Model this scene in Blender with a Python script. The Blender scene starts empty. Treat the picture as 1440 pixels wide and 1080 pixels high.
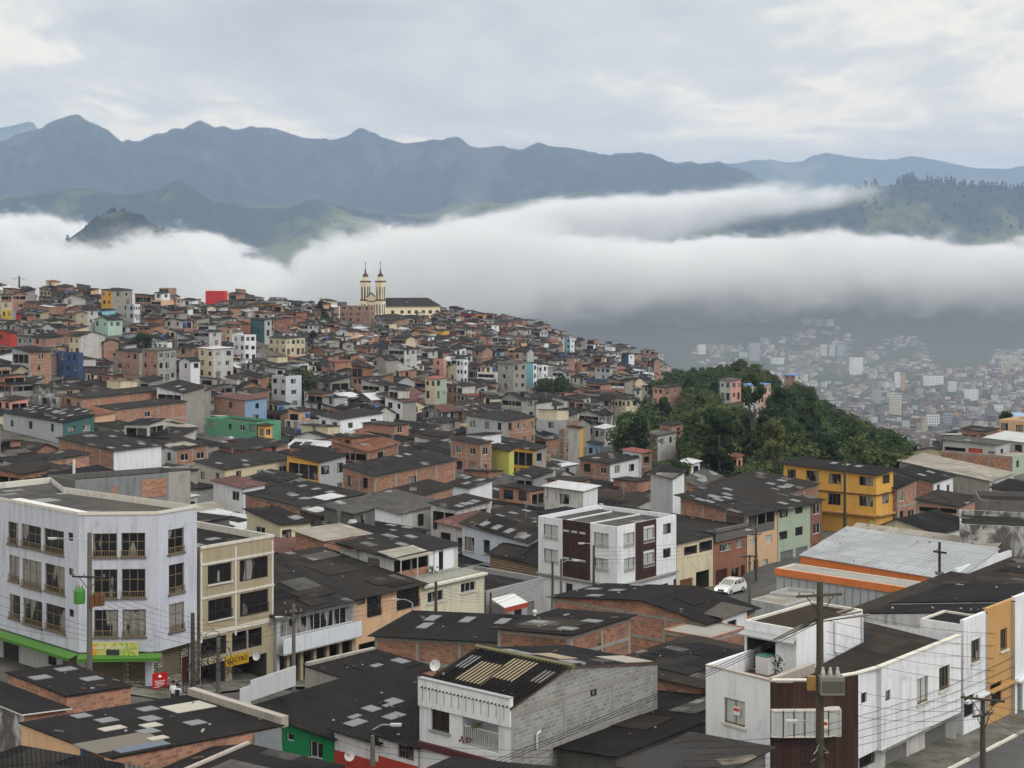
import bpy, bmesh, math, random
from mathutils import Vector, noise, Matrix
R = math.radians
F = 2300.0; CX = 720.0; HY = 400.0      # focal length and horizon of the lens, in the photograph's pixels
random.seed(11)
sc = bpy.context.scene
COL = sc.collection

# ---------------------------------------------------------------- camera
cd = bpy.data.cameras.new('camera'); cam = bpy.data.objects.new('camera', cd); COL.objects.link(cam)
cam.location = (0, 0, 0); cam.rotation_euler = (R(90), 0, 0)
cd.sensor_width = 36; cd.lens = 36*F/1440; cd.shift_y = -(540-HY)/1440
cd.clip_start = 1; cd.clip_end = 60000
sc.camera = cam
sc.view_settings.view_transform = 'Standard'; sc.view_settings.look = 'None'
sc.view_settings.gamma = 1; sc.view_settings.exposure = 0
sc.cycles.use_denoising = True; sc.cycles.use_adaptive_sampling = True; sc.cycles.adaptive_threshold = 0.02
sc.cycles.max_bounces = 6; sc.cycles.diffuse_bounces = 2; sc.cycles.glossy_bounces = 2
sc.cycles.transparent_max_bounces = 8; sc.cycles.volume_bounces = 4
sc.cycles.volume_step_rate = 0.19; sc.cycles.volume_max_steps = 200

# ---------------------------------------------------------------- node helpers
class NT:
    def __init__(s, tree): s.t = tree; tree.nodes.clear()
    def n(s, kind, **kw):
        nd = s.t.nodes.new(kind)
        for k, v in kw.items():
            if k.startswith('i_'):
                nm = k[2:]; nm = int(nm) if nm.isdigit() else nm.replace('_', ' ')
                if isinstance(v, bpy.types.NodeSocket): s.t.links.new(v, nd.inputs[nm])
                else: nd.inputs[nm].default_value = v
            else: setattr(nd, k, v)
        return nd
    def math(s, op, a, b=0.0, c=None, clamp=False):
        nd = s.t.nodes.new('ShaderNodeMath'); nd.operation = op; nd.use_clamp = clamp
        for i, v in enumerate((a, b, c)):
            if v is None: continue
            if isinstance(v, (int, float)): nd.inputs[i].default_value = v
            else: s.t.links.new(v, nd.inputs[i])
        return nd.outputs[0]
    def ramp(s, fac, stops, interp='LINEAR'):
        nd = s.t.nodes.new('ShaderNodeValToRGB'); cr = nd.color_ramp; cr.interpolation = interp
        while len(cr.elements) < len(stops): cr.elements.new(0.5)
        for e, (p, c) in zip(cr.elements, stops):
            e.position = p; e.color = (c, c, c, 1) if isinstance(c, (int, float)) else (*c[:3], 1)
        s.t.links.new(fac, nd.inputs[0]); return nd.outputs[0]
    def mix(s, fac, a, b, mode='MIX'):
        nd = s.t.nodes.new('ShaderNodeMix'); nd.data_type = 'RGBA'; nd.blend_type = mode
        for i, v in ((0, fac), (6, a), (7, b)):
            if isinstance(v, bpy.types.NodeSocket): s.t.links.new(v, nd.inputs[i])
            elif isinstance(v, (int, float)): nd.inputs[i].default_value = v if i == 0 else (v, v, v, 1)
            else: nd.inputs[i].default_value = (*v[:3], 1)
        return nd.outputs[2]
    def noise(s, vec, scale, detail=3, rough=0.5, dist=0):
        nd = s.t.nodes.new('ShaderNodeTexNoise')
        if vec is not None: s.t.links.new(vec, nd.inputs['Vector'])
        nd.inputs['Scale'].default_value = scale; nd.inputs['Detail'].default_value = detail
        nd.inputs['Roughness'].default_value = rough; nd.inputs['Distortion'].default_value = dist
        return nd.outputs['Fac']
    def mapping(s, vec, scale=(1,1,1), loc=(0,0,0), rot=(0,0,0)):
        nd = s.t.nodes.new('ShaderNodeMapping'); s.t.links.new(vec, nd.inputs[0])
        nd.inputs['Scale'].default_value = scale; nd.inputs['Location'].default_value = loc; nd.inputs['Rotation'].default_value = rot
        return nd.outputs[0]
    def curve(s, fac, pts):
        nd = s.t.nodes.new('ShaderNodeFloatCurve'); c = nd.mapping.curves[0]
        nd.mapping.use_clip = False
        pts = sorted(pts)
        while len(c.points) < len(pts): c.points.new(0.5, 0.5)
        for q, (x, y) in zip(c.points, pts): q.location = (x, y); q.handle_type = 'AUTO_CLAMPED'
        nd.mapping.update(); s.t.links.new(fac, nd.inputs['Value']); return nd.outputs[0]
def new_mat(name):
    m = bpy.data.materials.new(name); m.use_nodes = True; return m, NT(m.node_tree)

# ---------------------------------------------------------------- world: overcast sky
SUN_EL, SUN_AZ = R(42), R(132)      # azimuth from +Y clockwise: the bright part of the cloud is behind the camera, to the right
w = bpy.data.worlds.new('World'); sc.world = w; w.use_nodes = True
t = NT(w.node_tree)
sky = t.n('ShaderNodeTexSky', sky_type='NISHITA', sun_disc=False, sun_elevation=SUN_EL, sun_rotation=SUN_AZ)
tc = t.n('ShaderNodeTexCoord').outputs['Generated']
sep = t.n('ShaderNodeSeparateXYZ', i_0=tc)
up = t.math('MAXIMUM', sep.outputs[2], 0.02)
# cloud deck: direction projected on a flat layer overhead
den = t.math('ADD', up, 0.12)
px_ = t.math('DIVIDE', sep.outputs[0], den); py_ = t.math('DIVIDE', sep.outputs[1], den)
flat = t.n('ShaderNodeCombineXYZ', i_0=px_, i_1=py_, i_2=0.0).outputs[0]
flat2 = t.mapping(flat, scale=(0.6, 0.62, 1), loc=(5.19, 2.1, 0))
n1 = t.noise(flat2, 0.8, 7, 0.58, 0.8); n2 = t.noise(t.mapping(flat, scale=(1.3, 0.9, 1), loc=(9.77, 1.71, 0)), 3.2, 6, 0.6, 0.4)
nn = t.math('ADD', t.math('MULTIPLY', n1, 0.78), t.math('MULTIPLY', n2, 0.22))
cl = t.ramp(nn, [(0.36, (5.3, 5.15, 5.0)), (0.46, (6.8, 6.6, 6.2)), (0.52, (8.0, 7.7, 6.9)), (0.57, (11.6, 10.5, 8.4))])
# warm, brighter break low over the mountains, brighter vault overhead
lowm = t.ramp(up, [(0.02, (1.5, 1.36, 1.2)), (0.075, (1.34, 1.24, 1.13)), (0.16, (1.08, 1.08, 1.08)), (0.3, 1.2), (1.0, 2.5)])
cl = t.mix(1.0, cl, lowm, 'MULTIPLY')
skyc = t.mix(0.94, sky.outputs[0], cl)
bg = t.n('ShaderNodeBackground', i_Color=skyc, i_Strength=0.1)
t.n('ShaderNodeOutputWorld', i_Surface=bg.outputs[0])
sd = bpy.data.lights.new('sun', 'SUN'); sd.energy = 1.35; sd.angle = R(20); sd.color = (1, 0.97, 0.92)
so = bpy.data.objects.new('sun', sd); COL.objects.link(so)
dirv = Vector((math.sin(SUN_AZ)*math.cos(SUN_EL), math.cos(SUN_AZ)*math.cos(SUN_EL), math.sin(SUN_EL)))
so.rotation_euler = dirv.to_track_quat('Z', 'Y').to_euler()

def P(px, py, D):                # a pixel of the photograph at distance D in the place
    return Vector(((px-CX)/F*D, D, (HY-py)/F*D))
def link(o): COL.objects.link(o); return o
def tag(o, label=None, cat=None, group=None, kind=None):
    if label: o['label'] = label
    if cat: o['category'] = cat
    if group: o['group'] = group
    if kind: o['kind'] = kind
    return o
def lerp_table(tab, x):
    if x <= tab[0][0]: return tab[0][1]
    for (a, va), (b, vb) in zip(tab, tab[1:]):
        if x <= b: return va+(vb-va)*(x-a)/(b-a)
    return tab[-1][1]
def fbm(x, y, z=0.0, o=5, ridged=False):
    s = 0; a = 1; tot = 0
    for k in range(o):
        v = noise.noise(Vector((x, y, z+k*7.3)))
        s += a*((1-abs(v)*2) if ridged else v); tot += a
        a *= 0.5; x *= 2.03; y *= 2.03
    return s/tot
def mesh_obj(name, verts, faces, mats, parent=None, smooth=False, midx=None, uvs=None):
    me = bpy.data.meshes.new(name); me.from_pydata(verts, [], faces)
    for m in (mats if isinstance(mats, (list, tuple)) else [mats]): me.materials.append(m)
    if midx: me.polygons.foreach_set('material_index', midx)
    if uvs:
        l = me.uv_layers.new(name='UVMap'); l.data.foreach_set('uv', uvs)
    if smooth: me.polygons.foreach_set('use_smooth', [True]*len(faces))
    me.update()
    o = bpy.data.objects.new(name, me); link(o)
    if parent: o.parent = parent
    return o
# ---------------------------------------------------------------- terrain
# z of the ground by viewing direction (columns, named by where they cross the photograph) and distance
TCOL = [
 (-700, [(20,-24),(80,-26),(300,-22),(560,-8),(620,-9),(900,-60),(1800,-170),(3200,-230),(6000,-235)]),
 (0,    [(20,-24),(80,-26),(115,-27.5),(200,-29),(300,-27),(400,-22),(550,-9),(620,-9),(900,-60),(1800,-170),(3200,-230),(6000,-235)]),
 (160,  [(20,-24),(80,-26),(115,-27.5),(200,-30),(300,-28.5),(400,-25),(560,-10),(640,-10),(900,-60),(1800,-170),(3200,-230),(6000,-235)]),
 (320,  [(20,-24),(80,-27),(115,-28.6),(200,-31),(300,-30.5),(400,-27.5),(560,-16.5),(680,-11),(740,-13),(1100,-80),(1800,-170),(3200,-230),(6000,-235)]),
 (450,  [(20,-24),(80,-27.3),(121,-30),(200,-32),(300,-31.5),(420,-29),(600,-21.5),(760,-15),(850,-17),(1200,-80),(1800,-170),(3200,-230),(6000,-235)]),
 (600,  [(20,-24),(80,-27.5),(121,-30),(200,-33),(300,-33),(420,-32.5),(600,-27),(800,-20),(920,-19),(1000,-24),(1300,-90),(1800,-170),(3200,-230),(6000,-235)]),
 (720,  [(20,-23.5),(80,-26.5),(115,-30),(160,-32),(200,-34),(300,-34.5),(420,-34.5),(600,-30.5),(800,-26),(900,-25.5),(1000,-32),(1300,-95),(1800,-170),(3200,-225),(6000,-220)]),
 (850,  [(20,-23.5),(80,-25.5),(115,-29),(160,-31.8),(200,-34),(300,-35),(420,-36),(600,-37.5),(760,-37.5),(850,-38),(950,-48),(1300,-110),(1800,-175),(3200,-225),(4200,-190),(6000,-110)]),
 (940,  [(20,-23),(80,-24.5),(120,-28.5),(165,-31),(200,-33),(300,-33.5),(420,-35),(560,-36.5),(700,-39),(800,-41),(900,-52),(1300,-115),(1800,-175),(3200,-225),(4200,-165),(6000,-60)]),
 (1050, [(20,-23),(80,-24.2),(130,-29),(165,-31.2),(190,-31.5),(250,-34),(300,-35),(420,-32.5),(520,-32.5),(580,-34),(650,-42),(760,-60),(1300,-125),(1800,-180),(3200,-225),(4200,-150),(6000,-40)]),
 (1120, [(20,-23),(80,-24),(130,-28.5),(200,-31),(250,-34),(300,-36),(420,-34.5),(520,-36.5),(640,-52),(1300,-135),(1800,-185),(3200,-225),(4200,-155),(6000,-30)]),
 (1190, [(20,-23),(80,-24),(130,-28.5),(200,-31),(250,-34),(300,-37),(420,-39),(500,-45),(620,-68),(1300,-140),(1800,-190),(3200,-225),(4200,-160),(6000,-20)]),
 (1250, [(20,-23),(80,-24),(130,-27),(200,-30.5),(260,-33),(320,-37),(400,-41.5),(480,-52),(600,-80),(1300,-150),(1800,-190),(3200,-225),(4200,-160),(6000,-20)]),
 (1320, [(20,-23),(80,-24),(130,-25),(200,-29.5),(250,-31),(300,-38),(360,-45),(420,-58),(500,-85),(1300,-160),(1800,-195),(3200,-225),(4200,-165),(6000,-20)]),
 (1450, [(20,-23),(80,-24),(130,-25),(200,-28.5),(290,-30),(340,-42),(500,-95),(1300,-160),(1800,-195),(3200,-225),(4200,-150),(6000,0)]),
 (2300, [(20,-23),(80,-24),(130,-25),(200,-28.5),(290,-30),(340,-42),(500,-95),(1300,-160),(1800,-195),(3200,-225),(4200,-150),(6000,0)]),
]
def ground_z(x, y):
    D = max(y, 1.0); c = CX+F*x/D if y > 20 else CX+F*x/20
    c = min(max(c, -700), 2299)
    for i in range(len(TCOL)-1):
        if TCOL[i][0] <= c <= TCOL[i+1][0]: break
    u = (c-TCOL[i][0])/(TCOL[i+1][0]-TCOL[i][0]); u = u*u*(3-2*u)
    z = lerp_table(TCOL[i][1], D)*(1-u)+lerp_table(TCOL[i+1][1], D)*u
    if D > 1200: z += fbm(x/600, y/600)*60*min(1, (D-1200)/2500)
    return z

m_ground, t = new_mat('earth_and_grass')
geo = t.n('ShaderNodeNewGeometry')
n1 = t.noise(geo.outputs['Position'], 0.05, 5, 0.6); n2 = t.noise(geo.outputs['Position'], 0.9, 4, 0.6)
c1 = t.ramp(n1, [(0.4, (0.022, 0.036, 0.014)), (0.6, (0.04, 0.055, 0.02)), (0.72, (0.075, 0.07, 0.045))])
c = t.mix(t.math('MULTIPLY', n2, 0.6), c1, (0.03, 0.035, 0.02))
b = t.n('ShaderNodeBsdfPrincipled', i_Base_Color=c, i_Roughness=0.95); b.inputs['Specular IOR Level'].default_value = 0.1
t.n('ShaderNodeOutputMaterial', i_Surface=b.outputs[0])

m_mtn, t = new_mat('wooded_mountain')
geo = t.n('ShaderNodeNewGeometry')
n1 = t.noise(geo.outputs['Position'], 0.0016, 7, 0.62); n2 = t.noise(geo.outputs['Position'], 0.012, 5, 0.65)
field = t.ramp(n1, [(0.5, 0.0), (0.56, 1.0)])
woods = t.ramp(n2, [(0.35, (0.012, 0.02, 0.012)), (0.65, (0.03, 0.042, 0.024))])
c = t.mix(t.math('MULTIPLY', field, 0.85), woods, (0.12, 0.14, 0.055))
m_blue = m_mtn
b = t.n('ShaderNodeBsdfPrincipled', i_Base_Color=c, i_Roughness=1.0); b.inputs['Specular IOR Level'].default_value = 0.0
t.n('ShaderNodeOutputMaterial', i_Surface=b.outputs[0])

m_range, t = new_mat('bare_and_wooded_range')
geo = t.n('ShaderNodeNewGeometry')
n1 = t.noise(geo.outputs['Position'], 0.0022, 7, 0.65); n2 = t.noise(geo.outputs['Position'], 0.009, 7, 0.7)
c = t.mix(t.ramp(n2, [(0.4, 0.0), (0.62, 1.0)]), (0.010, 0.014, 0.012), (0.034, 0.042, 0.032))
c = t.mix(t.math('MULTIPLY', t.ramp(n1, [(0.56, 0.0), (0.62, 1.0)]), 0.7), c, (0.075, 0.08, 0.06))
b = t.n('ShaderNodeBsdfPrincipled', i_Base_Color=c, i_Roughness=1.0); b.inputs['Specular IOR Level'].default_value = 0.0
t.n('ShaderNodeOutputMaterial', i_Surface=b.outputs[0])
m_yard, t = new_mat('town_ground')
geo = t.n('ShaderNodeNewGeometry')
n1 = t.noise(geo.outputs['Position'], 0.12, 6, 0.65)
c1 = t.ramp(n1, [(0.4, (0.10, 0.095, 0.085)), (0.55, (0.065, 0.06, 0.052)), (0.6, (0.03, 0.04, 0.018)), (0.7, (0.09, 0.07, 0.05))])
b = t.n('ShaderNodeBsdfPrincipled', i_Base_Color=c1, i_Roughness=0.95); t.n('ShaderNodeOutputMaterial', i_Surface=b.outputs[0])
def build_ground():
    ds = [-60, 0, 20]; d = 24
    while d < 9000: ds.append(d); d *= 1.045
    ds += [9500, 12000, 14000, 17000]
    cols = [-14+i*0.25 for i in range(0)]
    angs = [-1.3+2.6*i/150 for i in range(151)]
    verts = []; faces = []
    for d in ds:
        dd = max(d, 60)
        for a in angs:
            x = a*dd*1.0; y = d
            if d <= 9000: z = ground_z(x, max(y, 20)) if d > 0 else ground_z(x*0.5, 20)
            else: z = -230
            verts.append((x, y, z))
    n = len(angs)
    for j in range(len(ds)-1):
        for i in range(n-1):
            faces.append((j*n+i, j*n+i+1, (j+1)*n+i+1, (j+1)*n+i))
    mi = []
    for j in range(len(ds)-1):
        for i in range(n-1):
            D = ds[j]; px = CX+F*angs[i]; e = lerp_table([(200, 960), (235, 948), (270, 900), (300, 870), (360, 845), (420, 850), (500, 905), (600, 915), (700, 925), (900, 940)], D)
            mi.append(0 if D > 900 or (D > 225 and px > e and not (px > 1240 and D < 300)) else 1)
    o = mesh_obj('ground', verts, faces, [m_ground, m_yard], smooth=True, midx=mi)
    tag(o, kind='structure', label='grassy earth of the town hill and the valley beyond')
build_ground()

def ridge(name, prof, D0, D1, D2, base, amp, freq, label, back=None, ncol=260, nrow=46, seed=0.0, mat=None, xr=(-150, 1600), noise_top=1.0, power=1.0, spur=0.0, jag=0):
    """a range whose crest (distance D1) follows prof (photo px -> py); it rises from D0 and falls away to D2"""
    verts = []; faces = []
    rows = [D0+(D1-D0)*i/nrow for i in range(nrow+1)] + [D1+(D2-D1)*i/10 for i in range(1, 11)]
    for d in rows:
        for i in range(ncol+1):
            p = xr[0]+(xr[1]-xr[0])*i/ncol
            x = (p-CX)/F*d
            X1 = (p-CX)/F*D1
            top = (HY-lerp_table(prof, p))/F*D1+jag*fbm(X1/330+seed, seed, 2.2, 5, False)*2+jag*.45*fbm(X1/90+seed, seed, 5.2, 4, False)*2
            if d <= D1: s = ((d-D0)/(D1-D0))**power
            else: s = 1-((d-D1)/(D2-D1))**1.2
            r = fbm(X1/freq+seed, d/freq*0.55+seed, seed, 6, True)
            r2 = fbm(X1/freq*1.6-seed, d/freq*0.3, seed+3, 3, True)
            env = 4*s*(1-s)*0.9+0.04
            z = base+(top-base)*s+(r*amp+r2*spur)*env*(top-base)
            z += fbm(x/freq*9, d/freq*9, seed, 3)*amp*0.05*(top-base)*noise_top
            if d > D1 and z > base+(top-base)*s: z = base+(top-base)*s
            lim = top-((D1-d)/(D1-D0))**.8*(top-base)*.06 if d < D1 else top
            lim = min(lim, top/D1*d-(D1-d)*.012) if d < D1 else lim
            if z > lim-3: z = lim-3+3*math.tanh((z-lim+3)/6)
            verts.append((x, d, z))
    n = ncol+1
    for j in range(len(rows)-1):
        for i in range(n-1): faces.append((j*n+i, j*n+i+1, (j+1)*n+i+1, (j+1)*n+i))
    o = mesh_obj(name, verts, faces, [mat or m_mtn], smooth=True)
    return tag(o, kind='structure', label=label)
MAIN = [(-200,215),(0,197),(20,190),(60,178),(80,169),(98,161),(108,160),(120,167),(150,181),(172,198),(198,197),(230,187),(260,178),(280,174),(300,178),(340,176),(380,183),(430,191),(450,196),(480,196),(500,188),(515,184),(540,192),(560,197),(590,197),(625,196),(640,192),(660,201),(700,207),(730,213),(755,205),(790,206),(830,213),(860,214),(880,212),(920,218),(960,228),(990,226),(1050,243),(1100,262),(1130,275),(1200,300),(1700,330)]
ridge('main_mountain_range', MAIN, 8200, 11000, 13500, -200, 0.5, 1900, 'tall blue mountain range with a pointed peak at its left end', seed=4.2, ncol=620, nrow=110, power=0.85, spur=0.26, jag=34, mat=m_range)
FAR = [(-200,300),(900,260),(960,236),(1000,229),(1050,229),(1080,226),(1130,229),(1145,219),(1165,217),(1200,222),(1260,226),(1280,220),(1300,222),(1340,231),(1400,238),(1440,235),(1600,230)]
ridge('distant_mountain_range', FAR, 13700, 15500, 17000, -200, 0.3, 2400, 'faint pale range beyond the main mountains at the right', seed=1.3, xr=(880,1650), ncol=200, nrow=30, jag=25)
HINT = [(-60,190),(0,180),(20,176),(45,170),(60,190),(200,260)]
ridge('distant_mountain_spur', HINT, 13700, 14800, 16500, -200, 0.2, 2500, 'pale peak behind the left shoulder of the main mountains', seed=6.3, xr=(-200,200), ncol=60, nrow=16)
FOOT = [(-200,262),(0,276),(60,268),(120,262),(180,272),(222,264),(245,252),(255,250),(275,262),(300,280),(340,287),(400,290),(440,281),(460,282),(500,293),(550,300),(600,300),(650,288),(690,284),(720,288),(760,277),(830,270),(870,280),(920,292),(1000,310),(1100,330),(1700,345)]
ridge('foothills', FOOT, 6100, 7900, 8700, -225, 0.55, 1200, 'darker wooded foothills with pale fields in front of the main mountains', seed=9.1, ncol=500, nrow=90, power=0.8, xr=(-150,1250), spur=0.12, jag=18)
ISLE = [(40,420),(90,340),(118,320),(130,308),(150,300),(168,296),(190,299),(205,308),(228,321),(260,342),(310,420)]
ridge('misty_knoll', ISLE, 4050, 4500, 5100, -225, 0.1, 300, 'small dark wooded knoll standing out of the fog', seed=2.4, ncol=70, nrow=26, xr=(30,320), power=0.7)
HILL = [(780,420),(830,372),(870,352),(920,342),(960,326),(1030,310),(1080,298),(1130,287),(1170,272),(1200,264),(1240,262),(1262,258),(1290,254),(1330,257),(1380,264),(1440,268),(1700,270)]
ridge('green_hill', HILL, 5950, 6900, 7500, -225, 0.32, 1000, 'green hill with pine trees along its crest at the right, above the fog', seed=5.5, ncol=420, nrow=100, xr=(760,1650), power=0.75, spur=0.08, jag=10)

# ---------------------------------------------------------------- fog and haze
def fog_box(name, label, xr, yr, zr, top, bottom, dens, nscale, namp, soft, mist=None, col=(0.985,0.985,0.99), seedv=(0,0,0), ends=(0.0,1.0), an=0.0, front=(0,1), lamp=240):
    """top / bottom: metres by world x; soft: metres over which the edge thins out"""
    m, t = new_mat(name)
    pos = t.n('ShaderNodeNewGeometry').outputs['Position']
    s = t.n('ShaderNodeSeparateXYZ', i_0=pos)
    fx = t.math('DIVIDE', t.math('SUBTRACT', s.outputs[0], xr[0]), xr[1]-xr[0])
    H = 600.0
    tp = t.math('MULTIPLY', t.curve(fx, [((x-xr[0])/(xr[1]-xr[0]), (z+250)/H*0.5) for x, z in top]), H/0.5)
    bt = t.math('MULTIPLY', t.curve(fx, [((x-xr[0])/(xr[1]-xr[0]), (z+250)/H*0.5) for x, z in bottom]), H/0.5)
    z0 = t.math('ADD', s.outputs[2], 250.0)
    mp = t.mapping(pos, scale=(1, 1, 1.6), loc=seedv)
    nz = t.noise(mp, nscale, 7, 0.66, 0.6)
    nzl = t.noise(t.mapping(pos, scale=(1, .6, .3), loc=(3000, 100, 0)), 0.0016, 2, 0.5)
    nz2 = t.math('ADD', t.math('MULTIPLY', t.math('SUBTRACT', nz, 0.5), namp), t.math('MULTIPLY', t.math('SUBTRACT', nzl, 0.5), lamp))
    a = t.math('DIVIDE', t.math('ADD', t.math('SUBTRACT', tp, z0), nz2), soft, clamp=True)
    b2 = t.math('DIVIDE', t.math('ADD', t.math('SUBTRACT', z0, bt), nz2), soft*3.0, clamp=True)
    f = t.math('MULTIPLY', a, b2)
    f = t.math('MULTIPLY', f, f)
    # thins out towards the ends of the bank
    ex = t.math('MULTIPLY', t.math('MULTIPLY', t.math('SUBTRACT', fx, ends[0]), 14, clamp=True), t.math('MULTIPLY', t.math('SUBTRACT', ends[1], fx), 14, clamp=True))
    f = t.math('MULTIPLY', f, ex)
    f = t.math('MULTIPLY', f, t.math('POWER', t.math('DIVIDE', t.math('ADD', t.math('SUBTRACT', s.outputs[1], front[0]), t.math('MULTIPLY', nz2, 2.2)), front[1], clamp=True), 2.0))
    d = t.math('MULTIPLY', f, dens)
    if mist: 
        # thin mist lying in the valley below the bank
        mm = t.math('DIVIDE', t.math('SUBTRACT', mist[1], s.outputs[2]), mist[2], clamp=True)
        mm = t.math('MULTIPLY', mm, t.math('DIVIDE', t.math('SUBTRACT', s.outputs[1], yr[0]), 1500.0, clamp=True))
        d = t.math('ADD', d, t.math('MULTIPLY', mm, mist[0]))
    vol = t.n('ShaderNodeVolumePrincipled', i_Color=(*col, 1), i_Density=d)
    vol.inputs['Anisotropy'].default_value = an
    t.n('ShaderNodeOutputMaterial', i_Volume=vol.outputs[0])
    (x0, x1), (y0, y1), (z0, z1) = xr, yr, zr
    v = [(x0,y0,z0),(x1,y0,z0),(x1,y1,z0),(x0,y1,z0),(x0,y0,z1),(x1,y0,z1),(x1,y1,z1),(x0,y1,z1)]
    f = [(0,3,2,1),(4,5,6,7),(0,1,5,4),(1,2,6,5),(2,3,7,6),(3,0,4,7)]
    o = mesh_obj(name, v, f, [m]); tag(o, label, kind='stuff'); return o
k = 4300/F
def zz(px, py, D): return ((px-CX)/F*D, (HY-py)/F*D)
fog_box('fog', 'white bank of fog filling the valley behind the town', (-3200, 3200), (1900, 5500), (-245, 290),
   [zz(-300,305,4400), zz(0,306,4400), zz(80,340,4400), zz(170,362,4400), zz(255,345,4400), zz(320,368,4400), zz(380,398,4400), zz(430,380,4400), zz(480,338,4400), zz(600,324,4400), zz(700,318,4400), zz(800,328,4400), zz(870,340,4400), zz(950,350,4400), zz(1050,345,4400), zz(1160,340,4400), zz(1250,334,4400), zz(1340,342,4400), zz(1450,352,4400), zz(1700,350,4400)],
   [zz(-300,500,4400), zz(500,490,4400), zz(700,465,4400), zz(850,446,4400), zz(1000,440,4400), zz(1200,438,4400), zz(1700,442,4400)],
   0.03, 0.0065, 300, 34, mist=(0.00015, 120.0, 240.0), front=(3650, 900))
fog_box('fog_tongue', 'long tongue of cloud lying over the green hill, above the main fog bank', (-750, 1780), (5200, 6100), (-150, 460),
   [zz(400,400,5450), zz(480,370,5450), zz(540,335,5450), zz(640,308,5450), zz(700,294,5450), zz(760,286,5450), zz(800,280,5450), zz(900,274,5450), zz(1000,262,5450), zz(1090,252,5450), zz(1150,256,5450), zz(1240,252,5450), zz(1280,262,5450), zz(1450,262,5450)],
   [zz(400,480,5450), zz(820,440,5450), zz(880,400,5450), zz(930,380,5450), zz(980,340,5450), zz(1040,320,5450), zz(1130,308,5450), zz(1250,283,5450), zz(1290,275,5450), zz(1450,275,5450)],
   0.03, 0.006, 150, 40, lamp=60, front=(5230, 350), seedv=(900, 0, 0), ends=(0.0, 0.82))
def haze():
    m, t = new_mat('air')
    v = t.n('ShaderNodeVolumePrincipled', i_Color=(0.53, 0.70, 1.0, 1), i_Density=7.5e-5)
    v.inputs['Anisotropy'].default_value = 0.0
    t.n('ShaderNodeOutputMaterial', i_Volume=v.outputs[0])
    x0,x1,y0,y1,z0,z1 = -33000,33000,-120,17400,-420,1330
    vv = [(x0,y0,z0),(x1,y0,z0),(x1,y1,z0),(x0,y1,z0),(x0,y0,z1),(x1,y0,z1),(x1,y1,z1),(x0,y1,z1)]
    f = [(0,3,2,1),(4,5,6,7),(0,1,5,4),(1,2,6,5),(2,3,7,6),(3,0,4,7)]
    tag(mesh_obj('haze', vv, f, [m]), 'blue haze over the valley', kind='stuff')
haze()
# ---------------------------------------------------------------- materials
MATS = {}
def uvn(t): return t.n('ShaderNodeUVMap').outputs[0]
def finish(t, col, rough=0.9, spec=0.3, metal=0.0, bump=None, bstr=0.3, bdist=0.02, trans=None):
    b = t.n('ShaderNodeBsdfPrincipled')
    for k, v in (('Base Color', col), ('Roughness', rough), ('Metallic', metal), ('Specular IOR Level', spec)):
        if isinstance(v, bpy.types.NodeSocket): t.t.links.new(v, b.inputs[k])
        elif k == 'Base Color': b.inputs[k].default_value = (*v[:3], 1)
        else: b.inputs[k].default_value = v
    if bump is not None:
        bp = t.n('ShaderNodeBump', i_Height=bump); bp.inputs['Strength'].default_value = bstr; bp.inputs['Distance'].default_value = bdist
        t.t.links.new(bp.outputs[0], b.inputs['Normal'])
    t.n('ShaderNodeOutputMaterial', i_Surface=b.outputs[0])
def plaster(rgb, grime=0.35, name=None):
    key = ('pl', tuple(round(c, 3) for c in rgb), grime)
    if key in MATS: return MATS[key]
    m, t = new_mat(name or 'plaster'); uv = uvn(t)
    pos = t.n('ShaderNodeNewGeometry').outputs['Position']
    big = t.noise(pos, 0.35, 5, 0.6)
    streak = t.noise(t.mapping(uv, scale=(2.2, 0.22, 1)), 1.0, 6, 0.65)
    fine = t.noise(uv, 6.0, 4, 0.6)
    blot = t.noise(t.mapping(pos, loc=(9, 3, 5)), 0.9, 7, 0.7, 0.5)
    g = t.math('MULTIPLY', t.ramp(streak, [(0.46, 0.0), (0.64, 1.0)]), t.ramp(big, [(0.38, 0.2), (0.6, 1.0)]))
    g = t.math('MAXIMUM', g, t.ramp(blot, [(0.56, 0.0), (0.68, 0.9)]))
    dirty = tuple(c*0.38+0.012 for c in rgb)
    c = t.mix(t.math('MULTIPLY', g, grime), rgb, dirty)
    c = t.mix(t.math('MULTIPLY', t.math('SUBTRACT', fine, 0.5), 0.25, clamp=True), c, (0.02, 0.02, 0.02))
    finish(t, c, 0.9, 0.2, bump=fine, bstr=0.15, bdist=0.01)
    MATS[key] = m; return m
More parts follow.
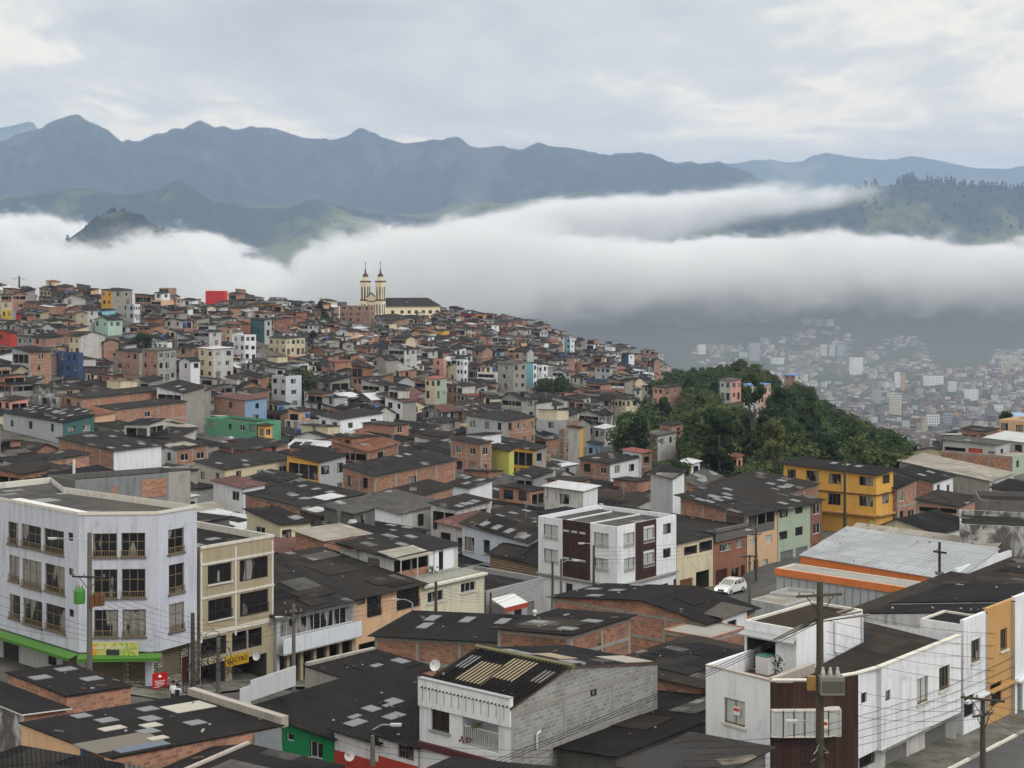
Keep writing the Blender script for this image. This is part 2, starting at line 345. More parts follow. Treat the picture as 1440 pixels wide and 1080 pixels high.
def brick(kind):
    key = ('br', kind)
    if key in MATS: return MATS[key]
    m, t = new_mat(kind); uv = uvn(t); pos = t.n('ShaderNodeNewGeometry').outputs['Position']
    bk = t.n('ShaderNodeTexBrick', offset=0.5, i_Vector=uv, i_Scale=1.0)
    W = {'brick': (0.38, 0.2, 0.018), 'facebrick': (0.26, 0.09, 0.012), 'block': (0.4, 0.2, 0.02), 'stone': (0.42, 0.17, 0.03), 'lattice': (0.3, 0.22, 0.05)}[kind]
    bk.inputs['Brick Width'].default_value = W[0]; bk.inputs['Row Height'].default_value = W[1]; bk.inputs['Mortar Size'].default_value = W[2]
    A, B, M = {'brick': ((0.44, 0.21, 0.13), (0.235, 0.105, 0.068), (0.30, 0.255, 0.215)),
               'facebrick': ((0.34, 0.125, 0.075), (0.24, 0.085, 0.05), (0.2, 0.15, 0.12)),
               'block': ((0.33, 0.34, 0.34), (0.22, 0.225, 0.23), (0.4, 0.4, 0.39)),
               'stone': ((0.42, 0.38, 0.32), (0.12, 0.105, 0.09), (0.05, 0.045, 0.04)),
               'lattice': ((0.55, 0.42, 0.27), (0.45, 0.34, 0.2), (0.1, 0.07, 0.04))}[kind]
    bk.inputs['Color1'].default_value = (*A, 1); bk.inputs['Color2'].default_value = (*B, 1); bk.inputs['Mortar'].default_value = (*M, 1)
    n1 = t.noise(pos, 0.5, 5, 0.65); n2 = t.noise(uv, 3.0, 5, 0.7)
    ri = t.n('ShaderNodeObjectInfo').outputs['Random']
    c = t.mix(t.ramp(n1, [(0.47, 0.0), (0.72, 0.6)]), bk.outputs[0], (0.12, 0.085, 0.07) if kind in ('brick', 'facebrick') else (0.12, 0.12, 0.115))
    c = t.mix(t.ramp(n2, [(0.56, 0.0), (0.74, 0.5)]), c, (0.34, 0.27, 0.23) if kind == 'brick' else tuple(x*0.7 for x in B))
    hsv = t.n('ShaderNodeHueSaturation', i_Color=c)
    t.t.links.new(t.math('ADD', t.math('MULTIPLY', ri, 0.3), 0.85), hsv.inputs['Value'])
    finish(t, hsv.outputs[0], 0.92, 0.2, bump=bk.outputs[1], bstr=-0.5, bdist=0.015)
    MATS[key] = m; return m
def roofing(kind, seed=0):
    """sheets 0.9 m wide and 1.8 m long, corrugated along the slope"""
    key = ('rf', kind, seed)
    if key in MATS: return MATS[key]
    base, var, odd, share = {
        'dark': ((0.015, 0.0145, 0.015), (0.044, 0.041, 0.039), (0.27, 0.26, 0.25), 0.965),
        'black': ((0.008, 0.008, 0.0095), (0.022, 0.0215, 0.023), (0.14, 0.135, 0.13), 0.985),
        'brown': ((0.022, 0.018, 0.016), (0.058, 0.048, 0.041), (0.25, 0.23, 0.2), 0.975),
        'grey': ((0.06, 0.06, 0.06), (0.11, 0.108, 0.10), (0.34, 0.34, 0.33), 0.96),
        'beige': ((0.33, 0.31, 0.27), (0.42, 0.4, 0.35), (0.52, 0.5, 0.45), 0.95),
        'maroon': ((0.12, 0.062, 0.058), (0.16, 0.082, 0.072), (0.25, 0.15, 0.13), 0.97),
        'red': ((0.36, 0.13, 0.11), (0.3, 0.1, 0.085), (0.3, 0.1, 0.08), 0.97),
        'tile': ((0.22, 0.10, 0.065), (0.16, 0.075, 0.05), (0.28, 0.15, 0.1), 0.9),
        'white': ((0.62, 0.64, 0.67), (0.54, 0.56, 0.6), (0.42, 0.43, 0.45), 0.93),
        'silver': ((0.40, 0.43, 0.46), (0.33, 0.36, 0.39), (0.4, 0.4, 0.42), 0.97),
        'blue': ((0.1, 0.25, 0.55), (0.08, 0.2, 0.46), (0.2, 0.3, 0.5), 0.97),
        'green': ((0.05, 0.1, 0.085), (0.07, 0.125, 0.105), (0.1, 0.15, 0.13), 0.97),
        'patched': ((0.030, 0.029, 0.030), (0.06, 0.057, 0.055), (0.36, 0.31, 0.23), 0.8)}[kind]
    m, t = new_mat('roof_'+kind); uv = uvn(t); pos = t.n('ShaderNodeNewGeometry').outputs['Position']
    u2 = t.mapping(uv, loc=(seed*3.7, seed*5.3, 0))
    bk = t.n('ShaderNodeTexBrick', offset=0.0, i_Vector=u2, i_Scale=1.0)
    bk.inputs['Brick Width'].default_value = 0.92; bk.inputs['Row Height'].default_value = 1.75; bk.inputs['Mortar Size'].default_value = 0.012
    bk.inputs['Color1'].default_value = (0, 0, 0, 1); bk.inputs['Color2'].default_value = (1, 1, 1, 1); bk.inputs['Mortar'].default_value = (0.0, 0.0, 0.0, 1)
    bk.inputs['Mortar Smooth'].default_value = 0.2
    r = bk.outputs[0]
    c = t.mix(t.math('POWER', r, 1.6), base, var)
    rowl = t.math('LESS_THAN', t.math('FRACT', t.math('DIVIDE', t.n('ShaderNodeSeparateXYZ', i_0=u2).outputs[1], 1.75)), 0.06)
    c = t.mix(t.math('MULTIPLY', rowl, 0.75), c, tuple(x*0.25 for x in base))
    c = t.mix(t.ramp(r, [(share-0.004, 0.0), (share+0.004, 1.0)]), c, odd)
    n1 = t.noise(pos, 0.22, 6, 0.68); n2 = t.noise(t.mapping(uv, scale=(3.0, 0.35, 1)), 1.0, 5, 0.65)
    lich = t.math('MULTIPLY', t.ramp(n1, [(0.45, 0.0), (0.62, 1.0)]), 0.8)
    rs = t.noise(t.mapping(uv, scale=(1.4, 0.2, 1), loc=(5, 8, 0)), 1.0, 6, 0.7)
    c = t.mix(lich, c, tuple(min(1, x*1.6+0.01) for x in base) if base[0] < 0.2 else tuple(x*0.5 for x in base))
    c = t.mix(t.ramp(n2, [(0.52, 0.0), (0.75, 0.6)]), c, tuple(x*0.45 for x in base))
    n3 = t.noise(t.mapping(pos, loc=(50, 0, 0)), 0.07, 3, 0.5)
    c = t.mix(t.ramp(n3, [(0.42, 0.0), (0.60, 0.6)]), c, (base[0]*2.0+.008, base[1]*1.75+.006, base[2]*1.5+.004) if base[0] < 0.12 else tuple(x*0.8 for x in base))
    c = t.mix(t.ramp(rs, [(0.58, 0.0), (0.70, 0.55)]), c, (base[0]*2+.03, base[1]*1.4+.016, base[2]+.01) if base[0] < 0.3 else (0.25, 0.14, 0.09))
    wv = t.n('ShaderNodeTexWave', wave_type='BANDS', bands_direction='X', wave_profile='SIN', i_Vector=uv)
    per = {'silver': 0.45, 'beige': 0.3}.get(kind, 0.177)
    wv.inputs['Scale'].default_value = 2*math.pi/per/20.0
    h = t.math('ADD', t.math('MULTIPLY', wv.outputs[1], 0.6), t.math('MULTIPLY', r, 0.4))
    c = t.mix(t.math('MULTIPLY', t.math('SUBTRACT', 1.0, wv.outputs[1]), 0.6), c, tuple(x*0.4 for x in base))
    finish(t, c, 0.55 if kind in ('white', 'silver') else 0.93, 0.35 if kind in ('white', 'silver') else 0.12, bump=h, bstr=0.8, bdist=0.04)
    MATS[key] = m; return m
def simple(name, rgb, rough=0.7, spec=0.3, metal=0.0, var=0.25, scale=3.0):
    key = ('s', name)
    if key in MATS: return MATS[key]
    m, t = new_mat(name); pos = t.n('ShaderNodeTexCoord').outputs['Object']
    n = t.noise(pos, scale, 5, 0.6)
    c = t.mix(t.math('MULTIPLY', n, var*2), rgb, tuple(x*0.55 for x in rgb))
    finish(t, c, rough, spec, metal); MATS[key] = m; return m
def glassy():
    if 'glass' in MATS: return MATS['glass']
    m, t = new_mat('window_glass'); uv = uvn(t)
    ri = t.n('ShaderNodeObjectInfo').outputs['Random']; pos = t.n('ShaderNodeNewGeometry').outputs['Position']
    cell = t.n('ShaderNodeTexWhiteNoise', noise_dimensions='3D'); t.t.links.new(t.mapping(pos, scale=(0.22, 0.22, 0.35)), cell.inputs[0])
    # a curtain hangs behind part of the pane
    n = t.noise(t.mapping(pos, scale=(0.7, 0.7, 0.25)), 1.0, 2, 0.5)
    k = t.math('ADD', n, t.math('MULTIPLY', t.math('SUBTRACT', ri, 0.5), 0.25))
    folds = t.noise(t.mapping(uv, scale=(9, 0.4, 1)), 1.0, 2, 0.5)
    cur = t.mix(folds, (0.34, 0.33, 0.31), (0.12, 0.12, 0.12))
    c = t.mix(t.ramp(k, [(0.54, 0.0), (0.57, 1.0)]), (0.012, 0.014, 0.017), cur)
    finish(t, c, 0.08, 0.5); MATS['glass'] = m; return m
def curtained():
    if 'curt' in MATS: return MATS['curt']
    m, t = new_mat('curtained_glass'); uv = uvn(t)
    folds = t.noise(t.mapping(uv, scale=(7, 0.3, 1)), 1.0, 3, 0.5)
    c = t.mix(folds, (0.55, 0.58, 0.58), (0.3, 0.32, 0.33))
    finish(t, c, 0.15, 0.5); MATS['curt'] = m; return m
def shutter(rgb=(0.16, 0.13, 0.09), name='roller_shutter'):
    key = ('sh', name)
    if key in MATS: return MATS[key]
    m, t = new_mat(name); uv = uvn(t)
    wv = t.n('ShaderNodeTexWave', wave_type='BANDS', bands_direction='Y', i_Vector=uv); wv.inputs['Scale'].default_value = 2*math.pi/0.12/20
    n = t.noise(uv, 1.5, 4, 0.6)
    c = t.mix(t.math('MULTIPLY', n, 0.7), rgb, tuple(x*0.5 for x in rgb))
    c = t.mix(t.math('MULTIPLY', wv.outputs[1], 0.3), c, tuple(x*0.5 for x in rgb))
    finish(t, c, 0.6, 0.3, bump=wv.outputs[1], bstr=0.5, bdist=0.02); MATS[key] = m; return m
def peeling():
    if 'peel' in MATS: return MATS['peel']
    m, t = new_mat('weathered_wall'); uv = uvn(t); pos = t.n('ShaderNodeNewGeometry').outputs['Position']
    n = t.noise(t.mapping(uv, scale=(1.0, 0.5, 1)), 0.55, 8, 0.72, 0.8); n2 = t.noise(pos, 1.8, 6, 0.7)
    c = t.ramp(n, [(0.44, (0.55, 0.56, 0.57)), (0.49, (0.3, 0.3, 0.3)), (0.56, (0.09, 0.085, 0.08)), (0.7, (0.2, 0.19, 0.18))])
    c = t.mix(t.math('MULTIPLY', n2, 0.5), c, (0.1, 0.1, 0.095))
    finish(t, c, 0.95, 0.1, bump=n, bstr=0.3); MATS['peel'] = m; return m
def wood_boards(rgb=(0.12, 0.09, 0.07), name='wood_boards'):
    key = ('wb', name)
    if key in MATS: return MATS[key]
    m, t = new_mat(name); uv = uvn(t)
    bk = t.n('ShaderNodeTexBrick', offset=0.3, i_Vector=uv, i_Scale=1.0)
    bk.inputs['Brick Width'].default_value = 0.22; bk.inputs['Row Height'].default_value = 3.0; bk.inputs['Mortar Size'].default_value = 0.012
    bk.inputs['Color1'].default_value = (*rgb, 1); bk.inputs['Color2'].default_value = (*[x*0.6 for x in rgb], 1); bk.inputs['Mortar'].default_value = (0.02, 0.015, 0.01, 1)
    finish(t, bk.outputs[0], 0.85, 0.2); MATS[key] = m; return m
WHITE = plaster((0.70, 0.73, 0.78), 0.42); BLUEWHITE = plaster((0.50, 0.53, 0.62), 0.5); CREAM = plaster((0.62, 0.55, 0.40), 0.6)
OLDWHITE = plaster((0.50, 0.50, 0.49), 0.85); BEIGE = plaster((0.36, 0.31, 0.22), 0.3); PEACH = plaster((0.6, 0.4, 0.25), 0.4)
YELLOW = plaster((0.66, 0.38, 0.085), 0.4); OCHRE = plaster((0.48, 0.29, 0.12), 0.3); GREENP = plaster((0.015, 0.22, 0.085), 0.3)
SAGE = plaster((0.36, 0.43, 0.34), 0.35); MINT = plaster((0.11, 0.30, 0.19), 0.5); ORANGE = plaster((0.66, 0.2, 0.06), 0.4)
BLUEP = plaster((0.05, 0.08, 0.18), 0.6); SKYB = plaster((0.22, 0.34, 0.5), 0.55); CYAN = plaster((0.24, 0.52, 0.62), 0.3); REDP = plaster((0.42, 0.06, 0.045), 0.4)
PINK = plaster((0.6, 0.32, 0.26), 0.4); CONC = plaster((0.30, 0.29, 0.27), 0.6); DCONC = plaster((0.13, 0.125, 0.12), 0.6); LIME = plaster((0.5, 0.5, 0.14), 0.4)
CHURCH = plaster((0.80, 0.70, 0.50), 0.2); DKRED = plaster((0.12, 0.028, 0.022), 0.3); TEAL = plaster((0.06, 0.14, 0.14), 0.5); GREYW = plaster((0.4, 0.42, 0.44), 0.5)
PEEL = peeling(); BRICK = brick('brick'); FBRICK = brick('facebrick'); BLOCK = brick('block'); STONE = brick('stone'); LATT = brick('lattice')
BROWNP = wood_boards((0.060, 0.032, 0.028), 'brown_cladding'); WOOD = wood_boards()
GLASS = glassy(); CURT = curtained(); SHUT = shutter(); SHUTG = shutter((0.2, 0.2, 0.2), 'grey_roller_door'); SHUTD = shutter((0.07, 0.025, 0.02), 'dark_red_shutter')
FR_D = simple('dark_frame', (0.03, 0.028, 0.026)); FR_W = simple('white_frame', (0.55, 0.56, 0.57), var=0.1); FR_B = simple('bronze_frame', (0.2, 0.15, 0.085))
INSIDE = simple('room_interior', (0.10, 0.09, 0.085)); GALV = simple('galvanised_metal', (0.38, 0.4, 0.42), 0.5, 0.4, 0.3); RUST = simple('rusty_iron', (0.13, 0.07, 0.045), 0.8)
SKYL = simple('translucent_sheet', (0.19, 0.2, 0.21), 0.5, var=0.35, scale=1.5); BLACKM = simple('black_rubber', (0.012, 0.012, 0.013)); POLEM = simple('weathered_concrete_pole', (0.16, 0.155, 0.14), 0.95, var=0.5, scale=6.0)
POLEW = simple('mossy_wood_pole', (0.085, 0.075, 0.055), 0.95, var=0.5, scale=7.0); PVC = simple('white_pipe', (0.6, 0.61, 0.62), var=0.1); PARB = plaster((0.36, 0.33, 0.30), 0.6)
TRIM = plaster((0.62, 0.60, 0.55), 0.4)
# asphalt, paving
m, t = new_mat('asphalt'); pos = t.n('ShaderNodeNewGeometry').outputs['Position']
n1 = t.noise(pos, 0.4, 6, 0.7); n2 = t.noise(pos, 12, 3, 0.6)
c = t.ramp(n1, [(0.35, (0.05, 0.05, 0.052)), (0.55, (0.075, 0.074, 0.073)), (0.7, (0.11, 0.105, 0.1))])
c = t.mix(t.math('MULTIPLY', n2, 0.4), c, (0.04, 0.04, 0.04)); finish(t, c, 0.7, 0.4, bump=n2, bstr=0.2); ASPH = m
m, t = new_mat('pavement_concrete'); pos = t.n('ShaderNodeNewGeometry').outputs['Position']
n1 = t.noise(pos, 0.6, 6, 0.7); c = t.ramp(n1, [(0.4, (0.17, 0.165, 0.15)), (0.55, (0.1, 0.1, 0.08)), (0.68, (0.05, 0.06, 0.035))]); finish(t, c, 0.9, 0.2); PAVE = m
# ---------------------------------------------------------------- mesh and house kit
Z = Vector((0, 0, 1))
class MB:
    def __init__(s): s.v = []; s.f = []; s.mi = []; s.uv = []; s.mats = []
    def mi_(s, m):
        if m not in s.mats: s.mats.append(m)
        return s.mats.index(m)
    def poly(s, pts, m, td=None, uv=None):
        pts = [Vector(p) for p in pts]; b = len(s.v); s.v += pts
        s.f.append(tuple(range(b, b+len(pts)))); s.mi.append(s.mi_(m))
        if uv: s.uv += [c for q in uv for c in q]; return
        n = (pts[1]-pts[0]).cross(pts[2]-pts[0])
        if n.length < 1e-9: n = Z.copy()
        n.normalize()
        if td is not None: tg = td.normalized()
        else:
            tg = Z.cross(n)
            tg = tg.normalized() if tg.length > 0.02 else Vector((0.72, 0.69, 0))
        bt = n.cross(tg)
        for p in pts: s.uv += [p.dot(tg), p.dot(bt)]
    def box(s, o, a, b, c, m, skip=()):
        """parallelepiped: corner o, edge vectors a, b, c (right-handed)"""
        o, a, b, c = Vector(o), Vector(a), Vector(b), Vector(c)
        if a.cross(b).dot(c) < 0: o = o+a; a = -a
        q = [o, o+a, o+a+b, o+b, o+c, o+a+c, o+a+b+c, o+b+c]
        for k, ix in enumerate(((0,3,2,1), (4,5,6,7), (0,1,5,4), (1,2,6,5), (2,3,7,6), (3,0,4,7))):
            if k in skip: continue
            s.poly([q[i] for i in ix], m)
    def bar(s, p, q, r, m, n=6, r2=None):
        p, q = Vector(p), Vector(q); d = (q-p)
        if d.length < 1e-6: return
        d.normalize(); x = d.orthogonal().normalized(); y = d.cross(x); r2 = r if r2 is None else r2
        A = [p+(x*math.cos(2*math.pi*i/n)+y*math.sin(2*math.pi*i/n))*r for i in range(n)]
        B = [q+(x*math.cos(2*math.pi*i/n)+y*math.sin(2*math.pi*i/n))*r2 for i in range(n)]
        for i in range(n): s.poly([A[i], A[(i+1)%n], B[(i+1)%n], B[i]], m)
        s.poly(A[::-1], m); s.poly(B, m)
    def lathe(s, c, prof, m, n=16, flat=False):
        c = Vector(c)
        for (r0, z0), (r1, z1) in zip(prof, prof[1:]):
            for i in range(n):
                a0, a1 = 2*math.pi*i/n, 2*math.pi*(i+1)/n
                P4 = [(r0, z0, a0), (r0, z0, a1), (r1, z1, a1), (r1, z1, a0)]
                pts = [c+Vector((r*math.cos(a), r*math.sin(a), z)) for r, z, a in P4]
                if r0 < 1e-6: pts = pts[1:]
                elif r1 < 1e-6: pts = pts[:3]
                s.poly(pts, m)
    def build(s, name, parent=None, origin=None, smooth=False):
        o0 = Vector(origin) if origin is not None else (parent_origin(parent) if parent else Vector((0, 0, 0)))
        o = mesh_obj(name, [p-o0 for p in s.v], s.f, s.mats or [CONC], parent, smooth, s.mi, s.uv)
        if origin is not None and not parent: o.location = o0
        return o
def parent_origin(p):
    o = Vector((0, 0, 0))
    while p: o += p.location; p = p.parent
    return o
def root(name, loc, label, cat, group=None, kind=None):
    o = bpy.data.objects.new(name, None); link(o); o.location = loc; o.empty_display_size = 0.3
    return tag(o, label, cat, group, kind)
class Sink:
    """collects the parts of one thing, then links each as a mesh of its own; a mass sink keeps everything in one mesh"""
    def __init__(s, mass=None): s.parts = []; s.mass = mass
    def new(s, name, parent=None):
        if s.mass is not None: return s.mass
        mb = MB(); s.parts.append((name, mb, parent)); return mb
    def flush(s, rt):
        if s.mass is not None: return
        done = {}
        for name, mb, par in s.parts:
            if not mb.f: continue
            pr = done.get(id(par), rt) if par is not None else rt
            o = done[id(mb)] = mb.build(name, pr)
            if name == 'roof_rubble': o['kind'] = 'stuff'
def V2(x, y, z=0.0): return Vector((x, y, z))
def ad(deg): return Vector((math.sin(R(deg)), math.cos(R(deg)), 0))
def hit(A, d, px):
    """distance along the plan line A + u d at which it crosses photo column px"""
    k = (px-CX)/F
    return (k*A.y-A.x)/(d.x-k*d.y)

def hole_part(sk, A, d, n, h, lod):
    u0, u1, z0, z1 = h['u0'], h['u1'], h['z0'], h['z1']; k = h.get('k', 'w')
    W = u1-u0; H = z1-z0; dep = h.get('dep', 0.12 if k in 'wgd' else 2.2)
    O = Vector((A.x, A.y, 0))+d*u0+Z*z0; inn = -n
    fm = h.get('fm', FR_D); gm = h.get('gm', GLASS)
    if k == 'w':
        fw = 0.06 if lod == 0 else 0.09
        w = sk.new('window'); mb = w
        if lod == 2:
            w.poly([O+inn*dep, O+inn*dep+d*W, O+inn*dep+d*W+Z*H, O+inn*dep+Z*H], gm); return
        b = O+inn*(dep-0.03); T = inn*0.05
        for o_, a_, c_ in ((b, d*W, Z*fw), (b+Z*(H-fw), d*W, Z*fw), (b+Z*fw, d*fw, Z*(H-2*fw)), (b+d*(W-fw)+Z*fw, d*fw, Z*(H-2*fw))):
            w.box(o_, a_, T, c_, fm)
        nm = h.get('n', max(1, round(W/0.75)))
        for i in range(1, nm): w.box(b+d*(W*i/nm-fw*0.4)+Z*fw, d*fw*0.8, T, Z*(H-2*fw), fm)
        if h.get('t'): w.box(b+Z*(H*h['t'])+d*fw, d*(W-2*fw), T*0.9, Z*fw*0.7, fm)
        if lod == 0: p = sk.new('pane', w)
        else: p = w
        q = O+inn*dep
        p.poly([q, q+d*W, q+d*W+Z*H, q+Z*H], gm)
        if h.get('sill'):
            s_ = sk.new('sill', w) if lod == 0 else w
            s_.box(O-d*0.1+n*0.12-Z*0.1, d*(W+0.2), inn*0.2, Z*0.1, h.get('sm', TRIM))
        if h.get('b'):
            r_ = sk.new('grille', w) if lod == 0 else w
            hb = h['b']; g = h.get('bm', FR_B); q = O+n*0.06
            r_.box(q, d*W, n*0.03, Z*0.05, g); r_.box(q+Z*hb, d*W, n*0.03, Z*0.05, g)
            nb = max(3, int(W/0.16))
            for i in range(nb+1): r_.box(q+d*(W-0.03)*i/nb, d*0.03, n*0.025, Z*hb, g)
    elif k in 'gd':
        dn = 'garage_door' if k == 'g' else 'door'
        p = sk.new(dn); q = O+inn*dep
        p.poly([q, q+d*W, q+d*W+Z*H, q+Z*H], h.get('gm', SHUTG))
        if k == 'd' and lod == 0:
            p.box(q+d*(W*0.82)+Z*(H*0.45)+n*0.03, d*0.04, n*0.05, Z*0.12, GALV)
    elif k == 'v':
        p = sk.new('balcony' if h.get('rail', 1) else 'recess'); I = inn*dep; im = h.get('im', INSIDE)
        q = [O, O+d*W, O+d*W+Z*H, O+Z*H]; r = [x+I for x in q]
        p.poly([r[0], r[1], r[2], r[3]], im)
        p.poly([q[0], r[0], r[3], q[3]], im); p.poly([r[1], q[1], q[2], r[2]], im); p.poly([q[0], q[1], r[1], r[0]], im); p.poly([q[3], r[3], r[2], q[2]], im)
        if h.get('rail', 1):
            rb = sk.new('railing', p) if lod == 0 else p; rm = h.get('bm', FR_D); hh = 0.9
            if h.get('solid'): rb.box(q[0], d*W, inn*0.1, Z*hh, h['solid'])
            else:
                qq = q[0]-n*0.05
                rb.box(qq+Z*hh, d*W, inn*0.04, Z*0.05, rm); rb.box(qq+Z*0.08, d*W, inn*0.03, Z*0.04, rm)
                nb = max(2, int(W/(0.14 if lod == 0 else 0.3)))
                for i in range(nb+1): rb.box(qq+d*(W-0.03)*i/nb, d*0.03, inn*0.03, Z*hh, rm)
            if W > 2.6 and lod < 2:
                for i in range(1, int(W/2.4)+1):
                    x = W*i/(int(W/2.4)+1); p.box(O+d*x+inn*0.02, d*0.14, inn*0.14, Z*H, h.get('pm', CONC))

def wall_face(sk, mb, A, B, z0, zA, zB, mat, holes=(), lod=1, peak=None, band=None):
    """A -> B runs left to right seen from outside"""
    d = Vector((B.x-A.x, B.y-A.y, 0)); W = d.length; d.normalize(); n = Vector((d.y, -d.x, 0))
    zm = min(zA, zB); hs = []
    for h in holes:
        h = dict(h)
        if 'px' in h:                      # given by its outline in the photograph
            a, b, t_, c = h['px']; h['u0'] = hit(A, d, a); h['u1'] = hit(A, d, b)
            D0 = (A+d*h['u0']).y; h['z1'] = (HY-t_)*D0/F; h['z0'] = (HY-c)*D0/F
        if h['u0'] > h['u1']: h['u0'], h['u1'] = h['u1'], h['u0']
        h['u0'] = max(0.05, h['u0']); h['u1'] = min(W-0.05, h['u1']); h['z1'] = min(h['z1'], zm-0.05); h['z0'] = max(h['z0'], z0+0.02)
        if h['u1']-h['u0'] < 0.15 or h['z1']-h['z0'] < 0.15: continue
        hs.append(h)
    us = sorted({0.0, W} | {x for h in hs for x in (h['u0'], h['u1'])}); zs = sorted({z0, zm} | {x for h in hs for x in (h['z0'], h['z1'])})
    def pt(u, z): return Vector((A.x+d.x*u, A.y+d.y*u, z))
    for i in range(len(us)-1):
        run = None
        for j in range(len(zs)-1):
            uc = (us[i]+us[i+1])/2; zc = (zs[j]+zs[j+1])/2
            inside = any(h['u0'] < uc < h['u1'] and h['z0'] < zc < h['z1'] for h in hs)
            if not inside:
                if run is None: run = zs[j]
            if (inside or j == len(zs)-2) and run is not None:
                e = zs[j] if inside else zs[j+1]
                mb.poly([pt(us[i], run), pt(us[i+1], run), pt(us[i+1], e), pt(us[i], e)], mat); run = None
    if peak:
        up, zp = peak
        if abs(zA-zB) < 1e-4: mb.poly([pt(0, zm), pt(W, zm), pt(up, zp)], mat)
        elif zA > zB: mb.poly([pt(0, zm), pt(W, zm), pt(up, zp), pt(0, zA)], mat)
        else: mb.poly([pt(0, zm), pt(W, zm), pt(W, zB), pt(up, zp)], mat)
    elif abs(zA-zB) > 1e-3:
        if zA > zB: mb.poly([pt(0, zm), pt(W, zm), pt(0, zA)], mat)
        else: mb.poly([pt(0, zm), pt(W, zm), pt(W, zB)], mat)
    for h in hs:
        dep = h.get('dep', 0.12 if h.get('k', 'w') in 'wgd' else 2.2)
        if h.get('k', 'w') != 'v' and lod < 2 or h.get('k') in ('w', None) and lod < 2:
            I = -n*dep; a, b, c, e = pt(h['u0'], h['z0']), pt(h['u1'], h['z0']), pt(h['u1'], h['z1']), pt(h['u0'], h['z1'])
            mb.poly([a, b, b+I, a+I], mat); mb.poly([e, e+I, c+I, c], mat); mb.poly([a, a+I, e+I, e], mat); mb.poly([b, c, c+I, b+I], mat)
        hole_part(sk, A, d, n, h, lod)
    return d, n, W, hs

def grid_holes(W, z0, zt, ns, nw, fh, rng, kind='w', gm=None, fm=None, door=False, voidp=0.0, solid=None, lod=1):
    out = []
    if nw <= 0: return out
    for s in range(ns):
        zf = zt-0.35-(s+1)*fh+0.25     # floors counted down from the eaves
        if zf < z0-0.6: break
        if s == 0 and rng.random() < voidp and W > 3:
            out.append(dict(k='v', u0=0.35, u1=W-0.35, z0=zf+0.05, z1=zf+fh-0.45, dep=2.0, solid=solid if rng.random() < 0.6 else None)); continue
        cw = W/nw
        for i in range(nw):
            ww = min(cw*0.62, rng.choice((1.0, 1.3, 1.6))); uc = cw*(i+0.5)+rng.uniform(-0.1, 0.1)*cw
            if rng.random() < 0.07: continue
            hh = rng.choice((1.1, 1.25, 1.4)); zb = zf+0.85
            if s == ns-1 and ns > 1 and rng.random() < 0.5:
                out.append(dict(k='g' if rng.random() < .5 else 'd', u0=uc-ww/2, u1=uc+ww/2, z0=zf, z1=zf+2.0, gm=rng.choice((SHUTG, SHUT, SHUTD, FR_D)))); continue
            h = dict(k=kind, u0=uc-ww/2, u1=uc+ww/2, z0=zb, z1=zb+hh, fm=fm or rng.choice((FR_D, FR_D, FR_W)), gm=gm or GLASS)
            if lod == 0: h['sill'] = 1
            out.append(h)
    return out

def frame_lines(sk, A, d, n, W, z0, zA, zB, fh, mat=None, lod=1):
    mb = sk.new('concrete_frame'); m = mat or CONC; w = 0.24; e = 0.02
    nc = max(1, round(W/3.6)); O = Vector((A.x, A.y, 0))
    for i in range(nc+1):
        u = min(W-w, W*i/nc); zt = zA+(zB-zA)*(u/W)-0.05
        mb.poly([O+d*u+n*e+Z*z0, O+d*(u+w)+n*e+Z*z0, O+d*(u+w)+n*e+Z*zt, O+d*u+n*e+Z*zt], m)
        mb.poly([O+d*u+n*e+Z*z0, O+d*u+n*e+Z*zt, O+d*u+Z*zt, O+d*u+Z*z0], m)
        mb.poly([O+d*(u+w)+Z*z0, O+d*(u+w)+Z*zt, O+d*(u+w)+n*e+Z*zt, O+d*(u+w)+n*e+Z*z0], m)
    zm = min(zA, zB); k = 1; e2 = 0.03
    mb.poly([O+n*e2+Z*(zA-.32), O+d*W+n*e2+Z*(zB-.32), O+d*W+n*e2+Z*(zB-.14), O+n*e2+Z*(zA-.14)], m)
    while zm-k*fh > z0 and k < 6:
        z = zm-k*fh
        mb.poly([O+n*e2+Z*z, O+d*W+n*e2+Z*z, O+d*W+n*e2+Z*(z+w), O+n*e2+Z*(z+w)], m)
        mb.poly([O+n*e2+Z*(z+w), O+d*W+n*e2+Z*(z+w), O+d*W+Z*(z+w), O+Z*(z+w)], m)
        k += 1

def slab(mb, P4, m, th=0.06, edge=None):
    """roof sheet: four corners anticlockwise from above"""
    T = [Vector(p) for p in P4]; B = [p-Z*th for p in T]
    mb.poly(T, m); mb.poly(B[::-1], edge or m)
    for i in range(4): mb.poly([T[i], B[i], B[(i+1)%4], T[(i+1)%4]], edge or m)

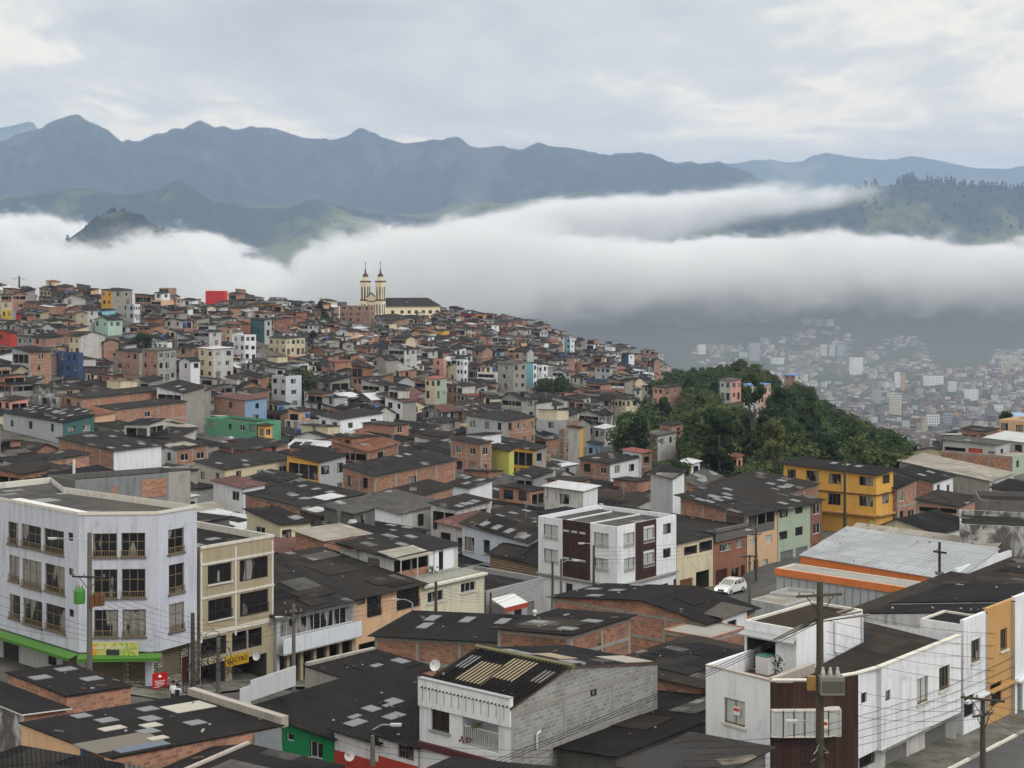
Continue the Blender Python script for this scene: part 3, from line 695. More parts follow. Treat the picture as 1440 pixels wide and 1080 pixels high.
def box_house(sk, N, aL, aR, wa, wb, z0, zt, roof, rm, mL, mR, ns=2, nL=2, nR=0, fh=2.6, hL=None, hR=None, lod=1, rng=random, voidp=0.0, solid=None, over=0.35, nsky=0, npatch=0, frame=True, gm=None, fm=None, edge=None, patch=None, cap=False, skyhi=None, par=0.5):
    """N near corner (plan), aL / aR bearings of the left and right faces, wa / wb their lengths, zt top of wall at N.
    roof: ('flat',), ('shed', dL, dR), ('ridgeL', rise, pos) peak on the left face, ('ridgeR', rise, pos) peak on the right face"""
    a, b = ad(aL), ad(aR); N = Vector((N[0], N[1], 0))
    def pl(s, t_): return N+a*(wa*s)+b*(wb*t_)
    kind = roof[0]
    if kind == 'shed': zf = lambda s, t_: zt+roof[1]*s+roof[2]*t_
    elif kind == 'ridgeL': zf = lambda s, t_: zt+roof[1]*(s/roof[2] if s <= roof[2] else (1-s)/(1-roof[2]))
    elif kind == 'ridgeR': zf = lambda s, t_: zt+roof[1]*(t_/roof[2] if t_ <= roof[2] else (1-t_)/(1-roof[2]))
    else: zf = lambda s, t_: zt
    L, Rr, K = pl(1, 0), pl(0, 1), pl(1, 1)
    w = sk.new('wall')
    if hL is None: hL = grid_holes(wa, z0, min(zt, zf(1, 0)), ns, nL, fh, rng, voidp=voidp, solid=solid, gm=gm, fm=fm, lod=lod)
    if hR is None: hR = grid_holes(wb, z0, min(zt, zf(0, 1)), ns, nR, fh, rng, gm=gm, fm=fm, voidp=voidp*0.4, solid=solid, lod=lod)
    pkL = (wa*(1-roof[2]), zt+roof[1]) if kind == 'ridgeL' else None
    pkR = (wb*roof[2], zt+roof[1]) if kind == 'ridgeR' else None
    dL, nLn, _, hs1 = wall_face(sk, w, L, N, z0, zf(1, 0), zt, mL, hL, lod, pkL)
    dR, nRn, _, hs2 = wall_face(sk, w, N, Rr, z0, zt, zf(0, 1), mR, hR, lod, pkR)
    wall_face(sk, w, Rr, K, z0, zf(0, 1), zf(1, 1), mL, (), 2, (wa*roof[2], zt+roof[1]) if kind == 'ridgeL' else None)
    wall_face(sk, w, K, L, z0, zf(1, 1), zf(1, 0), mR, (), 2, (wb*(1-roof[2]), zt+roof[1]) if kind == 'ridgeR' else None)
    if frame:
        if mL in (BRICK, BLOCK): frame_lines(sk, L, dL, nLn, wa, z0, zf(1, 0), zt, fh)
        if mR in (BRICK, BLOCK): frame_lines(sk, N, dR, nRn, wb, z0, zt, zf(0, 1), fh)
    r = sk.new('roof')
    o1, o2 = over/wa, over/wb; up = 0.05
    def rp(s, t_): q = pl(s, t_); return Vector((q.x, q.y, zf(s, t_)+up))
    planes = []
    if kind == 'flat':
        # parapet with a roof a little below its top
        th = 0.15/wa, 0.15/wb
        def q3(s, t_, z): q = pl(s, t_); return Vector((q.x, q.y, z))
        s0, s1, t0, t1 = th[0], 1-th[0], th[1], 1-th[1]
        pw = sk.new('parapet'); pm = edge or mL
        out = [(0, 0), (0, 1), (1, 1), (1, 0)]; inn = [(s0, t0), (s0, t1), (s1, t1), (s1, t0)]
        for i in range(4):
            j = (i+1) % 4
            pw.poly([q3(*out[i], zt), q3(*out[j], zt), q3(*inn[j], zt), q3(*inn[i], zt)], pm)
            pw.poly([q3(*inn[i], zt), q3(*inn[j], zt), q3(*inn[j], zt-par), q3(*inn[i], zt-par)], pm)
        r.poly([q3(s0, t0, zt-par), q3(s0, t1, zt-par), q3(s1, t1, zt-par), q3(s1, t0, zt-par)], rm)
        planes = [(s0, s1, t0, t1, lambda s, t_: q3(s, t_, zt-par))]
    else:
        S = [(-o1, 1+o1)] if kind != 'ridgeL' else [(-o1, roof[2]), (roof[2], 1+o1)]
        T = [(-o2, 1+o2)] if kind != 'ridgeR' else [(-o2, roof[2]), (roof[2], 1+o2)]
        for sa, sb in S:
            for ta, tb in T:
                e = 1e-4
                slab(r, [rp(sa, ta), rp(sa, tb), rp(sb, tb), rp(sb, ta)], rm, edge=edge)
                planes.append((sa, sb, ta, tb, rp))
        if cap:
            cp = sk.new('ridge_cap')
            if kind == 'ridgeL': cp.bar(rp(roof[2], -o2), rp(roof[2], 1+o2), 0.13, cap, 6)
            if kind == 'ridgeR': cp.bar(rp(-o1, roof[2]), rp(1+o1, roof[2]), 0.13, cap, 6)
    def sheet(nm, mats, sw, sl, dz):
        sa, sb, ta, tb, fn = rng.choice(planes)
        du, dv = sw/wa, sl/wb
        if dv > (tb-ta)*0.9 or du > (sb-sa)*0.9: return
        s = rng.uniform(sa+0.05*(sb-sa), sb-du-0.05*(sb-sa)); t_ = rng.uniform(ta+0.05*(tb-ta), tb-dv-0.05*(tb-ta))
        mb = sk.new(nm)
        slab(mb, [fn(s, t_)+Z*dz, fn(s, t_+dv)+Z*dz, fn(s+du, t_+dv)+Z*dz, fn(s+du, t_)+Z*dz], mats, th=dz*0.8)
    al = kind in ('ridgeL',) or (kind == 'shed' and abs(roof[1])/wa > abs(roof[2])/wb)
    for i in range(npatch):
        s = (rng.choice((1.8, 2.7, 3.6)), rng.choice((1.8, 3.4))); s = s[::-1] if al else s
        sheet('roof_patch', patch or roofing(rng.choice(('grey', 'brown', 'black', 'dark')), 2), s[0], s[1], 0.045+0.012*i)
    left = (nsky*2+2)//3
    while left > 0:                      # roof lights lie in short rows, one in every second or third sheet
        k = min(left, rng.choice((1, 2, 3, 3))); left -= k
        s = (0.8, 1.15) if not al else (1.15, 0.8)
        sa, sb, ta, tb, fn = rng.choice(planes); du, dv = s[0]/wa, s[1]/wb; gap = rng.choice((1.0, 1.9))
        s0 = rng.uniform(sa+.06*(sb-sa), max(sa+.07*(sb-sa), sb-du-.06*(sb-sa)-(0 if al else (k-1)*(s[0]+gap)/wa))); t0_ = rng.uniform(ta+.06*(tb-ta), max(ta+.07*(tb-ta), tb-dv-.06*(tb-ta)-((k-1)*(s[1]+gap)/wb if al else 0)))
        for i in range(k):
            s1_ = s0+(0 if al else i*(s[0]+gap)/wa); t1_ = t0_+(i*(s[1]+gap)/wb if al else 0)
            if s1_+du > sb-.02 or t1_+dv > tb-.02: continue
            dz = 0.06+0.013*npatch+0.004*(left+i); mb = sk.new('skylight')
            slab(mb, [fn(s1_, t1_)+Z*dz, fn(s1_, t1_+dv)+Z*dz, fn(s1_+du, t1_+dv)+Z*dz, fn(s1_+du, t1_)+Z*dz], skyhi or SKYL, th=dz*0.8)
    if lod == 0 and kind != 'flat' and wa*wb > 25:
        rb = sk.new('roof_rubble')
        for k in range(rng.randrange(5, 12)):
            sa, sb, ta, tb, fn = rng.choice(planes); s_, t2 = rng.uniform(sa+.03, sb-.05), rng.uniform(ta+.03, tb-.05); q = fn(s_, t2)+Z*.02
            an = ad(rng.uniform(0, 360)); nn_ = Vector((-an.y, an.x, 0)); w_ = rng.choice((.1, .12, .15, .2, .5))
            rb.box(q, an*w_, nn_*min(w_, .1), Z*.06, rng.choice((CONC, WOOD, DCONC, RUST, GALV, DCONC)))
    return dict(L=L, N=N, R=Rr, K=K, zf=zf, a=a, b=b, wa=wa, wb=wb, pl=pl, rp=rp)

HANDS = []      # footprints and picture outlines of the houses placed one by one
def solve_D(px, py, h, d0=95):
    D = d0
    while D < 1200:
        z = (HY-py)*D/F; g = ground_z((px-CX)/F*D, D)
        if z-g <= h: return D
        D += 1.5
    return 900
def H(name, label, xL, xN, xR, y, D=None, h=5.2, aL=-45, aR=40, mL=WHITE, mR=None, roof=('shed', 0.0, 0.9), rm=None, z0=None, yv=None, cat='house', group=None, post=None, wmax=40, wa=None, wb=None, **kw):
    rng = random.Random(hash_(label)); mR = mR or mL
    if D is None: D = solve_D(xN, y, h)
    N = Vector(((xN-CX)/F*D, D, 0)); a, b = ad(aL), ad(aR)
    wa = wa or min(wmax, max(1.2, hit(N, a, xL))); wb = wb or min(wmax, max(1.2, hit(N, b, xR)))
    zt = (HY-y)*D/F
    pts = [N, N+a*wa, N+b*wb, N+a*wa+b*wb]
    if z0 is None: z0 = min(ground_z(p.x, p.y) for p in pts)-0.6
    if z0 > zt-2.0: z0 = zt-2.6
    lod = kw.pop('lod', 0 if D < 175 else 1)
    sk = Sink()
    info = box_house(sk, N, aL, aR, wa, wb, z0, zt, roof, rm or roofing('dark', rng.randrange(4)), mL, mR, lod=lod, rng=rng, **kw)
    info['zt'] = zt; info['z0'] = z0
    if post: post(sk, info)
    rt = root(name, (N.x, N.y, z0), label, cat, group); sk.flush(rt)
    yv = yv if yv is not None else HY-(zt-h if h else z0)*F/D
    HANDS.append(dict(poly=pts, D=D, x0=xL, x1=xR, y0=y, y1=yv))
    info['root'] = rt; info['D'] = D
    return info
def hash_(s):
    v = 0
    for ch in s: v = (v*131+ord(ch)) % 1000003
    return v
# ---------------------------------------------------------------- foreground buildings, placed one by one
def rf(k, s=0): return roofing(k, s)
def cw(ox, oy, sc_, x0, x1, y0, y1, **k): return dict(px=(ox+x0/sc_, ox+x1/sc_, oy+y0/sc_, oy+y1/sc_), **k)

def white_corner_building():
    zt, zb, z0 = -15.6, -25.2, -28.3
    C1 = V2((111-CX)/F*112, 112); C2 = V2((222-CX)/F*112.3, 112.3); C3 = V2((277-CX)/F*115.6, 115.6)
    P0 = C1+ad(-45)*19; K3 = C3+ad(-50)*16; K0 = P0+ad(40)*9
    sk = Sink(); w = sk.new('wall'); q = lambda *a, **k: cw(0, 660, 3.6, *a, **k)
    W = dict(fm=FR_B, b=0.42, t=0.62, sill=1, sm=DCONC)
    f1 = [q(40,92,262,375,n=2,**W), q(108,207,273,388,n=3,**W), q(223,323,295,415,n=3,**W), q(345,370,318,360),
          q(46,98,432,560,n=2,**W), q(113,210,448,588,n=3,**W), q(228,328,473,612,n=3,**W), q(348,372,498,535),
          q(48,102,628,750,n=2,**W), q(118,214,647,778,n=3,**W), q(231,331,675,806,n=3,**W), q(350,374,705,745)]
    f2 = [q(470,592,325,445,n=3,**W), q(614,735,322,443,n=3,**W), q(474,594,507,655,n=3,**W), q(616,736,505,650,n=3,**W), q(476,598,712,850,n=3,**W), q(620,738,710,848,n=3,**W)]
    f3 = [q(851,931,308,432,n=2,**W), q(855,933,486,634,n=2,**W), q(856,933,686,828,n=2,**W)]
    wall_face(sk, w, P0, C1, zb, zt, zt, BLUEWHITE, f1, 0); wall_face(sk, w, C1, C2, zb, zt, zt, BLUEWHITE, f2, 0); wall_face(sk, w, C2, C3, zb, zt, zt, BLUEWHITE, f3, 0)
    ring = [P0, C1, C2, C3, K3, K0]
    for i in range(3, 6): wall_face(sk, w, ring[i], ring[(i+1) % 6], z0, zt, zt, BLUEWHITE, (), 2)
    w.poly([p+Z*zb for p in (C1, P0, K3, C3, C2)], BLUEWHITE)
    r = sk.new('roof'); pm = sk.new('parapet')
    cen = sum(ring, Vector())/6
    inn = [p+(cen-p).normalized()*0.16 for p in ring]
    for i in range(6):
        j = (i+1) % 6
        pm.poly([ring[i]+Z*zt, ring[j]+Z*zt, inn[j]+Z*zt, inn[i]+Z*zt], TRIM); pm.poly([inn[i]+Z*zt, inn[j]+Z*zt, inn[j]+Z*(zt-.45), inn[i]+Z*(zt-.45)], TRIM)
        pm.poly([ring[i]+Z*(zt+.002)+(ring[i]-cen).normalized()*.1, ring[j]+Z*(zt+.002)+(ring[j]-cen).normalized()*.1, ring[j]+Z*(zt-.18)+(ring[j]-cen).normalized()*.1, ring[i]+Z*(zt-.18)+(ring[i]-cen).normalized()*.1][::-1], TRIM)
    r.poly([p+Z*(zt-.45) for p in inn], rf('grey', 1), td=ad(-50))
    fl = sk.new('roof_flashing'); a = inn[0]+(inn[1]-inn[0])*0.45
    slab(fl, [a+Z*(zt-.1), inn[1]+Z*(zt-.1), inn[1]+ad(45)*.9+Z*(zt-.1), a+ad(45)*1.2+Z*(zt-.1)], PVC, .03)
    g = sk.new('ground_floor_wall'); s = 0.7
    G = [P0+ad(45)*s, C1+V2(.25, s), C2+V2(-.15, s), C3+ad(-45)*s+V2(0, .2)]
    wall_face(sk, g, G[0], G[1], z0, zb, zb, plaster((0.42, 0.42, 0.42), .4), [dict(k='g', u0=7, u1=9.4, z0=z0, z1=-25.6, gm=FR_D), dict(k='w', u0=13.6, u1=14.8, z0=-27, z1=-26.1), dict(k='g', u0=15.6, u1=17.6, z0=z0, z1=-25.8, gm=SHUT)], 0)
    wall_face(sk, g, G[1], G[2], z0, zb, zb, STONE, [dict(k='g', u0=.4, u1=2.6, z0=z0, z1=-25.5, gm=SHUT), dict(k='g', u0=3.0, u1=4.0, z0=-27.3, z1=-25.9, gm=SHUT)], 0)
    wall_face(sk, g, G[2], G[3], z0, zb, zb, STONE, [dict(k='g', u0=.5, u1=2.5, z0=-27.4, z1=-25.5, gm=SHUT), dict(k='d', u0=2.6, u1=3.4, z0=z0, z1=-26.3, gm=SHUTD)], 0)
    col = sk.new('column')
    col.box(C2+V2(-.9, .1)+Z*z0, V2(.5, 0), V2(0, .5), Z*(zb-z0), BLUEWHITE); col.box(C3+V2(-.6, .3)+Z*z0, V2(.4, 0), V2(0, .4), Z*(zb-z0), BLUEWHITE)
    aw = sk.new('awning')
    GR = simple('lime_awning', (0.07, 0.2, 0.03), .6, var=.15)
    for A_, B_ in ((P0, C1), (C1, C2+V2(.3, 0))):
        d = (B_-A_).normalized(); n = Vector((d.y, -d.x, 0)); o = .8
        slab(aw, [A_+n*o+Z*(zb-.3), B_+n*o+Z*(zb-.3), B_+Z*(zb-.1), A_+Z*(zb-.1)], GR, .05)
        aw.poly([A_+n*o+Z*(zb-.5), B_+n*o+Z*(zb-.5), B_+n*o+Z*(zb-.3), A_+n*o+Z*(zb-.3)], GR)
    rt = root('apartment_building', C1+Z*z0, 'four-storey bluish white corner building with rows of bronze-framed windows and a lime green awning', 'building')
    sk.flush(rt); HANDS.append(dict(poly=[P0, C1, C2, C3, K3], D=112, x0=-200, x1=277, y0=700, y1=975))
    # banner hung over the shop
    bn = MB(); A_ = C1+V2(.95, -.12); wdt = 3.15; hb = .98
    BG = simple('banner_print', (0.62, 0.62, 0.2), .6, var=.5, scale=2.2)
    bn.box(A_+Z*(zb-.25), V2(wdt, 0), V2(0, .04), Z*hb, BG); b_ = bn.build('signboard', origin=A_+Z*zb)
    tag(b_, 'yellow and green fruit shop banner under the windows of the bluish white corner building', 'banner')
    pr = MB(); rg = random.Random(5); y_ = V2(0, -.012)
    for i in range(9):        # pale burst rays behind the right half
        an = i*math.pi*2/9; c0 = A_+V2(2.35, 0)+Z*(zb+.24)+y_
        p1 = c0+V2(math.cos(an)*.7, 0)+Z*max(-.45, min(.45, math.sin(an)*.7)); p2 = c0+V2(math.cos(an+.28)*.7, 0)+Z*max(-.45, min(.45, math.sin(an+.28)*.7))
        pr.poly([c0, p1, p2], simple('banner_green', (.25, .42, .05)))
    pr.box(A_+V2(.95, -.02)+Z*(zb-.2), V2(.9, 0), V2(0, .015), Z*.42, simple('banner_bowl', (.03, .04, .05)))
    pr.box(A_+V2(.02, -.02)+Z*(zb-.2), V2(.25, 0), V2(0, .015), Z*.8, simple('banner_orange', (.7, .3, .03)))
    for i in range(14): 
        p = A_+V2(.3+rg.random()*1.5, -.018)+Z*(zb-.2+rg.random()*.75); pr.box(p, V2(.12, 0), V2(0, .01), Z*.1, simple('banner_green' if i % 2 else 'banner_orange', (.2, .4, .1)))
    pr.build('print', b_)
    text_on('JUGOS FRUTERIA', A_+V2(1.1, -.03)+Z*(zb+.35), .3, 0, simple('banner_white', (.8, .82, .75), var=.05), b_, 'lettering')
    # red notice board on the corner railing
    rb = MB(); q0 = V2((214-CX)/F*110.5, 110.5); dd = ad(62)
    rb.box(q0+Z*-27.35, dd*1.05, V2(0, .05), Z*1.05, simple('sign_red', (.5, .015, .02), .5, var=.1)); s_ = rb.build('signboard', origin=q0+Z*-27.35)
    tag(s_, 'red notice board with white lettering on the corner of the bluish white building', 'sign')
    nd = Vector((dd.y, -dd.x, 0))*.012; wm = simple('sign_white', (.8, .8, .8), var=.02); tt = MB()
    for k, (w_, h_) in enumerate(((.75, .035), (.6, .035), (.7, .035), (.5, .03), (.8, .03))):
        tt.box(q0+dd*(.52-w_/2)+nd+Z*(-26.85-k*.1), dd*w_, nd, Z*h_, wm)
    tt.lathe(q0+dd*.52+nd+Z*-26.55, [(0, .13), (.1, .05), (.13, 0), (.1, -.06), (0, -.1)], wm, 10)
    tt.build('lettering', s_)
    gt = MB()
    for i in range(22): gt.box(q0+V2(-2.6, -.4)+V2(i*.24, i*.05)+Z*-28.2, V2(.04, 0), V2(0, .04), Z*1.05, FR_D)
    gt.bar(q0+V2(-2.6, -.4)+Z*-27.2, q0+V2(2.6, .7)+Z*-27.2, .03, FR_D); gt.bar(q0+V2(-2.6, -.4)+Z*-28.0, q0+V2(2.6, .7)+Z*-28.0, .03, FR_D)
    tag(gt.build('railing', origin=q0+Z*-28.2), 'low dark railing under the red notice board', 'railing')
def text_on(txt, loc, size, rz, mat, parent, name, align='CENTER'):
    cu = bpy.data.curves.new(name, 'FONT'); cu.body = txt; cu.size = size; cu.align_x = align; cu.align_y = 'CENTER'; cu.extrude = .006
    o = bpy.data.objects.new(name, cu); dg = bpy.context.evaluated_depsgraph_get()
    me = bpy.data.meshes.new_from_object(o); bpy.data.objects.remove(o)
    o = bpy.data.objects.new(name, me); link(o); me.materials.clear(); me.materials.append(mat)
    o.rotation_euler = (R(90), 0, R(rz)); o.parent = parent; o.location = Vector(loc)-(parent_origin(parent) if parent else Vector()); return o
white_corner_building()

def railing_part(sk, A, B, m, h=.9, step=.25, name='railing'):
    mb = sk.new(name); mb.bar(A+Z*h, B+Z*h, .03, m); mb.bar(A+Z*.1, B+Z*.1, .02, m); n = max(2, int((B-A).length/step))
    for i in range(n+1): p = A+(B-A)*i/n; mb.bar(p, p+Z*h, .018, m, 4)
def post_beige(sk, i):
    N, b = i['N'], i['b']; n = Vector((b.y, -b.x, 0)); mb = sk.new('trim'); wb = i['wb']
    for z, h_ in ((-18.75, .22), (-19.95, .16), (-22.35, .16), (-25.0, .3)): mb.box(N+n*.07+Z*z, b*wb, -n*.066, Z*h_, TRIM)
    for u in (0, 3.25, wb-.25): mb.box(N+b*u+n*.05+Z*-25.4, b*.16, -n*.046, Z*6.4, TRIM)
q1 = lambda *a, **k: cw(0, 660, 3.6, *a, **k)
H('house', 'beige three-storey building with cream trim beside the bluish white corner building', 278, 281.5, 385, 769, 115.8, mL=BEIGE, roof=('flat',), rm=rf('black', 1), wa=12, z0=-29.6, aR=38, nsky=5, edge=TRIM, hL=[],
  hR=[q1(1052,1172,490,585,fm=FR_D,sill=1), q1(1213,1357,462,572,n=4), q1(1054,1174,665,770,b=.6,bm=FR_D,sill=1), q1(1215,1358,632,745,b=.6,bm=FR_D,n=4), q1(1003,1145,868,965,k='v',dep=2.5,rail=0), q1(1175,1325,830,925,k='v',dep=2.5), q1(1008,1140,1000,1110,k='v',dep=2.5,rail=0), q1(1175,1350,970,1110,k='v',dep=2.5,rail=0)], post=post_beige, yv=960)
q3 = lambda *a, **k: cw(380, 660, 3.6, *a, **k)
def post_band(sk, i):
    N, b = i['N'], i['b']; n = Vector((b.y, -b.x, 0)); mb = sk.new('balcony_front'); mb.box(N+n*.75+Z*-27.35, b*i['wb'], -n*.08, Z*1.15, plaster((.6, .65, .72), .3)); mb.box(N+n*.75+Z*-27.45, b*i['wb'], -n*.75, Z*.1, CONC)
    c = sk.new('pillar')
    for k in range(6): c.box(N+b*(1+k*1.4)+n*.06+Z*-30.4, b*.3, -n*.3, Z*2.9, BEIGE)
H('house', 'dark-roofed house with a long white balcony front, beside the beige three-storey building', 387, 389, 499, 866, 121.2, mL=GREYW, roof=('shed', 1.6, 0), rm=rf('dark', 3), wa=10, z0=-30.6, aR=38, npatch=5, over=.5, hL=[],
  hR=[dict(k='w', u0=.4, u1=8.2, z0=-26.3, z1=-25.0, n=11, fm=FR_W), dict(k='v', u0=.3, u1=8.2, z0=-30.4, z1=-27.5, dep=2.5, rail=0)], post=post_band, yv=965)
H('house', 'wide house under a huge dark patched roof, with peach walls and glazed balcony', 496, 499.5, 592, 841, 127.8, mL=PEACH, roof=('shed', 1.4, 0), rm=rf('dark', 1), wa=13, z0=-31, aR=38, npatch=4, over=.5, hL=[],
  hR=[q3(440,480,660,690), q3(490,562,645,750,n=4,b=.5,bm=FR_D), q3(640,755,605,715,n=5,b=.6,bm=FR_D), dict(k='v', u0=.4, u1=3.2, z0=-31, z1=-28.2, rail=0), dict(k='v', u0=3.8, u1=7.2, z0=-31, z1=-28.2, rail=0)], yv=930)
def post_terrace(sk, i):
    N, b, a = i['N'], i['b'], i['a']; z = i['zt']; n = Vector((b.y, -b.x, 0))
    railing_part(sk, N+Z*z+b*.1, N+b*(i['wb']-.1)+Z*z, simple('green_rail', (.16, .25, .17)), .75)
    mb = sk.new('cornice'); mb.box(N+n*.4+Z*(z-.18), b*i['wb'], -n*.4, Z*.18, TRIM)
H('house', 'cream house with a green railed roof terrace and two windows facing the street', 588, 592, 681, 824, 134, mL=plaster((.58, .56, .45), .45), roof=('flat',), rm=CONC, wa=9, z0=-31.6, aR=38, par=.06, hL=[],
  hR=[q3(797,877,625,680,n=3,fm=FR_W,sill=1), q3(965,1040,580,628,n=3,fm=FR_W,sill=1)], post=post_terrace, yv=868)
def post_curtains(sk, i):
    N, b, a = i['N'], i['b'], i['a']; n = Vector((b.y, -b.x, 0)); mb = sk.new('curtain'); cm = plaster((.7, .74, .8), .1)
    for u0, u1 in ((4.6, 5.2), (5.35, 5.9), (6.5, 7.9)): mb.box(N+b*u0+n*.05+Z*-25, b*(u1-u0), -n*.04, Z*2.1, cm)
    r = sk.new('canopy'); z = i['zt']; q = N+n*.9+Z*(z-.1)
    slab(r, [q, q+b*4.4+Z*.05, q+b*4.4-n*2.6+Z*.5, q-n*2.6+Z*.5], rf('beige', 1), .05)
    p = sk.new('post')
    for u in (.1, 2.2, 4.3): p.bar(N+n*.85+b*u+Z*-25.2, N+n*.85+b*u+Z*(z-.1), .05, FR_W)
    r2 = sk.new('canopy'); q = N+a*4.2-b*.5+Z*(z+.15)
    slab(r2, [q, q+b*3.2+Z*.2, q+b*3.2+a*4+Z*.5, q+a*4+Z*.3], rf('maroon', 1), .05)
    t_ = sk.new('plant'); 
    for k in range(26):
        c = N+b*(4.2+random.random()*.6)+n*(.3+random.random()*.4)+Z*(-24.9+random.random()*.6); t_.poly([c, c+V2(.2, .1)+Z*.1, c+V2(.05, .1)+Z*.25], simple('leaf', (.06, .1, .02)))
H('house', 'rooftop dwelling with cream canopy, white curtains and maroon awning above the cream house', 520, 552, 644, 785, 137, h=2.4, mL=OLDWHITE, roof=('shed', .5, .1), rm=rf('dark', 2), z0=-26.2, aR=38, wa=7, nsky=3, hL=[],
  hR=[dict(k='v', u0=.2, u1=4.5, z0=-25.1, z1=-23.2, solid=BRICK, dep=3), dict(k='v', u0=5.9, u1=6.5, z0=-25.1, z1=-23.2, rail=0)], post=post_curtains, yv=815)
H('house', 'low grey street house left of the white and brown building', 680, 684, 764, 831, 141, mL=plaster((.33, .33, .35), .4), roof=('flat',), rm=rf('dark', 0), wa=9, z0=-31.8, aR=38,
  hL=[], hR=[dict(k='w', u0=3.9, u1=5.0, z0=-29.5, z1=-28), dict(k='d', u0=5.8, u1=6.8, z0=-31.3, z1=-28.3, gm=SHUTG), dict(k='v', u0=.6, u1=2.8, z0=-31.5, z1=-29, rail=0)], yv=868)
H('house', 'low house with a cream lattice wall behind the low grey street house', 689, 766, 800, 795, 158, mL=LATT, mR=CONC, roof=('shed', .3, 1.1), rm=rf('dark', 0), hL=[], nR=0, npatch=2, frame=False, yv=815)
H('house', 'maroon-roofed shed with whitish walls behind the rooftop dwelling', 615, 690, 722, 753, 172, h=3, mL=OLDWHITE, roof=('shed', .6, .3), rm=rf('maroon', 2), nL=3, ns=1, yv=775)
H('house', 'broad brown-roofed house with sky-blue and glazed walls left of the white and brown building', 650, 742, 770, 762, 163, h=3.2, mL=plaster((.5, .56, .66), .3), roof=('shed', .9, .7), rm=rf('brown', 1), nL=4, ns=1, nsky=6, npatch=2, yv=792)
# modern white and brown building
q7 = lambda *a, **k: cw(750, 700, 6.752, *a, **k)
def post_modern(sk, i):
    N, a, b = i['N'], i['a'], i['b']; nL = Vector((-b.x, -b.y, 0)); nl = Vector((-a.y, a.x, 0)); nr = Vector((b.y, -b.x, 0))
    zt = i['zt']+.02; z0 = -27.6; cl = sk.new('cladding')
    def u(px, d): return hit(N, d, px)
    cl2 = sk.new('cladding')
    ua, ub = u(830, a), u(792, a); cl.box(N+a*ua+nl*.08+Z*z0, a*(ub-ua), -nl*.075, Z*(zt-z0), BROWNP)
    ua, ub = u(893.5, b), u(922, b); c0 = N+b*ua
    # the panel is built round its two windows
    for z_, h_ in ((z0, None),):
        zs = [(z0, -26.35), (-25.0, -24.05), (-22.75+.05, zt)]
        for za, zb_ in zs: cl2.box(c0+nr*.08+Z*za, b*(ub-ua), -nr*.075, Z*(zb_-za), BROWNP)
        w0, w1 = u(904, b)-ua, u(920, b)-ua
        for za, zb_ in ((-26.35, -25.0), (-24.05, -22.7)):
            cl2.box(c0+nr*.08+Z*za, b*w0, -nr*.075, Z*(zb_-za), BROWNP); cl2.box(c0+b*w1+nr*.08+Z*za, b*(ub-ua-w1), -nr*.075, Z*(zb_-za), BROWNP)
    sl = sk.new('window')
    for zc in (-23.35, -25.95):
        for k in range(3):
            p = N+a*(u(824-k*11.5, a))+nl*.09+Z*zc; sl.box(p, -a*-.75, -nl*.005, Z*.2, CURT)
    led = sk.new('ledge')
    led.box(N+nl*.35+nr*.0+Z*-27.75, a*i['wa'], -nl*.35, Z*.14, CONC); led.box(N+nr*.35+Z*-27.75, b*i['wb'], -nr*.35, Z*.14, CONC)
    fl = sk.new('roof_flashing'); rp = i['pl']
    for s0, t0, s1, t1 in ((.45, .08, .42, .95), (.02, .02, .02, .98), (.75, .1, .75, .9)):
        p, q = rp(s0, t0), rp(s1, t1); fl.bar(p+Z*(i['zt']-.36), q+Z*(i['zt']-.36), .12, PVC, 4)
G7 = dict(gm=CURT, fm=FR_D, n=2, b=.35, bm=FR_W)
H('apartment_building', 'three-storey white building with dark brown panels and curtained windows at the street corner', 757, 868, 951, 741, 150, mL=WHITE, roof=('flat',), rm=rf('grey', 3), z0=-32.6, aR=38, par=.4,
  hL=[q7(98,235,248,388,**G7), q7(100,232,478,610,**G7), q7(575,715,325,462,**G7), q7(580,712,565,690,**G7), dict(k='d', u0=3.6, u1=4.5, z0=-32.4, z1=-28.2, gm=FR_D)],
  hR=[q7(856,963,345,480,**G7), q7(861,963,583,712,**G7), q7(1042,1146,300,437,**G7), q7(1042,1146,535,668,**G7), q7(1232,1308,252,352,n=2), q7(1232,1304,488,578,n=2), dict(k='v', u0=4.9, u1=8.6, z0=-32.4, z1=-28.6, rail=0), dict(k='v', u0=9.6, u1=10.8, z0=-32.4, z1=-28.4, rail=0)], post=post_modern, yv=835)
def shop_sign(px0, px1, D, zc, h_, bearing, cols, label, txt=None):
    A = V2((px0-CX)/F*D, D); d = ad(bearing); W = hit(A, d, px1); n = Vector((d.y, -d.x, 0)) if bearing > 0 else Vector((d.y, -d.x, 0)); mb = MB()
    for k, (f0, f1, c) in enumerate(cols): mb.box(A+d*W*f0+Z*zc, d*W*(f1-f0), n*.12, Z*h_, c)
    o = mb.build('shop_sign', origin=A+Z*zc); tag(o, label, 'sign')
    if txt: text_on(txt, A+d*W*.68+n*.14+Z*(zc+h_*.5), h_*.55, 90-bearing, simple('sign_white', (.8, .8, .8)), o, 'lettering')
SB = simple('sign_maroon', (.16, .03, .025)); SBL = simple('sign_blue', (.03, .09, .3)); SRD = simple('sign_brick_red', (.4, .07, .04)); SWH = simple('sign_panel_white', (.6, .62, .65))
Nn = V2((868-CX)/F*150, 150)
shop_sign(903, 934, 153.6, -27.6, .75, 38, [(0, .3, SWH), (.3, .5, SBL), (.5, 1, SRD)], 'blue and brick-red shop sign under the right-hand brown panel of the white building', 'TIENDA')
shop_sign(871, 893, 150.0, -28.4, .75, 38, [(0, 1, SB)], 'maroon shop sign right of the corner of the white and brown building', 'CAFE')
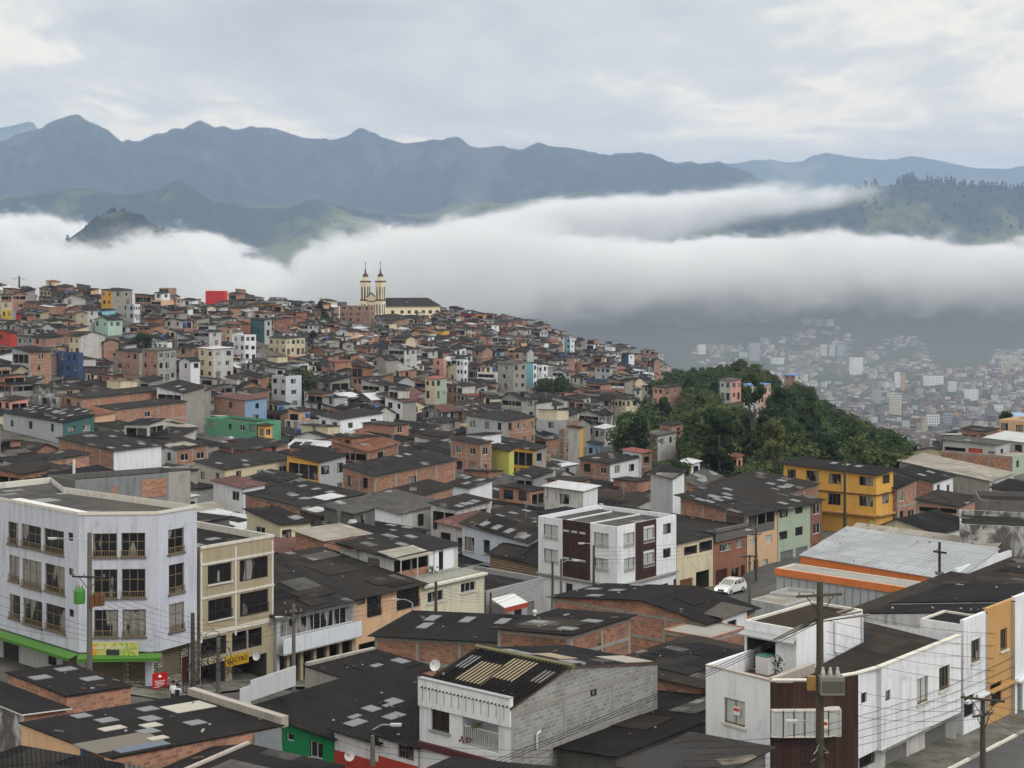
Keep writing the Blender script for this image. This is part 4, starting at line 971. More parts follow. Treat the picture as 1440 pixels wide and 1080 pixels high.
for i_, (xa, xb, zz_) in enumerate(((836, 866, -28.4),)):
    A = Nn+ad(-45)*hit(Nn, ad(-45), 836); mb = MB(); dd = (Nn-A).normalized(); n = Vector((dd.y, -dd.x, 0)); W = (Nn-A).length-.2
    mb.box(A+n*.02+Z*zz_, dd*W, n*.12, Z*.75, SB); o = mb.build('shop_sign', origin=A+Z*zz_); tag(o, 'maroon shop sign left of the corner of the white and brown building', 'sign')
    text_on('PAN', A+dd*W*.6+n*.14+Z*(zz_+.38), .4, 45*-1, simple('sign_white', (.8, .8, .8)), o, 'lettering')

# row of houses along the street at the right
q4 = lambda *a, **k: cw(940, 640, 7.2, *a, **k)
H('house', 'cream house with slanting dark balcony openings right of the white and brown building', 946, 952, 1003, 764, 163.2, mL=CREAM, roof=('shed', .8, .1), rm=rf('dark', 2), wa=10, z0=-31.8, fh=2.2, hL=[],
  hR=[q4(158,288,935,1020,k='v',dep=1.2,rail=0), q4(312,442,885,985,k='v',dep=1.2,rail=0), dict(k='g', u0=.5, u1=2.8, z0=-31.8, z1=-29.6, gm=wood_boards((.2, .09, .04), 'garage_boards')), dict(k='v', u0=3.4, u1=5.8, z0=-31.3, z1=-29.2, rail=0)], yv=830)
def post_parapet(sk, i):
    N, b = i['N'], i['b']; n = Vector((b.y, -b.x, 0)); sk.new('parapet').box(N+n*.3+Z*(i['zt']-.9), b*i['wb'], -n*.3, Z*1.3, DCONC)
H('house', 'face-brick house with a stained concrete parapet and barred windows, in the street row', 1000, 1003.5, 1049.5, 750, 168.2, mL=FBRICK, roof=('shed', .3, .0), rm=rf('dark', 0), wa=10, z0=-31.8, hL=[], fh=2.2, frame=False,
  hR=[q4(520,638,905,985,n=4,fm=FR_W), q4(690,748,860,945,n=2,fm=FR_W), dict(k='g', u0=.4, u1=2.6, z0=-31.7, z1=-29.5, gm=SHUTD), dict(k='w', u0=3.4, u1=4.8, z0=-30.7, z1=-29.7), dict(k='d', u0=5.2, u1=6, z0=-31.7, z1=-29.6, gm=SHUTD)], post=post_parapet, yv=825)
H('house', 'yellowish house with a deep dark top-floor terrace under a wide grey roof', 957, 1050.5, 1093.5, 724, 173.3, mL=BRICK, mR=PEACH, roof=('shed', 1.2, .05), rm=rf('dark', 3), z0=-31.8, fh=2.2, over=.6, nsky=8, npatch=2,
  hL=[q4(265,305,455,490), dict(k='v', u0=6, u1=8.6, z0=-26.3, z1=-24.7, rail=0)], hR=[dict(k='v', u0=.3, u1=5.6, z0=-26.6, z1=-24.6, dep=3, solid=DCONC), q4(825,890,860,935,n=2,fm=FR_W,gm=CURT), q4(985,1050,815,900,n=2,fm=FR_W,gm=CURT), dict(k='d', u0=1.3, u1=2.3, z0=-31.7, z1=-29.4, gm=FR_D), dict(k='w', u0=3.2, u1=4.2, z0=-30.9, z1=-29.6, gm=CURT)], yv=815)
H('house', 'sage green three-storey house with paired windows in the street row', 1090, 1094, 1139.5, 717, 178, mL=SAGE, roof=('shed', 1.3, .05), rm=rf('dark', 1), wa=11, z0=-31.8, fh=2.2, over=.6, nsky=5, hL=[],
  hR=[q4(1125,1210,570,640,n=3), q4(1285,1360,520,600,n=3), q4(1120,1205,780,865,n=3), q4(1285,1360,735,822,n=3), dict(k='g', u0=.5, u1=3.2, z0=-31.6, z1=-29.2, gm=SHUTG), dict(k='g', u0=3.8, u1=6.4, z0=-31.6, z1=-29.2, gm=SHUTG)], yv=800)
H('house', 'narrow rust-brick three-storey house at the far end of the street row', 1136, 1140, 1156, 707, 183.6, mL=FBRICK, roof=('shed', .8, .1), rm=rf('dark', 2), wa=11, z0=-31.8, fh=2.2, frame=False, hL=[], nR=1, ns=3, fm=FR_W, yv=755)
H('house', 'long brick house with rows of pale roof lights behind the street row', 1003, 1090, 1150, 697, 197, h=4.6, mL=BRICK, roof=('shed', .8, .5), rm=rf('dark', 0), nL=2, nsky=8, yv=712)
H('house', 'low grey-roofed brick shed with a mossy top beside the wood', 962, 985, 1013, 684, 205, h=3.2, mL=BRICK, roof=('shed', .6, .9), rm=rf('grey', 2), nsky=3, yv=700)
# yellow house
q8 = lambda *a, **k: cw(1080, 600, 4.0, *a, **k)
Yd = dict(fm=FR_B, gm=GLASS, n=3)
def post_yellow(sk, i):
    N, a, b = i['N'], i['a'], i['b']; nl = Vector((-a.y, a.x, 0)); nr = Vector((b.y, -b.x, 0)); mb = sk.new('moulding'); z = -26.55
    mb.box(N+nl*.12+Z*z, a*i['wa'], -nl*.117, Z*.16, RUST); mb.box(N+nr*.12+Z*z, b*i['wb'], -nr*.117, Z*.16, RUST)
    z = -29.1; mb.box(N+nl*.5+Z*z, a*i['wa'], -nl*.497, Z*.2, OCHRE); mb.box(N+nr*.5+Z*z, b*i['wb'], -nr*.497, Z*.2, OCHRE)
H('house', 'bright yellow three-storey house with a dark hipped roof and brown windows, by the wood', 1102, 1232, 1256, 668, 205, aL=-50, mL=YELLOW, roof=('shed', .5, .35), rm=rf('black', 2), z0=-33, over=.5, nsky=4, lod=0,
  hL=[q8(108,158,237,285,**Yd), q8(215,287,245,305,**Yd), q8(340,410,262,320,**Yd), q8(512,592,278,330,**Yd), q8(336,408,372,438,**Yd), q8(512,590,388,446,**Yd), dict(k='g', u0=12.3, u1=14.6, z0=-32, z1=-29.6, gm=simple('painted_shop_glow', (.9, .8, .3)))],  # shop's lit look is put into a bright yellow colour; the panel emits nothing
  hR=[q8(645,685,272,325,**Yd), q8(641,680,375,438,**Yd)], post=post_yellow, yv=746)
H('house', 'weathered brick house with a dark roof, right of the yellow house', 1254, 1262, 1288, 686, 208, h=6, mL=BRICK, roof=('shed', .5, .6), rm=rf('black', 1), nR=2, ns=2, wa=9, yv=722)
H('house', 'brick and white house with a black roof in front of the long beige-roofed hall', 1258, 1313, 1340, 678, 222, h=4.4, mL=BRICK, mR=WHITE, roof=('shed', 1.0, .3), rm=rf('black', 2), nL=0, nR=2, ns=1, nsky=2, fm=FR_W, yv=692)
H('hall', 'long hall with a pale beige sheet roof at the right edge', 1265, 1392, 1425, 676, 232, h=4.5, mL=CONC, mR=OLDWHITE, roof=('shed', 1.7, .4), rm=rf('beige', 2), nL=0, nR=4, ns=1, yv=700)
H('house', 'brick building with a long roof terrace, red doors and hanging laundry, at the right edge', 1322, 1424, 1450, 642, 252, h=7, mL=BRICK, mR=SAGE, roof=('flat',), rm=CONC, nL=0, nR=2, ns=2, yv=665, par=.1)
H('house', 'rooftop rooms of grey board with a red door on the long brick terrace', 1326, 1400, 1420, 626, 256, h=2.4, mL=GREYW, roof=('shed', .3, .2), rm=rf('grey', 0), z0=-29, hL=[dict(k='v', u0=.3, u1=4, z0=-28, z1=-26, rail=0), dict(k='g', u0=4.5, u1=7, z0=-28, z1=-25.9, gm=REDP), dict(k='w', u0=8, u1=10.5, z0=-27.4, z1=-26.2)], nR=1, ns=1, yv=642)
H('house', 'bare brick upper storey under construction behind the long terrace', 1352, 1388, 1404, 607, 272, h=7, mL=BRICK, roof=('shed', .2, .2), rm=rf('dark', 3), nL=3, ns=1, yv=628)
H('house', 'ochre brick tower room at the right edge under a dark tree', 1405, 1442, 1470, 592, 282, h=8, mL=PEACH, roof=('flat',), rm=CONC, nL=2, ns=1, yv=612)
H('house', 'whitewashed house with clutter on its roof near the right edge', 1385, 1440, 1470, 622, 262, h=5, mL=OLDWHITE, roof=('shed', .3, .4), rm=rf('white', 1), nL=3, ns=1, yv=650)
H('house', 'brick house with an open laundry balcony under a grey roof, above the weathered wall', 1290, 1348, 1377, 712, 192, h=5, aL=-62, mL=BRICK, roof=('shed', .5, .5), rm=rf('brown', 2), hL=[dict(k='v', u0=.2, u1=5.0, z0=-27.8, z1=-26.4, solid=BRICK)], hR=[dict(k='w', u0=.5, u1=4, z0=-28, z1=-26.9, gm=CURT)], yv=745)
H('house', 'weathered grey and white flaking wall of a windowless house at the right edge', 1350, 1470, 1500, 742, 150, aL=-72, aR=15, mL=PEEL, roof=('flat',), rm=rf('dark', 1), hL=[], nR=0, z0=-30, frame=False, wb=10, yv=770)
H('house', 'tall stained concrete wall above the flaking white wall', 1378, 1480, 1500, 706, 170, aL=-78, aR=12, mL=DCONC, roof=('flat',), rm=rf('dark', 1), hL=[], nR=0, z0=-30, frame=False, wb=8, yv=735)
H('house', 'cream gable house with a black roof left of the flaking white wall', 1226, 1318, 1352, 750, 168, aL=-62, mL=CREAM, mR=WHITE, roof=('ridgeL', 1.2, .62), rm=rf('black', 3), hL=[], nR=0, z0=-30, wb=9, yv=765)
H('house', 'black-roofed brick house behind the weathered grey wall at the right edge', 1395, 1465, 1490, 700, 205, h=4.5, mL=BRICK, roof=('shed', .7, .5), rm=rf('black', 1), nL=2, nsky=2, yv=712)

# chapel
def post_chapel(sk, i):
    N, a, b = i['N'], i['a'], i['b']; nl = Vector((-a.y, a.x, 0)); mb = sk.new('fascia'); mb.box(N-a*.05+nl*.2+Z*(i['zt']-.6), a*(i['wa']+.1), -nl*.196, Z*.62, ORANGE)
    ribs = sk.new('cladding')
    for k in range(int(i['wa']/.8)): ribs.box(N+a*(k*.8+.3)+nl*.06+Z*(i['zt']-2.6), a*.06, -nl*.057, Z*2.0, GALV)
H('chapel', 'lower wing of the chapel with an orange fascia over grey metal cladding', 1092, 1295, 1330, 829, 137.5, mL=plaster((.42, .45, .48), .3), mR=GREYW, roof=('flat',), rm=CONC, wb=3.2, par=.12, hL=[], nR=0, z0=-31, frame=False, edge=TRIM, post=post_chapel, cat='chapel', yv=855)
H('chapel', 'main hall of the chapel with orange wall and bright silver ribbed roof', 1126, 1344, 1385, 817, 139.5, aL=-42, aR=38, mL=ORANGE, mR=WHITE, roof=('shed', .15, 1.5), rm=rf('silver', 0), hL=[], nR=0, z0=-31, frame=False, over=.15, cat='chapel', wb=9.5, yv=840)
H('chapel', 'rear strip of the chapel with a segmented beige canopy roof', 1195, 1394, 1440, 774, 150, aL=-44, aR=38, mL=GREYW, mR=WHITE, roof=('shed', .05, .5), rm=rf('beige', 0), hL=[], nR=0, z0=-31, frame=False, over=.3, wb=1.8, cat='chapel', yv=790)
H('wall', 'long white boundary wall stepping up to the right behind the chapel roof', 1338, 1346, 1470, 800, 141, aR=38, wa=.25, mL=WHITE, roof=('flat',), rm=TRIM, hL=[], nR=0, z0=-31, frame=False, par=.02, cat='wall', yv=840)
def post_cross(sk, i):
    c = i['pl'](.5, .1); z = i['zt']+1.0; mb = sk.new('cross'); mb.box(c+V2(-.09, -.09)+Z*z, V2(.18, 0), V2(0, .18), Z*2.5, FR_D); mb.box(c-i['a']*.6+Z*(z+1.6)+V2(0, -.05), i['a']*1.2, i['b']*.12, Z*.16, FR_D); mb.box(c+V2(-.3, -.3)+Z*(z-.15), V2(.6, 0), V2(0, .6), Z*.2, DCONC)
    a = i['a']; nl = Vector((-a.y, a.x, 0)); e = sk.new('emblem'); rg = random.Random(3)
    for k in range(16):
        an = k*math.pi/8; c2 = i['N']+a*(1.55+.75*math.cos(an))+nl*.05+Z*(i['zt']-.45+.42*math.sin(an)); e.box(c2, a*.24, nl*.05, Z*.2, simple('emblem_rust' if k % 2 else 'emblem_sand', (.2, .08, .05) if k % 2 else (.3, .22, .12)))
H('chapel', 'small white gabled chapel porch with a round emblem and a dark cross on top', 1297, 1342, 1352, 826, 134, mL=WHITE, roof=('ridgeL', .75, .5), rm=rf('brown', 1), hL=[], nR=0, z0=-31, frame=False, over=.2, wb=2.5, cat='chapel', post=post_cross, yv=845)
H('house', 'small flat-roofed grey structure with a wet roof right of the white car', 1056, 1104, 1135, 851, 133, h=2.6, mL=GREYW, roof=('flat',), rm=rf('beige', 3), hL=[dict(k='v', u0=.3, u1=3, z0=-29.6, z1=-27.5, rail=0)], nR=0, z0=-31, par=.05, yv=865)
H('house', 'low fenced rooftop enclosure of pale mesh in front of the chapel', 1082, 1132, 1142, 838, 136, aL=-60, h=2, mL=plaster((.4, .4, .4), .5), roof=('flat',), rm=CONC, hL=[], nR=0, z0=-31, wb=3, par=.3, yv=850)

# white building at the lower right
def right_building():
    zt, zb, z0 = -18.4, -22.45, -25.2
    L = V2((992.5-CX)/F*79.1, 79.1); C1 = V2((1083-CX)/F*76, 76); C2 = V2((1150-CX)/F*76.05, 76.05); C3 = V2((1207-CX)/F*77.4, 77.4)
    d = ad(39); E = C3+d*11.1; K = E+ad(-51)*9; KL = L+ad(39)*12
    sk = Sink(); w = sk.new('wall'); q = lambda *a, **k: cw(960, 800, 3, *a, **k)
    wall_face(sk, w, L, C1, z0, zt, zt, WHITE, [q(175,263,540,645,n=2,fm=FR_B,gm=CURT,sill=1), q(165,262,775,840,n=7)], 0)
    bw = sk.new('cladding')
    wall_face(sk, bw, C1, C2, z0, zt-.12, zt-.12, BROWNP, [], 0); wall_face(sk, bw, C2, C3, z0, zt-.12, zt-.12, BROWNP, [], 0)
    # bay window: front and angled side
    bay = sk.new('bay_window'); n1 = V2(0, -1); A = C1+V2(.05, -.35); B = V2((1148-CX)/F*75.7, 75.7); Cc = V2((1180-CX)/F*76.2, 76.2)+V2(.05, -.3)
    zA, zB = -20.98, -19.72
    for P_, Q_, nn in ((C1+V2(.02, -.02), A, 1), (A, B, 4), (B, Cc, 2), (Cc, Cc+V2(-.05, .5), 1)):
        dd = (Q_-P_).normalized(); W = (Q_-P_).length; n = Vector((dd.y, -dd.x, 0))
        bay.box(P_+Z*zA, dd*W, -n*.06, Z*.06, TRIM); bay.box(P_+Z*(zB-.05), dd*W, -n*.06, Z*.05, TRIM)
        for k in range(nn+1): bay.box(P_+dd*(W-.04)*k/nn+Z*zA, dd*.035, -n*.05, Z*(zB-zA), FR_D if 0 < k < nn else TRIM)
        pn = sk.new('pane', bay); pn.poly([P_-n*.04+Z*zA, Q_-n*.04+Z*zA, Q_-n*.04+Z*zB, P_-n*.04+Z*zB], CURT)
    bay.poly([C1+Z*zB, A+Z*zB, B+Z*zB, Cc+Z*zB, Cc+V2(0, .6)+Z*zB], TRIM); bay.poly([p+Z*zA for p in (C1, Cc+V2(0, .6), Cc, B, A)], TRIM)
    sg = sk.new('paper_sign'); sg.box(B+V2(.12, -.04)+Z*-20.55, V2(.42, .0), V2(0, .02), Z*.42, simple('paper_white', (.8, .78, .76))); sg.box(B+V2(.15, -.055)+Z*-20.38, V2(.35, .0), V2(0, .01), Z*.14, simple('print_red', (.6, .05, .04)))
    sg2 = sk.new('paper_sign'); p0 = L+(C1-L)*.43; dd = (C1-L).normalized(); n = Vector((dd.y, -dd.x, 0)); sg2.box(p0-n*.06+Z*-20.45, dd*.42, n*.02, Z*.4, simple('paper_white', (.8, .78, .76))); sg2.box(p0+dd*.04-n*.03+Z*-20.25, dd*.34, n*.01, Z*.14, simple('print_red', (.6, .05, .04)))
    # street front: upper wall over a set-back ground floor
    Wn = dict(fm=FR_B, sill=1)
    c4 = C3+d*1.9; jog = Vector((d.y, -d.x, 0))*.25
    wall_face(sk, w, C3, c4, zb, zt, zt, WHITE, [q(753,777,527,572)], 0)
    wall_face(sk, w, c4, c4+jog, zb, zt, zt, WHITE, (), 2)
    wall_face(sk, w, c4+jog, E+jog, zb, zt, zt, WHITE, [q(855,877,517,562), q(988,1035,468,574,n=2,gm=CURT,**Wn), q(1082,1127,420,516,n=3,**Wn)], 0)
    wall_face(sk, w, E+jog, E+ad(-51)*.6, zb, zt, zt, WHITE, (), 2)
    wall_face(sk, w, E, K, z0, zt, zt, WHITE, (), 2); wall_face(sk, w, K, KL, z0, zt, zt, WHITE, (), 2); wall_face(sk, w, KL, L, z0, zt, zt, WHITE, (), 2)
    inw = ad(-51)*.55
    g = sk.new('ground_floor_wall'); wall_face(sk, g, C3+inw, E+inw, z0, zb, zb, OLDWHITE, [q(745,812,775,850,n=6), q(855,945,772,870,k='g',gm=SHUTG), q(1022,1112,690,815,k='g',gm=shutter((.16, .16, .16), 'dark_roller_door'))], 0)
    w.poly([p+Z*zb for p in (C3, C3+inw, E+inw, E+jog, c4+jog, c4)], WHITE)
    cp = sk.new('coping')
    ring = [L, C1, C2, C3, c4+jog, E+jog]
    for i in range(5):
        P_, Q_ = ring[i], ring[i+1]; dd = (Q_-P_).normalized(); n = Vector((dd.y, -dd.x, 0)); cp.box(P_+n*.05+Z*(zt-.03), dd*(Q_-P_).length, -n*.3, Z*.06, PARB if i == 0 else TRIM)
    # roofs behind the parapet
    r = sk.new('roof'); S = C1+(C2-C1)*.15+ad(39)*.5
    T0 = L+ad(39)*.3+ad(-51)*-.3; T1 = T0+ad(39)*5.2
    r.poly([C1+V2(.1, .3)+Z*(zt-.55), C2+Z*(zt-.6)+V2(0, .25), C3+Z*(zt-.55)+V2(-.2, .2), E+inw*.4+Z*(zt-.5), K+Z*(zt+.35), KL+Z*(zt+.2), KL+(C1-L)*.8+Z*(zt-.1)], rf('brown', 3), td=ad(-51))
    fl = sk.new('terrace_floor'); fl.poly([L+Z*(zt-.9), C1+Z*(zt-.9), C1+ad(39)*6+Z*(zt-.9), L+ad(39)*6+Z*(zt-.9)], simple('brown_tiles', (.12, .075, .05)))
    kw_ = sk.new('parapet'); kw_.box(C1+ad(39)*.1+Z*(zt-.9), ad(39)*4.2, ad(-51)*.3, Z*.92, PARB); kw_.box(L+Z*(zt-.9), ad(39)*4.2, ad(129)*.2, Z*.93, WHITE)
    rt = root('apartment_building', C1+Z*z0, 'white corner building with dark brown panels, bay window and roof terrace at the lower right', 'building'); sk.flush(rt)
    HANDS.append(dict(poly=[L, C1, C3, E, K, KL], D=76, x0=992, x1=1350, y0=930, y1=1080))
right_building()
def post_laundry(sk, i):
    N, a, b = i['N'], i['a'], i['b']; nl = Vector((-a.y, a.x, 0)); nr = Vector((b.y, -b.x, 0)); z = i['zt']
    mb = sk.new('canopy'); slab(mb, [N+nl*.45-a*.1+Z*(z-.62), N+Z*(z-.45), N+a*i['wa']+Z*(z-.45), N+a*(i['wa']+.1)+nl*.45+Z*(z-.62)][::-1], GALV, .08)
    p = sk.new('drainpipe')
    for u in (3.6, 6.4): p.bar(N+b*u+nr*.08+Z*(z-.2), N+b*u+nr*.08+Z*(z-1.7), .05, PVC); p.bar(N+b*u+nr*.08+Z*(z-1.7), N+b*(u+.6)+nr*.3+Z*(z-1.8), .05, PVC)
H('rooftop_room', 'white laundry room with a brown roof on the terrace of the lower right building', 1047, 1120, 1213, 885, 80.2, aL=-45, aR=41, mL=WHITE, roof=('flat',), rm=rf('brown', 0), edge=TRIM, z0=-19.6, frame=False, par=.12, hL=[dict(k='v', u0=.15, u1=1.9, z0=-19.25, z1=-17.5, rail=0, dep=2.2)], hR=[], post=post_laundry, cat='rooftop room', yv=945)
q9 = lambda *a, **k: cw(960, 800, 3, *a, **k)
Wq = dict(fm=FR_B, n=3, sill=1)
def post_over(off):
    def f(sk, i):
        N, b = i['N'], i['b']; n = Vector((b.y, -b.x, 0)); mb = sk.new('overhang'); m = off
        mb.box(N+n*.28+Z*-22.3, b*i['wb'], -n*.277, Z*.12, m); sk.new('parapet').box(N+n*.02+Z*(i['zt']-.05), b*i['wb'], -n*.22, Z*.3, m)
    return f
H('house', 'white two-storey house with rough white side wall, next to the lower right corner building', 1294, 1355, 1388, 879, 87, aL=-48, aR=39, mL=plaster((.7, .71, .74), .5), mR=WHITE, roof=('flat',), rm=rf('black', 0), edge=TRIM, z0=-25, frame=False, par=.1, hL=[], hR=[q9(1218,1256,305,398,**Wq), q9(1173,1230,552,640,n=6)], post=post_over(WHITE), yv=1010, wb=3.0)
H('house', 'ochre-fronted narrow house between two white houses at the lower right', 1385, 1388.5, 1427, 862, 89.2, aR=39, wa=8, mL=OLDWHITE, mR=OCHRE, roof=('shed', -1.2, 0), rm=rf('black', 0), over=.02, z0=-25, frame=False, par=.35, hL=[], hR=[q9(1340,1369,258,348,**Wq), q9(1297,1345,492,585,n=4)], post=post_over(OCHRE), yv=1000)
H('house', 'white house with a blue-grey door at the right edge, beyond the ochre front', 1424, 1427.5, 1500, 846, 91.6, aR=39, wa=8, mL=OLDWHITE, mR=WHITE, roof=('shed', -1.2, 0), rm=rf('black', 0), over=.02, z0=-25, frame=False, par=.35, hL=[], hR=[dict(k='d', u0=.3, u1=1.1, z0=-24.3, z1=-22.3, gm=SHUTG), dict(k='w', u0=1.7, u1=3, z0=-23.6, z1=-22.4)], post=post_over(WHITE), yv=1000)
H('house', 'wide brown-roofed house behind the lower right white buildings', 1190, 1330, 1470, 884, 97, aL=-51, aR=39, mL=OLDWHITE, roof=('shed', .1, .3), rm=rf('brown', 1), hL=[], nR=0, nsky=3, npatch=3, z0=-27, frame=False, yv=870)
H('house', 'dark-roofed house with a white gutter, below the chapel gable', 1185, 1262, 1400, 884, 104, aL=-51, aR=39, mL=OLDWHITE, roof=('shed', .2, .3), rm=rf('dark', 1), hL=[], nR=0, nsky=2, npatch=3, z0=-27, frame=False, yv=875)
H('house', 'long dark-roofed house running to the right edge below the chapel', 1300, 1400, 1520, 850, 112, aL=-51, aR=39, mL=OLDWHITE, roof=('shed', .1, .4), rm=rf('brown', 2), hL=[], nR=0, nsky=5, npatch=5, z0=-28, frame=False, yv=830)

# grey block house with the corrugated roof
def post_grey(sk, i):
    N, a, b = i['N'], i['a'], i['b']; nl = Vector((-a.y, a.x, 0)); nr = Vector((b.y, -b.x, 0)); z = i['zt']; wa, wb = i['wa'], i['wb']
    mb = sk.new('parapet'); mb.box(N+nl*.12+Z*(z-.9), a*wa, -nl*.25, Z*1.35, WHITE); 
    for k in range(12): mb.box(N+a*(.35+k*.5)+nl*.135+Z*(z-.62), a*.03, -nl*.012, Z*.75, simple('rust_streak', (.28, .26, .24)))
    c = sk.new('coping'); c.box(N+nl*.16+Z*(z+.45), a*wa, -nl*.33, Z*.06, GALV)
    t_ = sk.new('trim'); t_.box(N+nl*.18+a*0+Z*(z-3.0), a*wa, -nl*.176, Z*.32, simple('maroon_trim', (.09, .03, .03)))
    cap = sk.new('ridge_cap'); rp = i['rp']
    cap.bar(rp(-.05, .37)+Z*.04, rp(1.02, .37)+Z*.04, .14, simple('mossy_ridge', (.16, .15, .08)), 6)
    # corrugation of the near slope, as laid sheets
    rb = sk.new('roof_patch'); T = rf('beige', 1); bm_ = simple('ochre_sheet', (.30, .25, .165))
    for s0, s1, t0, t1, mm in ((.50, .78, .1, .27, bm_), (.28, .55, .17, .34, bm_), (.84, .95, .19, .30, SKYL), (.02, .15, .20, .30, simple('grey_sheet', (.16, .15, .14)))):
        slab(rb, [rp(s0, t0)+Z*.05, rp(s0, t1)+Z*.05, rp(s1, t1)+Z*.05, rp(s1, t0)+Z*.05], mm, .04)
    for s0, s1, t0, t1, mm in ((.3, .6, .5, .62, bm_), (.02, .35, .78, .98, simple('pale_sheet', (.34, .32, .28))), (.55, .7, .42, .5, SKYL), (.72, .86, .42, .5, SKYL), (.1, .25, .45, .55, SKYL)):
        slab(rb, [rp(s0, t0)+Z*.05, rp(s0, t1)+Z*.05, rp(s1, t1)+Z*.05, rp(s1, t0)+Z*.05], mm, .04)
    co = sk.new('corrugation')
    for k in range(int(wa/.25)):
        s = (k+.5)*.25/wa; co.bar(rp(s, -.02)+Z*.07, rp(s, .36)+Z*.07, .032, rf('black', 1), 4)
    p = sk.new('drainpipe'); p.bar(N+b*1.8+nr*.1+Z*(z-1.6), N+b*1.8+nr*.1+Z*(z-2.3), .06, PVC); p.bar(N+b*1.8+nr*.1+Z*(z-1.6), N+b*2.1+nr*.1+Z*(z-1.5), .06, PVC)
    fp = sk.new('flower_pot')
    for uu, zz_ in ((2.9, -22.3), (2.3, -21.5)):
        c0 = N+a*uu+nl*.2+Z*zz_
        for k in range(22):
            q = c0+Vector((random.uniform(-.3, .3), random.uniform(-.15, .15), random.uniform(-.1, .15))); fp.poly([q, q+V2(.12, .02)+Z*.05, q+V2(.03, .02)+Z*.12], simple('red_leaf', (.16, .03, .03)) if zz_ < -22 else simple('leaf', (.05, .09, .02)))
q5 = lambda *a, **k: cw(560, 860, 3.2727, *a, **k)
H('house', 'grey block house with white street front and a corrugated dark roof patched in beige', 590, 719, 924, 996, 78, aL=-48, aR=40, mL=WHITE, mR=BLOCK, roof=('ridgeR', 1.15, .37), rm=rf('black', 1), z0=-27.6, over=.12, edge=RUST,
  hL=[q5(152,235,440,540,n=2,fm=FR_D,sill=1,sm=GALV), q5(295,462,475,610,k='v',dep=1.5,im=WHITE,bm=FR_W)], hR=[q5(885,915,362,396)], post=post_grey, yv=1050)
def post_backdoor(sk, i): pass
H('house', 'long black-roofed house running between the grey block house and the white corner building', 735, 866, 1010, 1062, 78, aL=-45, aR=40, mL=DCONC, roof=('shed', -.6, .2), rm=rf('black', 0), hL=[], nR=0, z0=-26, wb=13, npatch=2, frame=False, yv=1080)
H('house', 'low black roof with rusty edging in front of the grey block house', 615, 868, 905, 1104, 68, aL=-70, aR=20, mL=DCONC, roof=('shed', -.1, -.2), rm=rf('black', 2), edge=RUST, hL=[], nR=0, z0=-25, wb=2.0, npatch=2, frame=False, yv=1080)
H('house', 'black roof with pale patches against the white corner building, at the bottom edge', 880, 985, 1010, 1098, 66, aL=-50, mL=DCONC, roof=('shed', -.1, .2), rm=rf('patched', 2), hL=[], nR=0, z0=-25, wb=5, frame=False, yv=1080)
H('house', 'brown and beige weathered roof between the grey block house and the roof terrace', 852, 985, 1060, 966, 90, mL=BRICK, roof=('shed', .1, .1), rm=rf('brown', 3), hL=[], nR=0, z0=-27, wb=9, npatch=5, frame=False, yv=980)
H('house', 'brick house with a concrete-framed side wall and dark roof, left of the other brick gables', 527, 705, 770, 902, 104, aL=-62, aR=28, mL=BRICK, roof=('shed', -.55, .6), rm=rf('black', 3), hL=[], nR=0, z0=-28, wb=5, nsky=6, fh=1.6, yv=935)
H('house', 'middle brick house with a concrete-framed corner and dark roof, behind the corrugated roof', 700, 802, 886, 892, 100, aL=-60, aR=37, mL=BRICK, roof=('shed', -.15, .05), rm=rf('black', 1), hL=[], hR=[dict(k='w', u0=3.0, u1=3.6, z0=-23.3, z1=-22.5)], z0=-27, nsky=4, npatch=2, fh=1.5, yv=925)
H('house', 'large brick gable house with concrete columns, nearest the white car', 777, 991, 1062, 875, 112, aL=-48, aR=40, mL=BRICK, roof=('ridgeL', .85, .38), rm=rf('black', 2), hL=[], hR=[], z0=-29, wb=6.5, nsky=5, npatch=1, fh=1.9, yv=935)
H('house', 'lower brick annexe with white upstairs window right of the brick gable house', 990, 1000, 1048, 897, 108, aL=-48, aR=40, mL=BRICK, roof=('flat',), rm=CONC, hL=[], hR=[], z0=-29, wb=4.5, wa=4, par=.05, yv=935)
H('house', 'white walled room with a grey corrugated roof beside the brick gable', 1008, 1016, 1050, 868, 113, h=2, aR=40, mL=WHITE, roof=('shed', .1, .1), rm=rf('grey', 1), hL=[], hR=[dict(k='w', u0=.6, u1=1.8, z0=-24.3, z1=-23.4, n=2)], z0=-29, wa=3, over=.3, yv=890)

